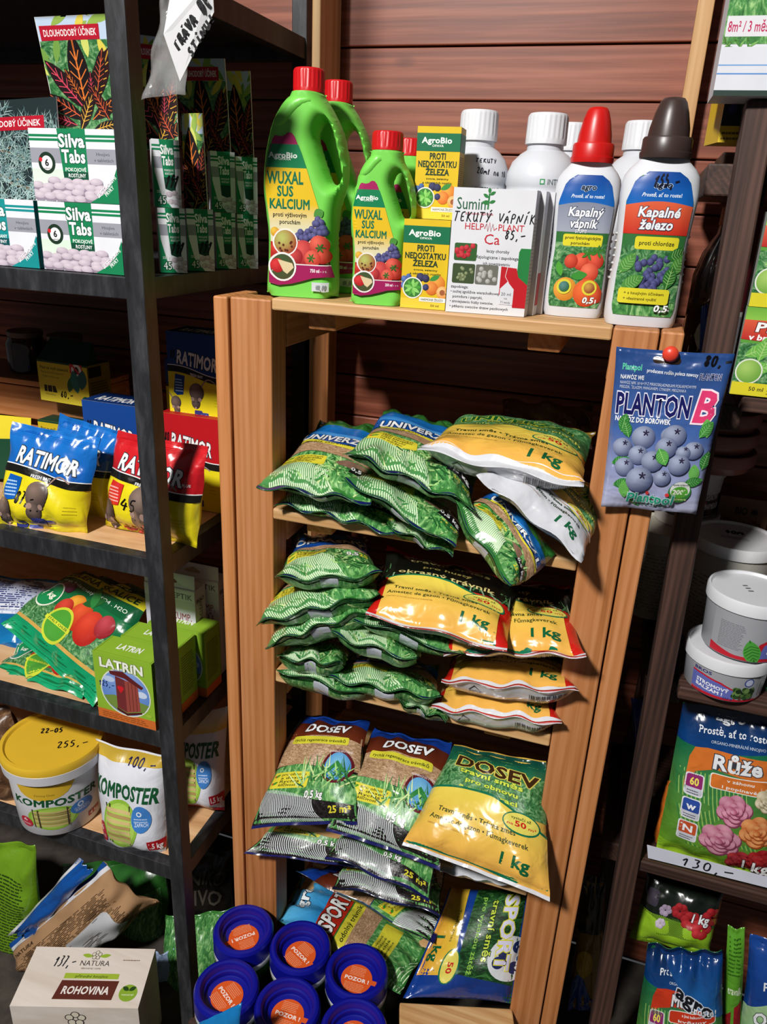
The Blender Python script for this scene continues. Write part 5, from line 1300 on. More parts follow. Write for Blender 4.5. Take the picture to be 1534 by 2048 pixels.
# ------------------------------------------------------------------ white round jars behind
def white_jug(px, Y, ytop, r, label, art=None):
    c = at(px, 500, Y)[0]; H = at(px, ytop, Y)[2] - ZT; fr = Frame((c, Y, ZT), math.radians(20)); t = thing('white_bottle', label, 'bottle', fr.o, 'white round bottles at the wall')
    rows = [(0, 0, 0, r - .003, r - .003, 2), (.004, 0, 0, r, r, 2), (H * .60, 0, 0, r, r, 2), (H * .61, 0, 0, r - .0015, r - .0015, 2), (H * .635, 0, 0, r - .0015, r - .0015, 2), (H * .645, 0, 0, r, r, 2), (H * .70, 0, 0, r * .98, r * .98, 2), (H * .76, 0, 0, r * .86, r * .86, 2), (H * .80, 0, 0, r * .66, r * .66, 2), (H * .82, 0, 0, r * .5, r * .5, 2), (H * .9, 0, 0, r * .48, r * .48, 2)]
    lofted('bottle_body', rows, 'plastic', '#c9ccd2', fr, t, 40); ribbed('screw_cap', r * .56, r * .55, H * .85, H, 'plastic', '#d4d6da', fr, t, 24, .03)
    if art: a = Art(wrap_fn(rows, fr, .02, H * .76, 2.6), r * 2.6, H * .74, 'plastic', .006); art(a); a.done(t)
    return t


def art_b(a):
    a.band(.40, .83, .45, .87, '#2a8a4a'); a.band(.41, .838, .44, .862, '#c9ccd2'); a.text('INTERMAG', .48, .83, .77, .87, '#3a4a4c', 'R'); a.text('AMINOVIT', .35, .54, .82, .60, '#3a4448', 'B'); a.text('TURBO', .5, .45, .80, .5, '#3a4448', 'B'); a.poly([(.45, .02), (.95, .02), (.95, .2), (.8, .28), (.7, .2), (.6, .32)], '#1f6a34'); a.lines(.86, .1, .98, .6, 28, '#5a5a60', .4)


def art_a(a):
    a.text('INTERMAG', .46, .74, .76, .785, '#3a4a4c', 'R'); a.hand('TEKUTÝ', .44, .965, .72, .995, '#1a1a2a', .0011); a.hand('20ml na 10', .46, .885, .86, .93, '#1a1a2a', .0011, sl=-.05); a.band(.3, .5, .7, .62, '#1f6a44')


white_jug(938, 1.075, 222, .044, 'white round bottle with pen notes behind the yellow carton', art_a)
white_jug(1068, 1.07, 228, .0455, 'white round bottle with green square logo behind the calcium cartons', art_b)
white_jug(1116, 1.2, 247, .044, 'white round bottle in the second row between two larger ones')
white_jug(1250, 1.2, 243, .044, 'white round bottle behind the red capped bottle')

# ------------------------------------------------------------------ flat white bottles with pointed caps
def flat_bottle(base, ytip, px, label, cap, kind, yaw, s_):
    fr = Frame(base, yaw); t = thing('flat_bottle', label, 'bottle', base, 'flat white fertiliser bottles'); HT_ = at(px, ytip, base[1])[2] - base[2]; k = HT_ / .235
    W_, D_ = .0375 * s_, .024 * s_; hb = .178 * k
    prof = [(0, .93), (.006, .985), (.02, 1.0), (.045, .99), (.06, .965), (.075, .945), (.09, .95), (.105, .975), (.12, 1.0), (.14, 1.03), (.15, 1.03), (.159, .98), (.166, .86), (.171, .73), (.175, .64), (.178, .62)]
    rows = [(z * k, 0, 0, W_ * f, D_ * (f if z > .15 else 1 - .05 * (z < .004)), 3.2 if z < .15 else 2.4) for z, f in prof]
    lofted('bottle_body', rows, 'plastic', '#cfd1d6', fr, t, 48, 60)
    for j in range(7):                        # grip ribs on both flanks
        zz = (.05 + j * .008) * k
        for sg in (-1, 1): f = np.interp(zz / k, [p_[0] for p_ in prof], [p_[1] for p_ in prof]); lofted('grip_rib', [(-.0016, 0, 0, .001, .006, 2), (0, 0, 0, .0022, .009, 2), (.0016, 0, 0, .001, .006, 2)], 'plastic', '#cfd1d6', Frame(fr(np.array([[sg * W_ * f * .995, 0, zz]]))[0], yaw), t, 12)
    z0 = .176 * k; rc = .0255 * s_
    lofted('cap_collar', [(z0, 0, 0, rc * .98, rc * .98, 2), (z0 + .003, 0, 0, rc, rc, 2), (z0 + .006 * k, 0, 0, rc * 1.0, rc * 1.0, 2), (z0 + .0065 * k, 0, 0, rc * .96, rc * .96, 2), (z0 + .019 * k, 0, 0, rc * .95, rc * .95, 2), (z0 + .021 * k, 0, 0, rc * .9, rc * .9, 2)], 'plastic', cap, fr, t, 40)
    lofted('pointed_cap', [(z0 + .0195 * k, 0, 0, rc * .8, rc * .8, 2), (z0 + .03 * k, 0, 0, rc * .76, rc * .76, 2), (z0 + .045 * k, 0, 0, rc * .63, rc * .63, 2), (z0 + .055 * k, 0, 0, rc * .5, rc * .5, 2), (z0 + .0585 * k, 0, 0, rc * .4, rc * .4, 2), (z0 + .0595 * k, 0, 0, rc * .22, rc * .22, 2)], 'plastic', cap, fr, t, 40, 60)
    hf = lambda v: W_ * .86 * np.interp(v, [0, .05, .3, .45, .8, .95, 1], [.9, .97, .97, .93, 1.0, .8, .45])
    a = Art(front_fn(rows, fr, .012 * k, .162 * k, hf), W_ * 1.72, .15 * k, 'plastic', .005, .0005)
    a.band(0, 0, 1, 1, '#2f6a34'); a.band(0, .78, 1, 1, ('#0f62b4', '#0b3f8c')); a.text('agro', .36, .895, .66, .935, '#10243c', 'X', '#c8d8ea', sh=.2); a.text('Prostě, ať to roste!', .2, .835, .82, .86, '#e8eef4', 'B', sh=.2)
    key = ('#9a9fae', '#7e8496') if kind == 'lime' else ('#c02a1c', '#d8603c'); a.band(0, .58, 1, .8, key, hi=lambda u: .775 + .03 * np.sin(u * 3.1))
    l1, l2 = ('Kapalný', 'vápník') if kind == 'lime' else ('Kapalné', 'železo')
    a.text(l1, .2, .70, .82, .765, '#e6e8ec', 'X', '#26304a', sh=.15); a.text(l2, .24, .615, .74, .68, '#e6e8ec', 'X', '#26304a', sh=.15)
    if kind == 'lime': a.text('STOPIT', .36, .575, .58, .6, '#e6e8ec', 'B')
    a.band(0, 0, 1, .5, '#2f6a34', mat='foliage'); a.rr(.14 if kind == 'lime' else .2, .475, .9, .565, '#d8cc2c', .04)
    if kind == 'lime': a.text('proti fyziologickým', .18, .528, .86, .55, '#3a3a14', 'B'); a.text('poruchám', .3, .488, .66, .51, '#3a3a14', 'B')
    else: a.text('proti chloróze', .27, .505, .83, .535, '#3a3a14', 'B')
    if kind == 'lime':
        for x, y, r, c, c2 in ((.55, .36, .16, '#b02a18', '#ec6a4c'), (.82, .37, .15, '#b02a18', '#e86048'), (.72, .28, .17, '#b8301c', '#f07a5c'), (.35, .36, .13, '#a82818', '#dc5a40'), (.3, .14, .22, '#c0741c', '#ecb04a'), (.72, .12, .26, '#b83a14', '#e8743c'), (.9, .1, .14, '#a82c14', '#d85a34')): a.ell(x, y, r, c, col2=c2)
        for x, y in ((.66, .42), (.84, .44)): [a.leaf(x, y, .008, .003, an, '#3a7a2a') for an in (20, 80, 150, 210, 300)]
        a.leaf(.2, .24, .018, .008, 110, '#4a9a34'); a.leaf(.38, .24, .02, .01, 10, '#3a8a34')
        for x in (.28, .76): a.ell(x, .16, .14, '#d0c83a', n=26); a.ell(x, .16, .1, ('#2a5a34', '#8a3a2a')[x > .5], col2=('#5a8a8a', '#c8a04a')[x > .5])
    else:
        for j in range(34):
            y = .42 - .26 * (j / 34.); x = .55 + (.32 - .24 * (j / 34.)) * math.sin(j * 2.4) * (1 if j % 3 else .4); a.ell(x, y, .058, '#1c1a40', col2='#5f6298')
        for x, y, an in ((.05, .3, 60), (.1, .2, 30), (.75, .42, 20), (.85, .3, 60), (.8, .2, 80)): a.leaf(x, y, .026, .014, an, ('#4a8a3a', '#6aa84a', '#2a6a2a')[an % 3], '#8ab86a')
        a.band(0, 0, 1, .1, '#6a9a4a', mat='grass'); a.rr(.08, .09, .86, .2, '#d8cc2c', .04); a.text('+ s hnojivým účinkem', .16, .155, .78, .175, '#5a4a14', 'B'); a.text('+ všestranné využití', .16, .115, .68, .135, '#5a4a14', 'B')
    a.text('0,5', .66, .04, .86, .085, '#f0f0f0', 'X', '#2a3a2a', sh=.15); a.text('l', .9, .04, .92, .07, '#f0f0f0', 'R')
    if kind != 'lime': a.hand('155,-', .32, .9, .8, .98, '#0a0a20', .0022)
    a.done(t); return t


flat_bottle((-.0815, 1.003, ZT), 215, 1194, 'white bottle with red pointed cap and tomato print', '#bf1512', 'lime', math.radians(5), .97)
flat_bottle((-.0015, .968, ZT), 196, 1345, 'white bottle with brown pointed cap and grape print on the post', '#3a2c28', 'iron', math.radians(6), 1.08)

# ------------------------------------------------------------------ seed sachets
GRC = ('#3f8a44', '#74b862', '#a8d684', '#cfe29c', '#26602e')


def small_back(a, barcode=True):
    a.band(.01, .06, .99, .97, '#1d4a20', mat='grass'); a.blades(60, .05, .05, .95, .5, .03, GRC, .002, 70, 90); a.rr(.42, .05, .60, .2, '#b9bec8', .01)
    for k in range(6): a.leaf(.25 + .02 * k, .14, .03, .006, 50 + k * 16, '#b8c070')
    a.band(0, 0, 1, .035, '#151a4a')
    return a


def lawn_half(a, lab, dark=False):
    """lower part shared by the half kilo seed sachets"""
    W, H = a.size(); a.band(.01, .03, .99, .47, '#357a33', mat='grass', hi=lambda u: .46 + .03 * np.sin(u * 5))
    if not dark: a.blades(170, .3, .04, .98, .36, .036, GRC, .0026, 60)
    col = '#cfe6c0' if not dark else '#c9ced0'
    if not dark: a.band(.01, .03, .62, .34, ('#3f7f45', '#6aa85c'), hi=lambda u: .33 - .2 * (u / .62) ** 2)
    if dark: a.band(.0, .02, 1, .26, '#0d0c0e', hi=lambda u: .16 + .12 * (1 - u), mat='soil')
    for k in range(30):
        x = .015 + k * .0195; hh_ = (.30 if not dark else .26) * (1 - .35 * (k / 30.) ** 2); t = np.linspace(0, 1, 9)
        a.stroke(np.c_[np.clip(x + .10 * (1 - t) ** 2 - .01, 0, 1), .032 + hh_ * t], .0015, col, True)
    a.k += 1
    a.rr(.06, .3, .5, .43, '#d8cc3a', .02)
    for j, tx in enumerate(lab): a.text(tx, .17, .40 - j * .028, (.46, .45, .40, .37)[j % 4], .42 - j * .028, '#3a3a18', 'B', sh=.2)
    for y in (.33, .39): a.leaf(.08, y, .012, .004, 20, '#3a8a2a'); a.ell(.085, y + .008, .012, '#d05a2a')
    a.band(0, 0, 1, .028, '#191c5a')
    return a


def univerzal(a):
    lawn_half(a, ('vyšší odolnost', 'vůči plevelům', 'nižší nároky', 'na údržbu'))
    a.band(.01, .44, .99, .64, '#a58262', mat='straw', lo=lambda u: .465 + .03 * np.sin(u * 5), hi=lambda u: .62 + .02 * np.cos(u * 4)); a.band(.0, .62, 1, .98, ('#0f3f94', '#1470b8'), lo=lambda u: .67 + .03 * np.cos(u * 4)); a.band(.05, .75, 1, .86, ('#4f9ad8', '#1d6cb4'), lo=lambda u: .80 + .02 * np.cos(u * 5), hi=lambda u: .85 + .02 * np.cos(u * 5))
    a.text('UNIVERZÁL', .08, .70, .96, .79, '#e6e8ec', 'X', '#14182c', sh=.15, sl=-.03); a.band(.1, .61, .98, .68, '#d8cc3a', lo=lambda u: .62 + .03 * np.cos(u * 4), hi=lambda u: .665 + .03 * np.cos(u * 4)); a.text('rychlé zatravnění ploch', .16, .632, .94, .655, '#26301a', 'B', sh=.2)
    a.poly([(.6, .36), (.72, .43), (.9, .42), (.97, .36), (.88, .28), (.66, .31)], '#8a6a58'); a.poly([(.76, .24), (1, .24), (1, .36), (.8, .34)], '#101014'); a.text('0,5 kg', .78, .28, .98, .33, '#e8e8e8', 'X')
    a.text('25 m²', .82, .18, .98, .22, '#d8cc3a', 'X'); return a


def husty(a):
    lawn_half(a, ('Hustý trávník', '', 'Méně časté', 'sečení')) if False else lawn_half(a, ('hustý', 'trávník', 'Méně časté', 'sečení'))
    a.band(.01, .44, .99, .6, '#a58262', mat='straw', lo=lambda u: .465 + .03 * np.sin(u * 5)); a.band(0, .6, 1, .98, ('#0f3f94', '#1470b8')); a.text('OKRASNÝ', .1, .7, .94, .8, '#e6e8ec', 'X', '#14182c'); a.text('0,5', .72, .35, .84, .4, '#e8e8e8', 'X', '#1a1a1a'); a.text('25', .85, .35, .93, .4, '#d8cc3a', 'X'); return a


def seed_small(cn, th, sd_, label, art=univerzal, grp='half kilo lawn seed sachets', back=True, **k):
    dk = k.pop('fcol', '#357a33'); fv = k.pop('fv', .82 if art in (univerzal, husty) else 1.); k.setdefault('bend', (0, 0, -.012) if art in (univerzal, husty) else (0, 0, 0))
    g = bag4(cn, th, seed=sd_, wr=k.pop('wr', .003), ripple=k.pop('ripple', .005), seal=k.pop('seal', .045), **k); g.build('seed_sachet', label, 'bag', grp, dk, '#1d4a20', 'foil')
    art(g.art('foil').frame(0, 0, 1, fv)).done(g.ob)
    if back: small_back(g.art_back('foil')).done(g.ob, 'back_print')
    return g


def kilo_back(a):
    a.text('LDPE', .2, .12, .3, .15, '#3a3a40', 'R'); a.stroke([(.2, .1), (.25, .06), (.3, .1), (.2, .1)], .0012, '#3a3a40')
    for k in range(22): x = .66 + k * .013; a.band(x, .05, x + (.008 if k % 3 else .004), .17, '#26262c')
    a.text('8594005' + '06762', .66, .02, .94, .04, '#26262c', 'R'); a.band(0, .2, 1, .22, '#b4b6bc'); return a


def kilo(a, kind, whitebase=.0):
    lo = whitebase; W, H = a.size()
    if kind == 'okrasny':
        a.band(0, lo, 1, .6, '#c01c14'); x0, x1 = .07, .92
        a.band(0, .56, 1, .99, '#12160f'); a.blades(70, .0, .52, 1, .7, .03, ('#4a7a4a', '#2a5a34', '#8aa884'), .002, 80); a.band(.1, .62, .9, .97, '#0c0d0a')
        a.text('pro hustý', .32, .72, .68, .76, '#9a8a4a', 'B', sl=-.02); a.text('okrasný trávník', .14, .62, .86, .67, '#c8b878', 'B', sl=-.02); a.text('travní směs', .2, .83, .8, .89, '#7a7040', 'B')
    elif kind == 'univerzal':
        x0, x1 = .0, 1.0; a.band(0, .55, 1, .99, '#5a7a34', mat='foliage'); a.text('UNIVERZÁL', .1, .78, .93, .88, '#0d5a2c', 'X', '#c8cc3a', sl=-.03); a.text('travní směs', .3, .715, .7, .75, '#c8cc3a', 'B', '#1d5a2c'); a.text('rychlé zatravnění ploch', .12, .65, .95, .69, '#e0e060', 'B', '#1d5a2c', sl=-.04)
    elif kind == 'dosev':
        x0, x1 = .0, 1.0; a.band(0, .52, 1, .98, '#3a7a4c', mat='foliage'); a.band(0, .84, 1, .99, ('#1d6a4a', '#0a3a34')); a.text('DOSEV', .14, .79, .93, .885, '#3a2412', 'X', '#d8c85a', sl=-.05); a.text('travní směs', .2, .735, .8, .775, '#cfdc4a', 'X', '#1d5a2c', sl=-.05); a.text('pro obnovu', .28, .665, .76, .70, '#cfdc4a', 'X', '#1d5a2c', sl=-.05); a.text('a regeneraci', .24, .60, .76, .635, '#cfdc4a', 'X', '#1d5a2c', sl=-.05)
    else:
        x0, x1 = .0, 1.0; a.band(0, .45, 1, .99, '#16341c', mat='darkgrass')
    top = lambda u: (.50 + .10 * np.sin(np.clip((u - x0) / (x1 - x0), 0, 1) * 2.6 + .4)) - .1 * np.clip((u - .55) / .45, 0, 1)
    a.band(x0, lo, x1, .6, '#0d6a4a', hi=lambda u: top(u) + .02); a.band(x0, lo, x1, .6, ('#e2a64c', '#dfca50'), lo=lambda u: np.full_like(u, lo), hi=top)
    a.ell(.80, .46, .15, '#0d6a4a', ry=.085, n=28); a.ell(.80, .462, .14, '#d8cc5a', ry=.072, n=28); a.text('vystačí až', .72, .485, .88, .505, '#26401a', 'B'); a.text('na', .69, .435, .74, .455, '#c0241a', 'B'); a.text('50', .755, .435, .84, .475, '#c0241a', 'X'); a.text('m²', .86, .435, .92, .455, '#c0241a', 'B')
    a.text('Travní směs • Trávna zmes', .14, .36, .76, .40, '#1d3a20', 'B'); a.text('Amestec de gazon • Fűmagkeverek', .10, .285, .86, .325, '#1d3a20', 'B'); a.text('OBRÁZEK MÁ POUZE ILUSTRAČNÍ CHARAKTER', .1, .235, .45, .247, '#8a5a24', 'R'); a.text('1 kg', .66, .13, .86, .215, '#0f5a34', 'X', sh=.15)
    a.band(0, lo, 1, lo + .03, '#cfd0d6'); return a


def seed_kilo(cn, th, sd_, label, kind, wb=.0, **k):
    fv = k.pop('fv', {'univerzal': .84, 'okrasny': .95}.get(kind, 1.)); k.setdefault('bend', (0, 0, -.008) if kind != 'dosev' else (0, 0, 0))
    g = bag4(cn, th, seed=sd_, wr=k.pop('wr', .003), ripple=k.pop('ripple', .004), seal=k.pop('seal', .05), **k); c0 = {'okrasny': '#c01c14', 'sport': '#123a8a'}.get(kind, '#d8b04a')
    g.build('kilo_seed_bag', label, 'bag', 'one kilo lawn seed bags', (lambda u, v: np.where((v < wb)[:, None], L('#c6c8ce'), L(c0))) if wb else c0, '#c4c6cc', 'foil'); kilo(g.art('foil').frame(0, 0, 1, fv), kind, wb).done(g.ob); kilo_back(g.art_back('foil')).done(g.ob, 'back_print')
    return g


# first shelf below the top
seed_small([(650, 905, 1.09), (815, 925, 1.08), (790, 1068, 0.896), (548, 1005, 0.900)], .018, 101, 'lawn seed sachet lowest in the first pile, resting on the plank')
seed_small([(640, 838, 1.10), (778, 852, 1.10), (742, 1006, .868), (512, 972, .872)], .026, 102, 'lawn seed sachet with blue name panel beside the pine post')
seed_small([(770, 985, 1.06), (930, 1000, 1.04), (905, 1115, 0.886), (772, 1050, 0.894)], .012, 103, 'lawn seed sachet drooping over the plank edge, lowest in the middle')
seed_small([(775, 905, 1.07), (960, 945, 1.04), (908, 1100, .862), (688, 957, .872)], .018, 104, 'lawn seed sachet in the middle, second from the top of its pile')
seed_small([(768, 815, 1.11), (918, 848, 1.09), (955, 1020, .855), (687, 902, .874)], .024, 105, 'topmost lawn seed sachet with blue panel in the middle pile')
seed_small([(1000, 965, .965), (1112, 1105, .915), (1020, 1172, .842), (903, 1006, .868)], .024, 106, 'lawn seed sachet hanging askew over the plank front edge', pin=.03)
seed_kilo([(1075, 880, 1.0), (1215, 1000, .955), (1166, 1122, .84), (952, 950, .868)], .020, 107, 'orange one kilo seed bag turned askew under the top one', 'univerzal', .42)
seed_kilo([(915, 838, 1.09), (1192, 862, 1.06), (1167, 976, .846), (834, 900, .885)], .03, 108, 'green and yellow one kilo universal seed bag on top of the first shelf', 'univerzal', .06)
g = bag4([(1005, 800, 1.19), (1190, 815, 1.19), (1185, 900, 1.13), (985, 890, 1.13)], .03, seed=109, wr=.008, ripple=.008); g.build('seed_sachet', 'dark brown crinkled film bag at the back of the first shelf', 'bag', None, '#3a2418', mat='foil')

# second shelf
D_ = .0
seed_small([(800, 1372, 1.06), (930, 1392, 1.04), (893, 1440, 0.898), (790, 1398, 0.906)], .012, 120, 'lawn seed sachet at the bottom beside the white seals', husty)
seed_small([(600, 1310, 1.06), (770, 1325, 1.06), (731, 1392, 0.894), (550, 1338, 0.902)], .023, 121, 'lawn seed sachet lying lowest beside the post on the second shelf', husty)
seed_small([(700, 1300, 1.05), (880, 1330, 1.04), (882, 1398, 0.892), (656, 1358, 0.898)], .022, 122, 'lawn seed sachet with yellow panel lying lowest in the middle', husty)
seed_small([(590, 1270, 1.06), (720, 1280, 1.06), (684, 1328, 0.887), (552, 1316, 0.890)], .024, 123, 'lawn seed sachet showing a blue tag edge beside the post', husty)
seed_small([(720, 1212, 1.05), (868, 1265, 1.04), (832, 1322, .862), (660, 1270, .868)], .021, 124, 'lawn seed sachet with curved stripes in the middle of the pile', husty)
seed_small([(760, 1180, 1.06), (940, 1235, 1.05), (928, 1312, .864), (708, 1236, .87)], .021, 125, 'lawn seed sachet wedged below the yellow and red bag', husty)
seed_small([(590, 1200, 1.06), (770, 1190, 1.06), (745, 1216, .87), (527, 1290, .872)], .026, 126, 'lawn seed sachet third from the top beside the post', husty)
seed_small([(580, 1140, 1.06), (770, 1130, 1.06), (760, 1185, .868), (510, 1248, .868)], .027, 127, 'lawn seed sachet second from the top beside the post', husty)
seed_small([(592, 1068, 1.06), (735, 1075, 1.06), (766, 1152, .868), (550, 1160, .872)], .027, 128, 'topmost lawn seed sachet of the second shelf beside the post', husty)
seed_kilo([(892, 1345, 1.06), (1118, 1372, 1.05), (1124, 1450, 0.890), (862, 1417, 0.896)], .029, 130, 'yellow one kilo bag at the bottom of its pile with white seal', 'okrasny', .035)
seed_kilo([(905, 1290, 1.06), (1150, 1320, 1.05), (1158, 1388, 0.876), (882, 1364, 0.886)], .028, 131, 'yellow one kilo bag second from the bottom of its pile', 'okrasny', .03)
seed_kilo([(905, 1150, 1.02), (1140, 1170, 1.02), (1173, 1312, 0.860), (886, 1310, 0.870)], .026, 132, 'yellow and red one kilo bag lying against the post', 'okrasny', .02)
seed_kilo([(775, 1095, .99), (1045, 1160, .98), (1014, 1304, .838), (731, 1232, .85)], .028, 133, 'yellow and red one kilo bag on top of the green sachets', 'okrasny')

# third shelf
def dosev(a):
    lawn_half(a, ('pro obnovu a dosev', '', 'Rychlá klíčivost', ''), True) if False else lawn_half(a, ('pro obnovu', 'a dosev', 'Rychlá', 'klíčivost'), True)
    a.band(.01, .47, .99, .76, '#a58262', mat='straw', lo=lambda u: .47 + .02 * np.sin(u * 5)); a.band(0, .72, 1, .9, ('#6a2c18', '#44180e'), lo=lambda u: .70 + .05 * np.sin(u * 3.1), hi=lambda u: .87 + .03 * np.sin(u * 3.1)); a.band(0, .86, 1, .98, ('#0f2f7a', '#123c94'), lo=lambda u: .865 + .03 * np.sin(u * 3.1))
    a.text('DOSEV', .24, .78, .82, .855, '#e6e8ec', 'X', '#1a1410', sh=.15); a.rr(.12, .665, .86, .735, '#cfc838', .02); a.text('rychlá regenerace trávníků', .16, .685, .82, .71, '#26301a', 'B')
    a.ell(.78, .48, .17, '#5a1420', n=30); a.ell(.78, .48, .14, '#2a7ac0', n=28, col2='#7ab8dc', off=(0, .3)); a.poly([(.67, .44), (.78, .53), (.89, .44), (.86, .42), (.78, .48), (.7, .42)], '#2a7a3a'); a.text('REGENERACE DO 3 TÝDNŮ', .66, .60, .92, .615, '#e8d8d8')
    a.blades(60, .4, .3, .98, .42, .04, GRC, .0022, 60); a.text('25 m²', .74, .1, .95, .155, '#d8cc3a', 'X'); a.text('0,5 kg', .5, .22, .68, .275, '#e8e8e8', 'X', '#1a1a1a'); return a


GD = 'half kilo reseeding sachets'
seed_small([(620, 1560, 1.0), (770, 1590, 1.0), (760, 1745, 0.902), (490, 1708, 0.888)], .016, 140, 'reseeding sachet lowest in its pile beside the post', dosev, GD, fcol='#141214')
seed_small([(610, 1425, 1.03), (740, 1440, 1.02), (720, 1650, .872), (500, 1658, .862)], .022, 141, 'reseeding sachet with white name leaning back beside the post', dosev, GD, fcol='#141214', bend=(0, -.01, .01))
seed_small([(700, 1690, 1.0), (900, 1720, 1.0), (880, 1832, 0.884), (664, 1772, 0.892)], .014, 142, 'black and green reseeding sachet lowest in the middle pile', dosev, GD, fcol='#141214')
seed_small([(720, 1610, 1.0), (900, 1640, 1.0), (858, 1800, .856), (650, 1712, .864)], .016, 143, 'reseeding sachet in the middle below the leaning one', dosev, GD, fcol='#141214')
seed_small([(752, 1455, 1.03), (905, 1480, 1.02), (880, 1742, .856), (652, 1662, .862)], .022, 144, 'reseeding sachet with white name leaning back in the middle', dosev, GD, fcol='#141214', bend=(0, -.01, .01))
g = bag4([(890, 1660, 1.03), (1040, 1690, 1.02), (1015, 1772, .90), (880, 1745, .91)], .02, seed=145); g.build('kilo_seed_bag', 'white backed bag under the yellow reseeding bag', 'bag', None, '#c4c6cc', mat='foil')
seed_kilo([(908, 1488, .985), (1092, 1522, .975), (1100, 1803, .842), (804, 1690, .85)], .028, 146, 'yellow and green one kilo reseeding bag leaning on the third shelf', 'dosev', heavy=.15, pin=.03)

# bottom shelf: sport lawn seed lying sideways
def sport_small(a):
    a.band(0, .72, 1, .98, ('#2a8ac8', '#5ab0dc')); a.text('agro', .3, .86, .75, .94, '#e8f0f4', 'X', '#14243c'); a.band(0, .56, 1, .72, '#b02a1c'); a.text('SPORT', .12, .59, .88, .70, '#e8e8e8', 'X', '#26140e', sh=.1); a.band(0, .47, 1, .55, '#cfc63a'); a.text('odolný trávník', .1, .49, .8, .525, '#26301a', 'B'); a.band(0, .34, 1, .47, '#a58262', mat='straw'); a.band(0, .02, 1, .34, '#357a33', mat='grass'); a.rr(.1, .17, .7, .3, '#cfc63a', .02)
    for j, tx in enumerate(('Pro okrasné', 'zátěžové', 'Rychlá', 'regenerace')): a.text(tx, .16, .272 - j * .027, .5, .288 - j * .027, '#2a4a1a', 'B')
    a.arcs(-.05, -.4, .05, .14, 16, 20, 92, .0016, '#cfe6c0'); return a


seed_small([(552, 1838, .93), (600, 1752, 1.06), (880, 1868, 1.03), (800, 1992, .872)], .018, 150, 'blue and red sport lawn sachet lying sideways on the bottom plank', sport_small, 'sport lawn seed bags', False)
g = seed_small([(592, 1742, .95), (720, 1720, 1.05), (905, 1835, 1.02), (868, 1888, .93)], .012, 151, 'crumpled blue and green sachet lying on the sport sachet', dosev, GD, False, fcol='#1f3a5a')
g = bag4([(1066, 1775, 1.05), (1034, 2008, .926), (806, 1996, .872), (900, 1775, 1.02)], .024, seed=152, wr=.003); g.build('kilo_seed_bag', 'blue and yellow one kilo sport seed bag lying sideways on the bottom plank', 'bag', 'sport lawn seed bags', '#123a8a', '#c4c6cc', 'foil')
a = g.art('foil'); a.band(0, .36, 1, .98, '#16341c', mat='darkgrass'); a.poly([(.72, .02), (1, .02), (1, .98), (.86, .98), (.8, .5)], ('#123a8a', '#1a2f6a')); a.band(0, .02, .8, .38, ('#dc9a3a', '#d8bc34'), hi=lambda u: .26 + .1 * u); a.ell(.62, .86, .2, '#d0d4d8', n=26)
for x, y in ((.58, .8), (.7, .92), (.52, .94), (.66, .75)): a.ell(x, y, .055, '#1a2a5a')
a.text('SPORT', .06, .72, .72, .86, '#cfd0e8', 'X', '#d0cc3a', sl=0); a.text('travní směs', .1, .58, .66, .65, '#c8dc4a', 'B', '#12301a'); a.text('pro vysokou zátěž', .08, .47, .78, .52, '#8ac04a', 'B'); a.ell(.72, .30, .16, '#0d6a4a', ry=.09); a.ell(.72, .30, .15, '#d8cc5a', ry=.075); a.text('50', .68, .28, .78, .33, '#c0241a', 'X'); a.text('1 kg', .45, .08, .68, .16, '#0f5a34', 'X'); a.text('Trávna zmes', .2, .22, .5, .25, '#2a4a2a', 'R'); a.done(g.ob)

# ------------------------------------------------------------------ blue lidded cans on the floor before the shelf
ZC = .375
pl = thing('wooden_plinth', 'low plank plinth under the blue lidded cans', 'plinth', (-.37, .78, 0))
for k in range(4): beam('plank', (-.58 + .0 * k, .64 + k * .068, .145), (-.16, .64 + k * .068 + .062, .163), 'dark_x', pl, .002)
for x in (-.54, -.38, -.22): beam('bearer', (x, .64, 0), (x + .04, .905, .1445), 'dark_y', pl, .002)


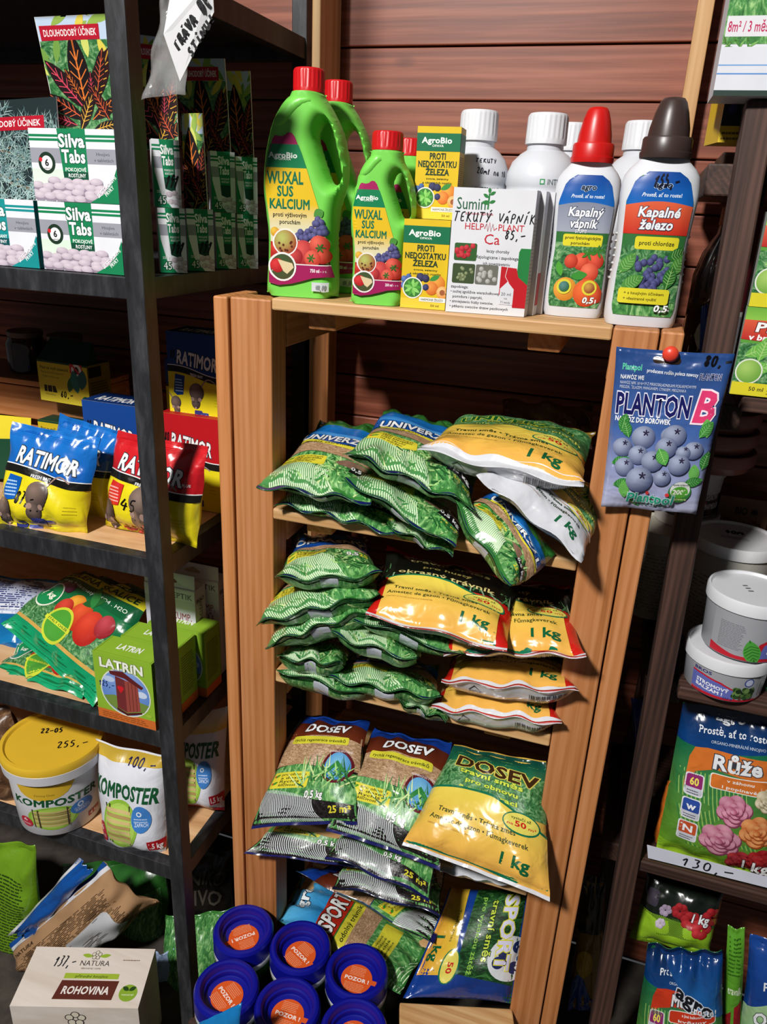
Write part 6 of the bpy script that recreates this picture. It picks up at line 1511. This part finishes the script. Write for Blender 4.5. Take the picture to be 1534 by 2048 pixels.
def can(px, py, label, ang):
    c = on(px, py, ZC); z0 = .164; h = ZC - z0; fr = Frame((c[0], c[1], z0), 0); t = thing('blue_lid_can', label, 'can', fr.o, 'blue lidded granule cans'); R = .0515
    rows = [(0, 0, 0, R - .003, R - .003, 2), (.003, 0, 0, R - .001, R - .001, 2), (h - .046, 0, 0, R - .001, R - .001, 2)]; lofted('can_body', rows, 'plastic', '#2f5a24', fr, t, 44)
    a = Art(wrap_fn(rows, fr, .004, h - .05, 6.2), .32, h - .05, 'plastic', .008); a.band(0, 0, 1, .93, '#357a33', mat='darkgrass'); a.text('TRÁVNÍK', .4, .5, .62, .65, '#e0e4d0', 'X'); a.text('HERBICID', .41, .35, .6, .45, '#d8cc3a', 'B'); a.done(t)
    lofted('white_collar', [(h - .048, 0, 0, R, R, 2), (h - .047, 0, 0, R + .0008, R + .0008, 2), (h - .033, 0, 0, R + .0008, R + .0008, 2), (h - .032, 0, 0, R, R, 2)], 'plastic', '#cdd0d6', fr, t, 44)
    ld = lofted('lid', [(h - .034, 0, 0, R + .0012, R + .0012, 2), (h - .006, 0, 0, R + .0008, R + .0008, 2), (h - .001, 0, 0, R - .002, R - .002, 2), (h, 0, 0, R - .006, R - .006, 2), (h - .001, 0, 0, R - .0095, R - .0095, 2), (h - .004, 0, 0, R - .011, R - .011, 2), (h - .013, 0, 0, R - .0125, R - .0125, 2), (h - .014, 0, 0, R - .0155, R - .0155, 2), (h - .0225, 0, 0, R - .0165, R - .0165, 2), (h - .0235, 0, 0, R - .019, R - .019, 2), (h - .0235, 0, 0, .0005, .0005, 2)], 'plastic', '#0b0f86', fr, t, 52, 28)
    zd = h - .0233; an = math.radians(ang); ca, sa = math.cos(an), math.sin(an); S = .07
    pos = lambda u, v: np.c_[(u - .5) * S * ca - (v - .5) * S * sa, (u - .5) * S * sa + (v - .5) * S * ca - .0, np.full(len(u), zd)]
    a = Art(lambda u, v: (fr(pos(u, v)), np.tile([0, 0, 1.], (len(u), 1))), S, S, 'paper', .02, .0004); a.ell(.5, .5, .375, '#d8561c', n=40); a.band(.8, .44, 1.0, .56, '#d8561c'); a.text('POZOR !', .22, .44, .80, .53, '#f0e4dc', 'X')
    a.lines(.3, .58, .7, .82, 6, '#e8a078', .35, .15); a.lines(.25, .18, .75, .4, 6, '#e8a078', .35, .15); a.done(ld, 'sticker_print', 'round orange warning sticker')
    return t


for px, py, ang, lb in ((487, 1856, 225, 'blue lidded can rearmost, against the pine post foot'), (601, 1890, -25, 'blue lidded can in the back row, between two others'), (714, 1938, 3, 'blue lidded can in the back row nearest the bottom plank'), (453, 1972, -30, 'blue lidded can in front, touched by a blue film corner'), (575, 2010, 2, 'blue lidded can in the middle of the front row'), (708, 2054, 8, 'blue lidded can cut by the lower picture edge')): can(px, py, lb, ang)
g = bag4([(398, 2046, .665), (483, 2006, .672), (470, 2130, .65), (392, 2140, .65)], .004, seed=160, pin=.0, ripple=.001, wr=.001); g.build('film_bag', 'bright blue film corner sticking up before the cans', 'bag', None, '#1274b4', mat='foil')

# ================================================================== hanging sachet on the pine post
g = bag4([(1233, 693, .911), (1470, 708, .911), (1392, 1030, .905), (1202, 1013, .905)], .009, seed=201, wr=.0018, ripple=.002, seal=.04, pin=.02, heavy=.5, back=.15)
gcol = lambda u, v: L('#b4b6d2') * (1 - np.clip(v / .5, 0, 1))[:, None] + L('#3f5f9e') * np.clip(v / .5, 0, 1)[:, None] * (1 - np.clip((v - .5) / .5, 0, 1))[:, None] + L('#1f4078') * np.clip((v - .5) / .5, 0, 1)[:, None]
g.build('hanging_sachet', 'blue blueberry fertiliser sachet pinned to the pine post', 'bag', None, gcol, '#b0b4c0', 'foil')
a = g.art('foil'); a.rr(.33, .925, .57, .965, '#2a1a10', .03)
a.text('Plantpol', .07, .875, .24, .91, '#5ac0a0', 'X'); a.text('producent roślin poleca nawozy', .29, .868, .74, .89, '#dfe4ec', 'B', sl=-.02); a.text('PLANTON', .755, .845, .94, .88, '#1a2050', 'B', '#b8c0dc'); a.hand('80,-', .76, .925, 1.0, .985, '#08080c', .0022)
a.text('NAWÓZ WE', .06, .82, .27, .845, '#eef0f4', 'B'); a.text('NAWÓZ NPK 16+6+19 Z MIKROSKŁADNIKAMI POKARMOWYMI', .06, .79, .74, .808, '#c4cce0', 'R'); a.text('MIEDZIĄ, ŻELAZEM, MANGANEM, CYNKIEM. MIESZANKA', .06, .765, .66, .782, '#c4cce0', 'R')
a.text('PLANTON', .05, .615, .72, .735, '#171a5a', 'X', '#e0e0ee'); a.text('B', .775, .595, .93, .775, '#d83a6e', 'X', '#f0dce6', sh=.12); a.text('NAWÓZ DO BORÓWEK', .05, .565, .57, .595, '#eef0f4', 'X')
for x, y, an in ((.12, .50, 80), (.2, .47, 110), (.93, .5, 100), (.86, .5, 60), (.1, .16, 20), (.2, .2, 280), (.3, .12, 300), (.95, .3, 80), (.9, .22, 100), (.8, .2, 20), (.06, .3, 20), (.5, .38, 60)): a.leaf(x, y, .022, .012, an, ('#3f8a3c', '#5fa84a', '#2f7a34')[an % 3], '#7ab86a')
BB = ((.58, .5, .08), (.34, .477, .114), (.63, .5, .112), (.152, .405, .096), (.83, .42, .09), (.57, .424, .105), (.74, .40, .07), (.315, .366, .098), (.72, .325, .105), (.46, .336, .107), (.19, .285, .095), (.58, .237, .085), (.36, .214, .135))
for x, y, r in BB:
    a.ell(x, y, r, '#3a4468', col2='#a8b2cc', n=28)
    for k in range(5): a.leaf(x + .02, y + .03, r * g.W * .3, r * g.W * .12, k * 72 + 20, '#26203a')
a.leaf(.5, .42, .022, .014, -60, '#4a9a44', '#8ac46a')
a.ell(.78, .15, .115, '#2f7a34', n=28); a.ell(.78, .165, .1, '#d8dcd8', ry=.055); a.ell(.78, .15, .085, '#5aa83a', ry=.04); a.text('200L', .71, .138, .85, .168, '#eef4e0', 'X'); a.text('roztworu', .7, .095, .86, .112, '#cfe08a', 'B'); a.text('wysoka wydajność', .7, .195, .86, .206, '#2a4a3a')
a.text('Plantpol', .26, .065, .72, .125, '#2a9a7a', 'X', '#c8d4dc', sh=.1); a.text('ZABORZE', .36, .035, .66, .055, '#2a7a6a', 'B'); a.ell(.46, .13, .02, '#d03a3a'); a.ell(.66, .13, .02, '#d03a3a'); a.done(g.ob)
pp = at(1341, 707, .9095); fr = Frame(pp, 0, (math.radians(90), 0)); tp = thing('push_pin', 'round red push pin holding the blue sachet', 'pin', pp); lofted('pin_head', [(.0, 0, 0, .005, .005, 2), (.002, 0, 0, .0085, .0085, 2), (.006, 0, 0, .0088, .0088, 2), (.0095, 0, 0, .006, .006, 2), (.0105, 0, 0, .001, .001, 2)], 'plastic', '#d8402c', fr, tp, 24, 70)

# ================================================================== goods on the dark rack
# top carton
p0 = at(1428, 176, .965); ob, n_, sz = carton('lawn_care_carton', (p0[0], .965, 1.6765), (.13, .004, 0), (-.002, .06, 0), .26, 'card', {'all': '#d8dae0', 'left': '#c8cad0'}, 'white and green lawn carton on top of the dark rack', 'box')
a = Art(n_['front'], sz['W'], sz['H'], 'card', .02); a.band(0, .18, 1, 1, '#5a9a44', mat='grass'); a.band(0, .5, 1, 1, ('#5a9a4a', '#7ab868')); a.poly([(.11, .36), (.5, .30), (.55, .52), (.18, .62)], '#24442a'); a.poly([(.13, .42), (.34, .37), (.34, .5), (.15, .54)], '#d0a0a8'); a.ell(.33, .44, .07, '#5aaad8', ry=.08); a.ell(.34, .44, .05, '#2a6aa8', ry=.06); a.band(.15, .54, .2, .64, '#5aa0c8')
a.blades(60, 0, .16, 1, .22, .02, ('#4a8a3a', '#7ab05a'), .002); a.rr(.01, .205, .40, .275, '#d8d8dc', .004); a.text('8m² / 3 měsíce', .025, .222, .385, .257, '#b82a5a', 'B'); a.band(0, 0, 1, .17, '#d4d6de'); a.band(0, .075, 1, .08, '#5a8ac8'); a.band(0, .105, 1, .11, '#7aa0d0'); a.band(0, 0, 1, .02, '#2a3a34'); a.done(ob)
beam('shelf_plank', (.06, YD + .004, 1.657), (.75, YD + .3, 1.6755), 'dark_x', drk) if False else None
beam('top_bearer', (.112, YD + .046, 1.64), (.16, YD + .3, 1.6755), 'dark_y', drk)
# narrow yellow carton on the upper shelf
p0 = at(1443, 288, 1.02); ob, n_, sz = carton('berry_carton', (p0[0] - .004, 1.032, 1.6385), (.05, 0, 0), (-.012, .05, 0), .056, 'card', {'all': '#c8a41c', 'left': '#c8a41c'}, 'narrow yellow carton with berry print under the top carton', 'box')
a = Art(n_['front'], sz['W'], sz['H'], 'card', .02); a.band(0, .3, 1, 1, '#101420'); a.ell(.62, .72, .3, '#2a4a24', n=24); a.leaf(.6, .6, .012, .006, 60, '#4a8a3a'); a.ell(.2, .6, .1, '#1a1a44', col2='#3a3a74'); a.band(0, .0, .7, .3, '#d8b828'); a.lines(.05, .05, .6, .25, 2, '#6a5410'); a.done(ob)

# potato spray cartons at the picture edge
HPc = at(1500, 597, .986)[2] - at(1462, 772, .986)[2]
for k in range(2):
    x0 = at(1462, 771, .986)[0] + .0006 * k; z0 = 1.3655 + k * (HPc + .0006)
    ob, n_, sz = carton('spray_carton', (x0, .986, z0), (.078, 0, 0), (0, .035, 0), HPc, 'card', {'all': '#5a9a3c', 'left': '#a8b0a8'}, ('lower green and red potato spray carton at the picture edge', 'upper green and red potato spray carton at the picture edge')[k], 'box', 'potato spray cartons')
    a = Art(n_['front'], sz['W'], sz['H'], 'card', .02); a.band(0, .86, 1, 1, ('#8ac04a', '#6aa83c')); a.text('agro', .5, .88, .9, .95, '#e8f0e0', 'X'); a.band(0, .6, 1, .86, ('#b01420', '#d85a3c'), lo=lambda u: .6 + .04 * (1 - u)); a.text('Plevel', .18, .735, .85, .835, '#eef0f0', 'X', '#5a0c14', sh=.12); a.text('v bramborách', .1, .64, .95, .70, '#eef0f0', 'X', sh=.12)
    a.band(0, .12, 1, .6, '#2f6a2c', mat='foliage')
    for x, y, an in ((.1, .45, 30), (.3, .4, 80), (.15, .3, 10)): a.leaf(x, y, .03, .014, an, '#6ab04a', '#a8d080')
    for k2 in range(6): a.leaf(.62, .38, .016, .009, k2 * 60, '#e6e6dc')
    a.ell(.62, .38, .05, '#d8c83a'); a.ell(.2, .28, .19, '#dce0d4', n=26); a.ell(.2, .28, .17, '#6aa03c', n=26, col2='#a8cc6a'); a.band(.5, .2, 1, .3, '#2a1a5a'); a.text('systémový', .55, .235, .9, .265, '#e0dce8'); a.band(0, .0, 1, .15, '#d8cc2c'); a.text('50 ml', .25, .06, .45, .105, '#3a3414', 'B'); a.lines(.5, .03, .95, .1, 2, '#8a7a14'); a.done(ob)
ob, n_, sz = carton('dark_red_carton', (.122, 1.14, 1.3655), (.09, 0, 0), (0, .06, 0), .21, 'card', '#5a1420', 'dark red carton standing behind the spray cartons', 'box'); a = Art(n_['front'], sz['W'], sz['H'], 'card', .02); a.band(0, 0, 1, .35, '#8a8a90'); a.band(0, .35, 1, .38, '#c8c8c8'); a.done(ob)
# dark bottle with white oval label
fr = Frame((.098, 1.205, 1.3655), .3); t = thing('dark_bottle', 'dark brown bottle with white oval label behind the brown capped bottle', 'bottle', fr.o)
rows = [(0, 0, 0, .034, .034, 2), (.004, 0, 0, .037, .037, 2), (.12, 0, 0, .037, .037, 2), (.15, 0, 0, .03, .03, 2), (.175, 0, 0, .016, .016, 2), (.19, 0, 0, .014, .014, 2)]; lofted('bottle_body', rows, 'jar_glass', None, fr, t); ribbed('screw_cap', .016, .0155, .186, .21, 'plastic', '#8a4a24', fr, t, 20)
a = Art(wrap_fn(rows, fr, .012, .075, 1.9), .07, .063, 'card', .006); a.ell(.5, .5, .48, '#a8a49c', ry=.48, n=30); a.text('LIKVIDÁTOR', .14, .42, .86, .56, '#1a1814', 'B'); a.text('ZELENĚ', .26, .2, .74, .34, '#1a1814', 'B'); a.done(t)
fbx = bag4([(1402, 612, 1.12), (1416, 606, 1.12), (1410, 712, 1.10), (1398, 712, 1.10)], .003, seed=210); fbx.build('blue_strip', 'narrow blue packet standing behind the dark post', 'packet', None, '#123f9a', mat='film')

# round tubs on the middle shelf
def tub(c, z0, h, r, label, group, body, lid, art=None, yaw=0., span=2.6, name='round_tub', lidart=None):
    fr = Frame((c[0], c[1], z0), yaw); t = thing(name, label, 'tub', fr.o, group)
    rows = [(0, 0, 0, r * .86, r * .86, 2), (.002, 0, 0, r * .885, r * .885, 2), (h - .016, 0, 0, r * .95, r * .95, 2)]; lofted('tub_body', rows, 'plastic', body, fr, t, 52)
    ld = lofted('lid', [(h - .018, 0, 0, r * .95, r * .95, 2), (h - .018, 0, 0, r * .995, r * .995, 2), (h - .004, 0, 0, r, r, 2), (h - .0005, 0, 0, r * .975, r * .975, 2), (h - .0005, 0, 0, r * .935, r * .935, 2), (h - .004, 0, 0, r * .9, r * .9, 2), (h - .004, 0, 0, .001, .001, 2)], 'plastic', lid, fr, t, 52)
    if art: a = Art(wrap_fn(rows, fr, .002, h - .02, span), r * .92 * span, h - .022, 'plastic', .006); art(a); a.done(t)
    if lidart:
        S = r * 1.7; a = Art(lambda u, v: (fr(np.c_[(u - .5) * S, (v - .5) * S, np.full(len(u), h - .004)]), np.tile([0, 0, 1.], (len(u), 1))), S, S, 'ink', .02); lidart(a); a.done(ld, 'lettering')
    return t


def balm(a):
    a.band(0, 0, 1, 1, '#9a9ca2'); a.band(0, .0, 1, .08, '#b81c2c'); a.text('BROS', .02, .82, .2, .93, '#2a2f6a', 'X'); a.poly([(.0, .1), (.46, .06), (.44, .45), (.3, .66), (.12, .76), (0, .78)], '#b81c2c'); a.poly([(.0, .12), (.44, .08), (.42, .43), (.29, .6), (.12, .7), (0, .72)], '#5f68b0')
    a.text('STROMOVÝ', .06, .42, .38, .55, '#eceef4', 'X', sl=-.35); a.text('BALZÁM !', .06, .25, .33, .37, '#eceef4', 'X', sl=-.35); a.text('350 g', .34, .06, .43, .12, '#2a2f6a', 'B'); a.stroke([(.5, .05), (.52, .3)], .004, '#5a4030')
    for k in range(40): a.ell(.53 + .11 * math.sin(k * 2.1) * (1 - k / 90), .36 + .2 * math.cos(k * 1.3) * .7, .028, ('#2a4a24', '#4a6a34', '#1a3018', '#6a8a4a')[k % 4])
    a.ell(.56, .78, .05, '#3a4a8a', n=24); a.ell(.56, .78, .038, '#b8c0d8'); a.band(.68, .05, .8, .95, '#c4c6cc')
    for k in range(9): a.band(.7, .2 + k * .07, .78, .23 + k * .07, '#3a3a40')


def bark(a):
    a.band(0, 0, 1, 1, '#9a9ca2'); a.band(0, 0, 1, .1, '#b81c2c', hi=lambda u: .08 + .12 * np.clip(1 - u * 4, 0, 1)); a.lines(.08, .2, .33, .8, 18, '#6a6c72', .35); a.text('BROS', .5, .80, .76, .94, '#2a2f6a', 'X'); a.poly([(.36, .08), (.44, .08), (.47, .42), (.62, .62), (.82, .72), (1, .74), (1, .66), (.82, .64), (.66, .56), (.52, .4), (.48, .08)], '#b81c2c'); a.poly([(.48, .08), (1, .08), (1, .66), (.82, .64), (.66, .56), (.52, .4)], '#5f68b0')
    a.text('KORO DERMA', .56, .46, .95, .56, '#eceef4', 'X'); a.text('MAŚĆ', .66, .33, .82, .41, '#eceef4', 'B'); a.text('OGRODNICZA', .56, .18, .93, .27, '#eceef4', 'B'); a.leaf(.37, .5, .04, .022, -70, '#4a9a3c', '#2a6a24')


GTb = 'tree balm tubs'
c1 = on(1442, 1364, .956); z1 = .9565
tub(c1, z1, .062, .0565, 'lower grey tree balm tub with red band on the dark shelf', GTb, '#9a9ca2', '#d2d4d8', balm, .35)
tub((c1[0] + .012, c1[1] + .004), z1 + .0625, .086, .0565, 'upper grey bark ointment tub with white lid', GTb, '#9a9ca2', '#d4d6da', bark, .35, lidart=lambda a: (a.hand('155', .78, .3, .98, .5, '#0c0c10', .003), a.lines(.42, .45, .5, .7, 3, '#5a5c62')))
tub((.186, 1.165), z1, .168, .062, 'large white round tub with inked lid behind the balm tubs', None, '#a8a69e', '#cfd0d2', lambda a: a.lines(.1, .2, .9, .8, 14, '#77756e', .35), lidart=lambda a: (a.hand('40M', .36, .62, .62, .74, '#0c0c10', .0032), a.lines(.3, .42, .7, .52, 3, '#8a8c90')), name='white_tub')
tub((.088, 1.215), z1, .15, .052, 'pale round tub seen between the two posts', None, '#9a9686', '#a8a496', lambda a: a.lines(.1, .1, .9, .9, 18, '#6a665a', .35), name='pale_tub')
cb = lambda a: (a.band(0, 0, 1, .6, '#141012'), a.ell(.5, .35, .07, '#b01428', col2='#e0506a'), a.text('VIŠŇOVÁ', .54, .45, .75, .6, '#c8c4bc', 'X', sh=.2), a.text('MARMELÁDA', .54, .2, .82, .35, '#c8c4bc', 'X', sh=.2))
for k in range(3): tub((.118 + .004 * (k % 2), 1.262 if k else 1.255), z1 + .0 + k * .083, .082, .05, ('black and white cherry tub, lowest of the three behind the post', 'black and white cherry tub, middle of the three behind the post', 'black and white cherry tub, topmost of the three behind the post')[k], 'cherry tubs', '#b4b0ac', '#bcb8b4', cb, .4, name='cherry_tub')
for k in range(3): tub((.135, 1.24), z1 + .249 + k * .031, .030, .066 - .002 * k, ('pinkish clear bowl lowest in the dark stack', 'pinkish clear bowl in the middle of the dark stack', 'pinkish clear bowl topmost in the dark stack')[k], 'stacked clear bowls', '#7a4a40', '#8a5a52', None, name='clear_bowl')
fr = Frame((.215, 1.1, 1.285)); t = thing('preserve_jar', 'squat dark jar with pinkish metal lid high under the shelf', 'jar', fr.o) if False else None
ob, n_, sz = carton('plant_feed_carton', (.166, 1.262, z1), (.075, 0, 0), (0, .05, 0), 1.152 - z1, 'card', '#6a4c38', 'brown carton with dark print in the shade behind the white tub', 'box'); a = Art(n_['front'], sz['W'], sz['H'], 'card', .02); a.text('BIO', .35, .86, .58, .92, '#1a1410', 'X'); a.ell(.72, .89, .07, '#1a1410'); a.text('Plantella', .15, .75, .9, .82, '#4a1414', 'X'); a.done(ob)
fr = Frame((.272, 1.045, z1), .5); t = thing('yellow_tin', 'round tin with yellow lid cut by the picture edge', 'tin', fr.o); rows = [(0, 0, 0, .036, .036, 2), (.003, 0, 0, .0385, .0385, 2), (.05, 0, 0, .0385, .0385, 2)]; lofted('tin_body', rows, 'plastic', '#2a3428', fr, t, 40); lofted('lid', cyl(.0395, .0395, .0502, .07, .003), 'plastic', '#c8b01c', fr, t, 40)
a = Art(wrap_fn(rows, fr, .002, .048, 4.), .15, .046, 'plastic', .006); a.band(0, 0, 1, .12, '#1d6a3a'); a.band(.18, .15, .4, .5, '#c8cad0'); a.lines(.2, .2, .38, .45, 3, '#4a4a50'); a.lines(.02, .3, .16, .9, 8, '#8a9a84'); a.done(t)

# flower fertiliser bags
def flower_bag(a, title, sub, key, flower, small=True):
    W, H = a.size(); a.band(0, 0, 1, .8, ('#6a9a1e', '#0f6a48')); a.band(0, .0, 1, .1, ('#9ac02a', '#7aac24')); a.band(0, .76, 1, 1, ('#0d3f7c', '#081c3c'), lo=lambda u: .78 - .02 * np.sin(u * 4))
    a.text('agro', .36, .93, .66, .975, '#c8ccd4', 'X', '#1a1c24'); a.text('Prostě, ať to roste!', .2, .855, .92, .895, '#e4e8ee', 'B'); a.text('ORGANO-MINERÁLNÍ HNOJIVO', .33, .805, .87, .822, '#c8d0da', 'R')
    for k in range(34):
        t = np.linspace(0, 1, 8); a.stroke(np.c_[np.clip(.05 + .02 * k + .25 * t ** 2, 0, 1), .62 - .55 * t], .0012, '#9cc46a' if k % 2 else '#2a7a44', True)
    a.k += 1; a.poly([(.12, .50), (.14, .7), (.18, .765), (.3, .775), (1, .75), (1, .64), (.85, .63), (.4, .66), (.22, .62)], key); a.text(title, .38, .665, .84, .745, '#e4e6ea', 'X', '#3a3c44', sh=.05)
    a.rr(.36, .55, .92, .64, '#e6e6e0', .03); a.rr(.37, .555, .91, .635, key, .028)
    for j, tx in enumerate(sub): a.text(tx, .52 - .04 * j, .604 - j * .04, .78 + .03 * j, .622 - j * .04, '#eef0ee', 'B')
    for k, (c, ic) in enumerate((('#8a2a6a', '60'), ('#2a4a9a', 'w'), ('#c0502a', 'N'))):
        y = .47 - k * .15; x = .13; a.rr(x, y, x + .18, y + .135, '#d8dae0', .03); a.rr(x + .012, y + .045, x + .168, y + .128, c, .025); a.rr(x + .012, y + .008, x + .168, y + .05, '#c4c6d0', .02); a.text(ic, x + .05, y + .065, x + .13, y + .108, '#e8dc5a' if k == 0 else '#eef0f4', 'X'); a.lines(x + .03, y + .012, x + .15, y + .042, 2, '#4a4c5a')
    for x, y, r, c, c2 in flower:
        dk = L(c) * .55
        for rr_, n_, q in ((.62, 6, .56), (.4, 5, .46), (.2, 4, .34), (.06, 2, .22)):
            for j in range(n_):
                an = j * 6.283 / n_ + rr_ * 9; px_, py_ = x + r * rr_ * math.cos(an), y + r * rr_ * W / H * math.sin(an)
                a.ell(px_, py_, r * q, dk, n=16); a.ell(px_ - r * .03, py_ + r * .04, r * q * .92, c, col2=c2, n=16, off=(math.cos(an) * .6, math.sin(an) * .6))
    a.text('1 kg', .74, .09, .95, .155, '#eef0f0', 'X', '#3a1418'); return a


rose = ((.62, .44, .15, '#a8506e', '#d89ab0'), (.52, .24, .17, '#a84e70', '#dca0b4'), (.84, .34, .15, '#c8642c', '#eca86a'), (.92, .53, .11, '#b8a880', '#e6dcc0'), (.72, .12, .12, '#8a1420', '#b83a40'), (.9, .16, .12, '#8a1018', '#b02a2c'))
g = bag4([(1366, 1402, 1.05), (1562, 1432, 1.05), (1540, 1770, 1.018), (1312, 1697, 1.02)], .024, seed=220, wr=.002, ripple=.003, heavy=.3, pin=.02); g.build('rose_fertiliser_bag', 'orange and green rose fertiliser bag standing on the dark shelf', 'bag', 'flower fertiliser bags', '#2a7a3c', mat='foil'); flower_bag(g.art('foil'), 'Růže', ('v záhonu', 'i popínavé'), '#d0702a', rose).done(g.ob)
gs = bag4([(1340, 1560, 1.06), (1338, 1560, 1.03), (1314, 1690, 1.022), (1308, 1680, 1.06)], .004, seed=221); gs.build('side_gusset', None, None, None, '#c86a24', mat='film', par=g.ob)
ps = [at(1296, 1716, .9858), at(1600, 1792, .9858), at(1600, 1772, .987), at(1294, 1690, .987)]; nn = np.array([0, .0008, 0]); pst = mk('price_strip', np.r_[ps, np.array(ps) + nn], [(0, 1, 2, 3), (7, 6, 5, 4), (0, 4, 5, 1), (1, 5, 6, 2), (2, 6, 7, 3), (3, 7, 4, 0)], 'paper', '#c4c6d4', None, False, label='white paper strip with pen price under the rose bag', cat='price tag')
a = Art(plane_fn(ps[0] - [0, .0006, 0], ps[1] - ps[0], ps[3] - ps[0]), np.linalg.norm(ps[1] - ps[0]), np.linalg.norm(ps[3] - ps[0]), 'ink', .02); a.hand('130,-', .22, .15, .58, .8, '#14141c', .0022, sh=.3); a.done(pst, 'lettering')
fl2 = ((.62, .36, .13, '#8a1018', '#c03038'), (.8, .26, .13, '#98141c', '#c83a40'), (.5, .46, .1, '#7a6a84', '#b8a8c0'), (.92, .4, .12, '#8a1018', '#b82a30'))
g = bag4([(1296, 1735, 1.09), (1452, 1775, 1.09), (1418, 1915, 1.04), (1258, 1876, 1.05)], .026, seed=222, wr=.004, ripple=.004); g.build('flower_fertiliser_bag', 'lime bottomed fertiliser bag with red flowers crammed under the shelf', 'bag', 'flower fertiliser bags', '#8ab428', mat='foil')
a = g.art('foil'); a.band(0, .45, 1, 1, '#141a14', lo=lambda u: .52 - .1 * u); [a.stroke([(x, .5), (x + .3, .25)], .0012, '#3a5a1a', True) for x in np.linspace(0, .5, 22)]
for x, y, r, c, c2 in ((.5, .62, .1, '#7a1018', '#b02a30'), (.66, .52, .12, '#8a1018', '#c0343a'), (.82, .42, .12, '#98141c', '#c83a40'), (.92, .6, .12, '#7a0c14', '#b02a30'), (.32, .58, .08, '#8a7a90', '#b8a8c0'), (.3, .4, .06, '#a89ab0', '#c8bccc')):
    for j in range(6): a.ell(x + r * .6 * math.cos(j), y + r * .6 * math.sin(j), r * .5, c, col2=c2, n=14)
a.text('1 kg', .68, .5, .88, .62, '#e4e6e8', 'X', '#2a1014'); a.rr(.05, .6, .2, .8, '#3a3440', .03); a.done(g.ob)
mus = ((.55, .2, .15, '#a88aa8', '#dcc8d8'), (.75, .3, .14, '#b0788a', '#e0b8c4'), (.85, .12, .15, '#b898b0', '#e4d4de'), (.42, .32, .1, '#a890b0', '#d8c8dc'))
g = bag4([(1296, 1885, 1.02), (1444, 1902, 1.02), (1452, 2180, .985), (1252, 2150, .99)], .028, seed=223, wr=.004, ripple=.005); g.build('flower_fertiliser_bag', 'green and red balcony flower fertiliser bag with folded blue top', 'bag', 'flower fertiliser bags', '#1f6a3c', mat='foil')
a = g.art('foil'); flower_bag(a, 'Muškáty', ('a jiné balkonové', 'květiny'), '#c8381c', mus); a.poly([(.18, .98), (1, .98), (1, .55), (.72, .66), (.45, .8)], ('#1d6ab0', '#0b2f6a')); a.text('agro', .42, .74, .86, .84, '#14161c', 'X', '#c8d0dc', sl=-.35, sh=.2); a.text('roste!', .66, .64, .92, .69, '#e4e8ee', 'B', sl=-.2); a.done(g.ob)
g = bag4([(1500, 1868, 1.0), (1660, 1890, 1.0), (1650, 2160, .97), (1466, 2140, .975)], .026, seed=224, wr=.003); g.build('flower_fertiliser_bag', 'blue and pale green ornamental plant bag cut by the picture corner', 'bag', 'flower fertiliser bags', '#123f8a', mat='foil')
a = g.art('foil'); a.band(0, .05, 1, .62, ('#4a8a3c', '#a8cc9a'), hi=lambda u: .52 + .14 * np.sin(np.clip(u * 2.4, 0, 1.57))); a.text('Prostě', .2, .70, .6, .755, '#e4e8ee', 'B'); a.text('Okrasné', .12, .44, .8, .53, '#e4e6ea', 'X', '#4a5a4a', sh=.1); a.rr(.25, .28, .9, .38, '#8ab86a', .03); a.text('dřeviny', .32, .31, .7, .35, '#eef0ee', 'B'); [a.stroke([(x, .28), (x - .1, .06)], .0014, '#2a5a2a', True) for x in np.linspace(.1, .6, 16)]; a.done(g.ob)
g = bag4([(1456, 1850, 1.07), (1490, 1855, 1.07), (1480, 2100, 1.04), (1436, 2090, 1.04)], .014, seed=225); g.build('plant_food_bag', 'narrow lime green bag wedged between the two flower bags', 'bag', None, '#5a9a2c', mat='foil'); a = g.art('foil'); a.band(.02, .02, .98, .98, '#5a9a2c'); a.lines(.15, .65, .85, .95, 10, '#2a5a14'); a.poly([(.1, .3), (.9, .45), (.9, .2), (.2, .1)], '#8a1a20'); a.text('travník', .2, .5, .9, .56, '#e0e8d0', 'B'); a.done(g.ob)
g = bag4([(1166, 1745, 1.17), (1212, 1750, 1.17), (1200, 2030, 1.12), (1136, 2020, 1.12)], .018, seed=226); g.build('yellow_sack', 'yellow and blue sack in the dark gap beside the pine post', 'bag', None, '#8a6a14', mat='foil'); a = g.art('foil'); a.band(0, 0, 1, .3, ('#123a8a', '#2a5ab0'), hi=lambda u: .22 + .1 * np.sin(u * 6)); a.band(0, .62, 1, 1, '#14100a'); a.ell(.3, .72, .2, '#3a2c0a'); a.ell(.4, .4, .3, '#c8a01c', ry=.1); a.done(g.ob)
g = bag4([(1262, 1395, 1.26), (1300, 1400, 1.26), (1290, 1520, 1.24), (1268, 1515, 1.24)], .012, seed=227); g.build('blue_sack', 'blue sack edge glimpsed between the posts', 'bag', None, '#123f9a', mat='foil')
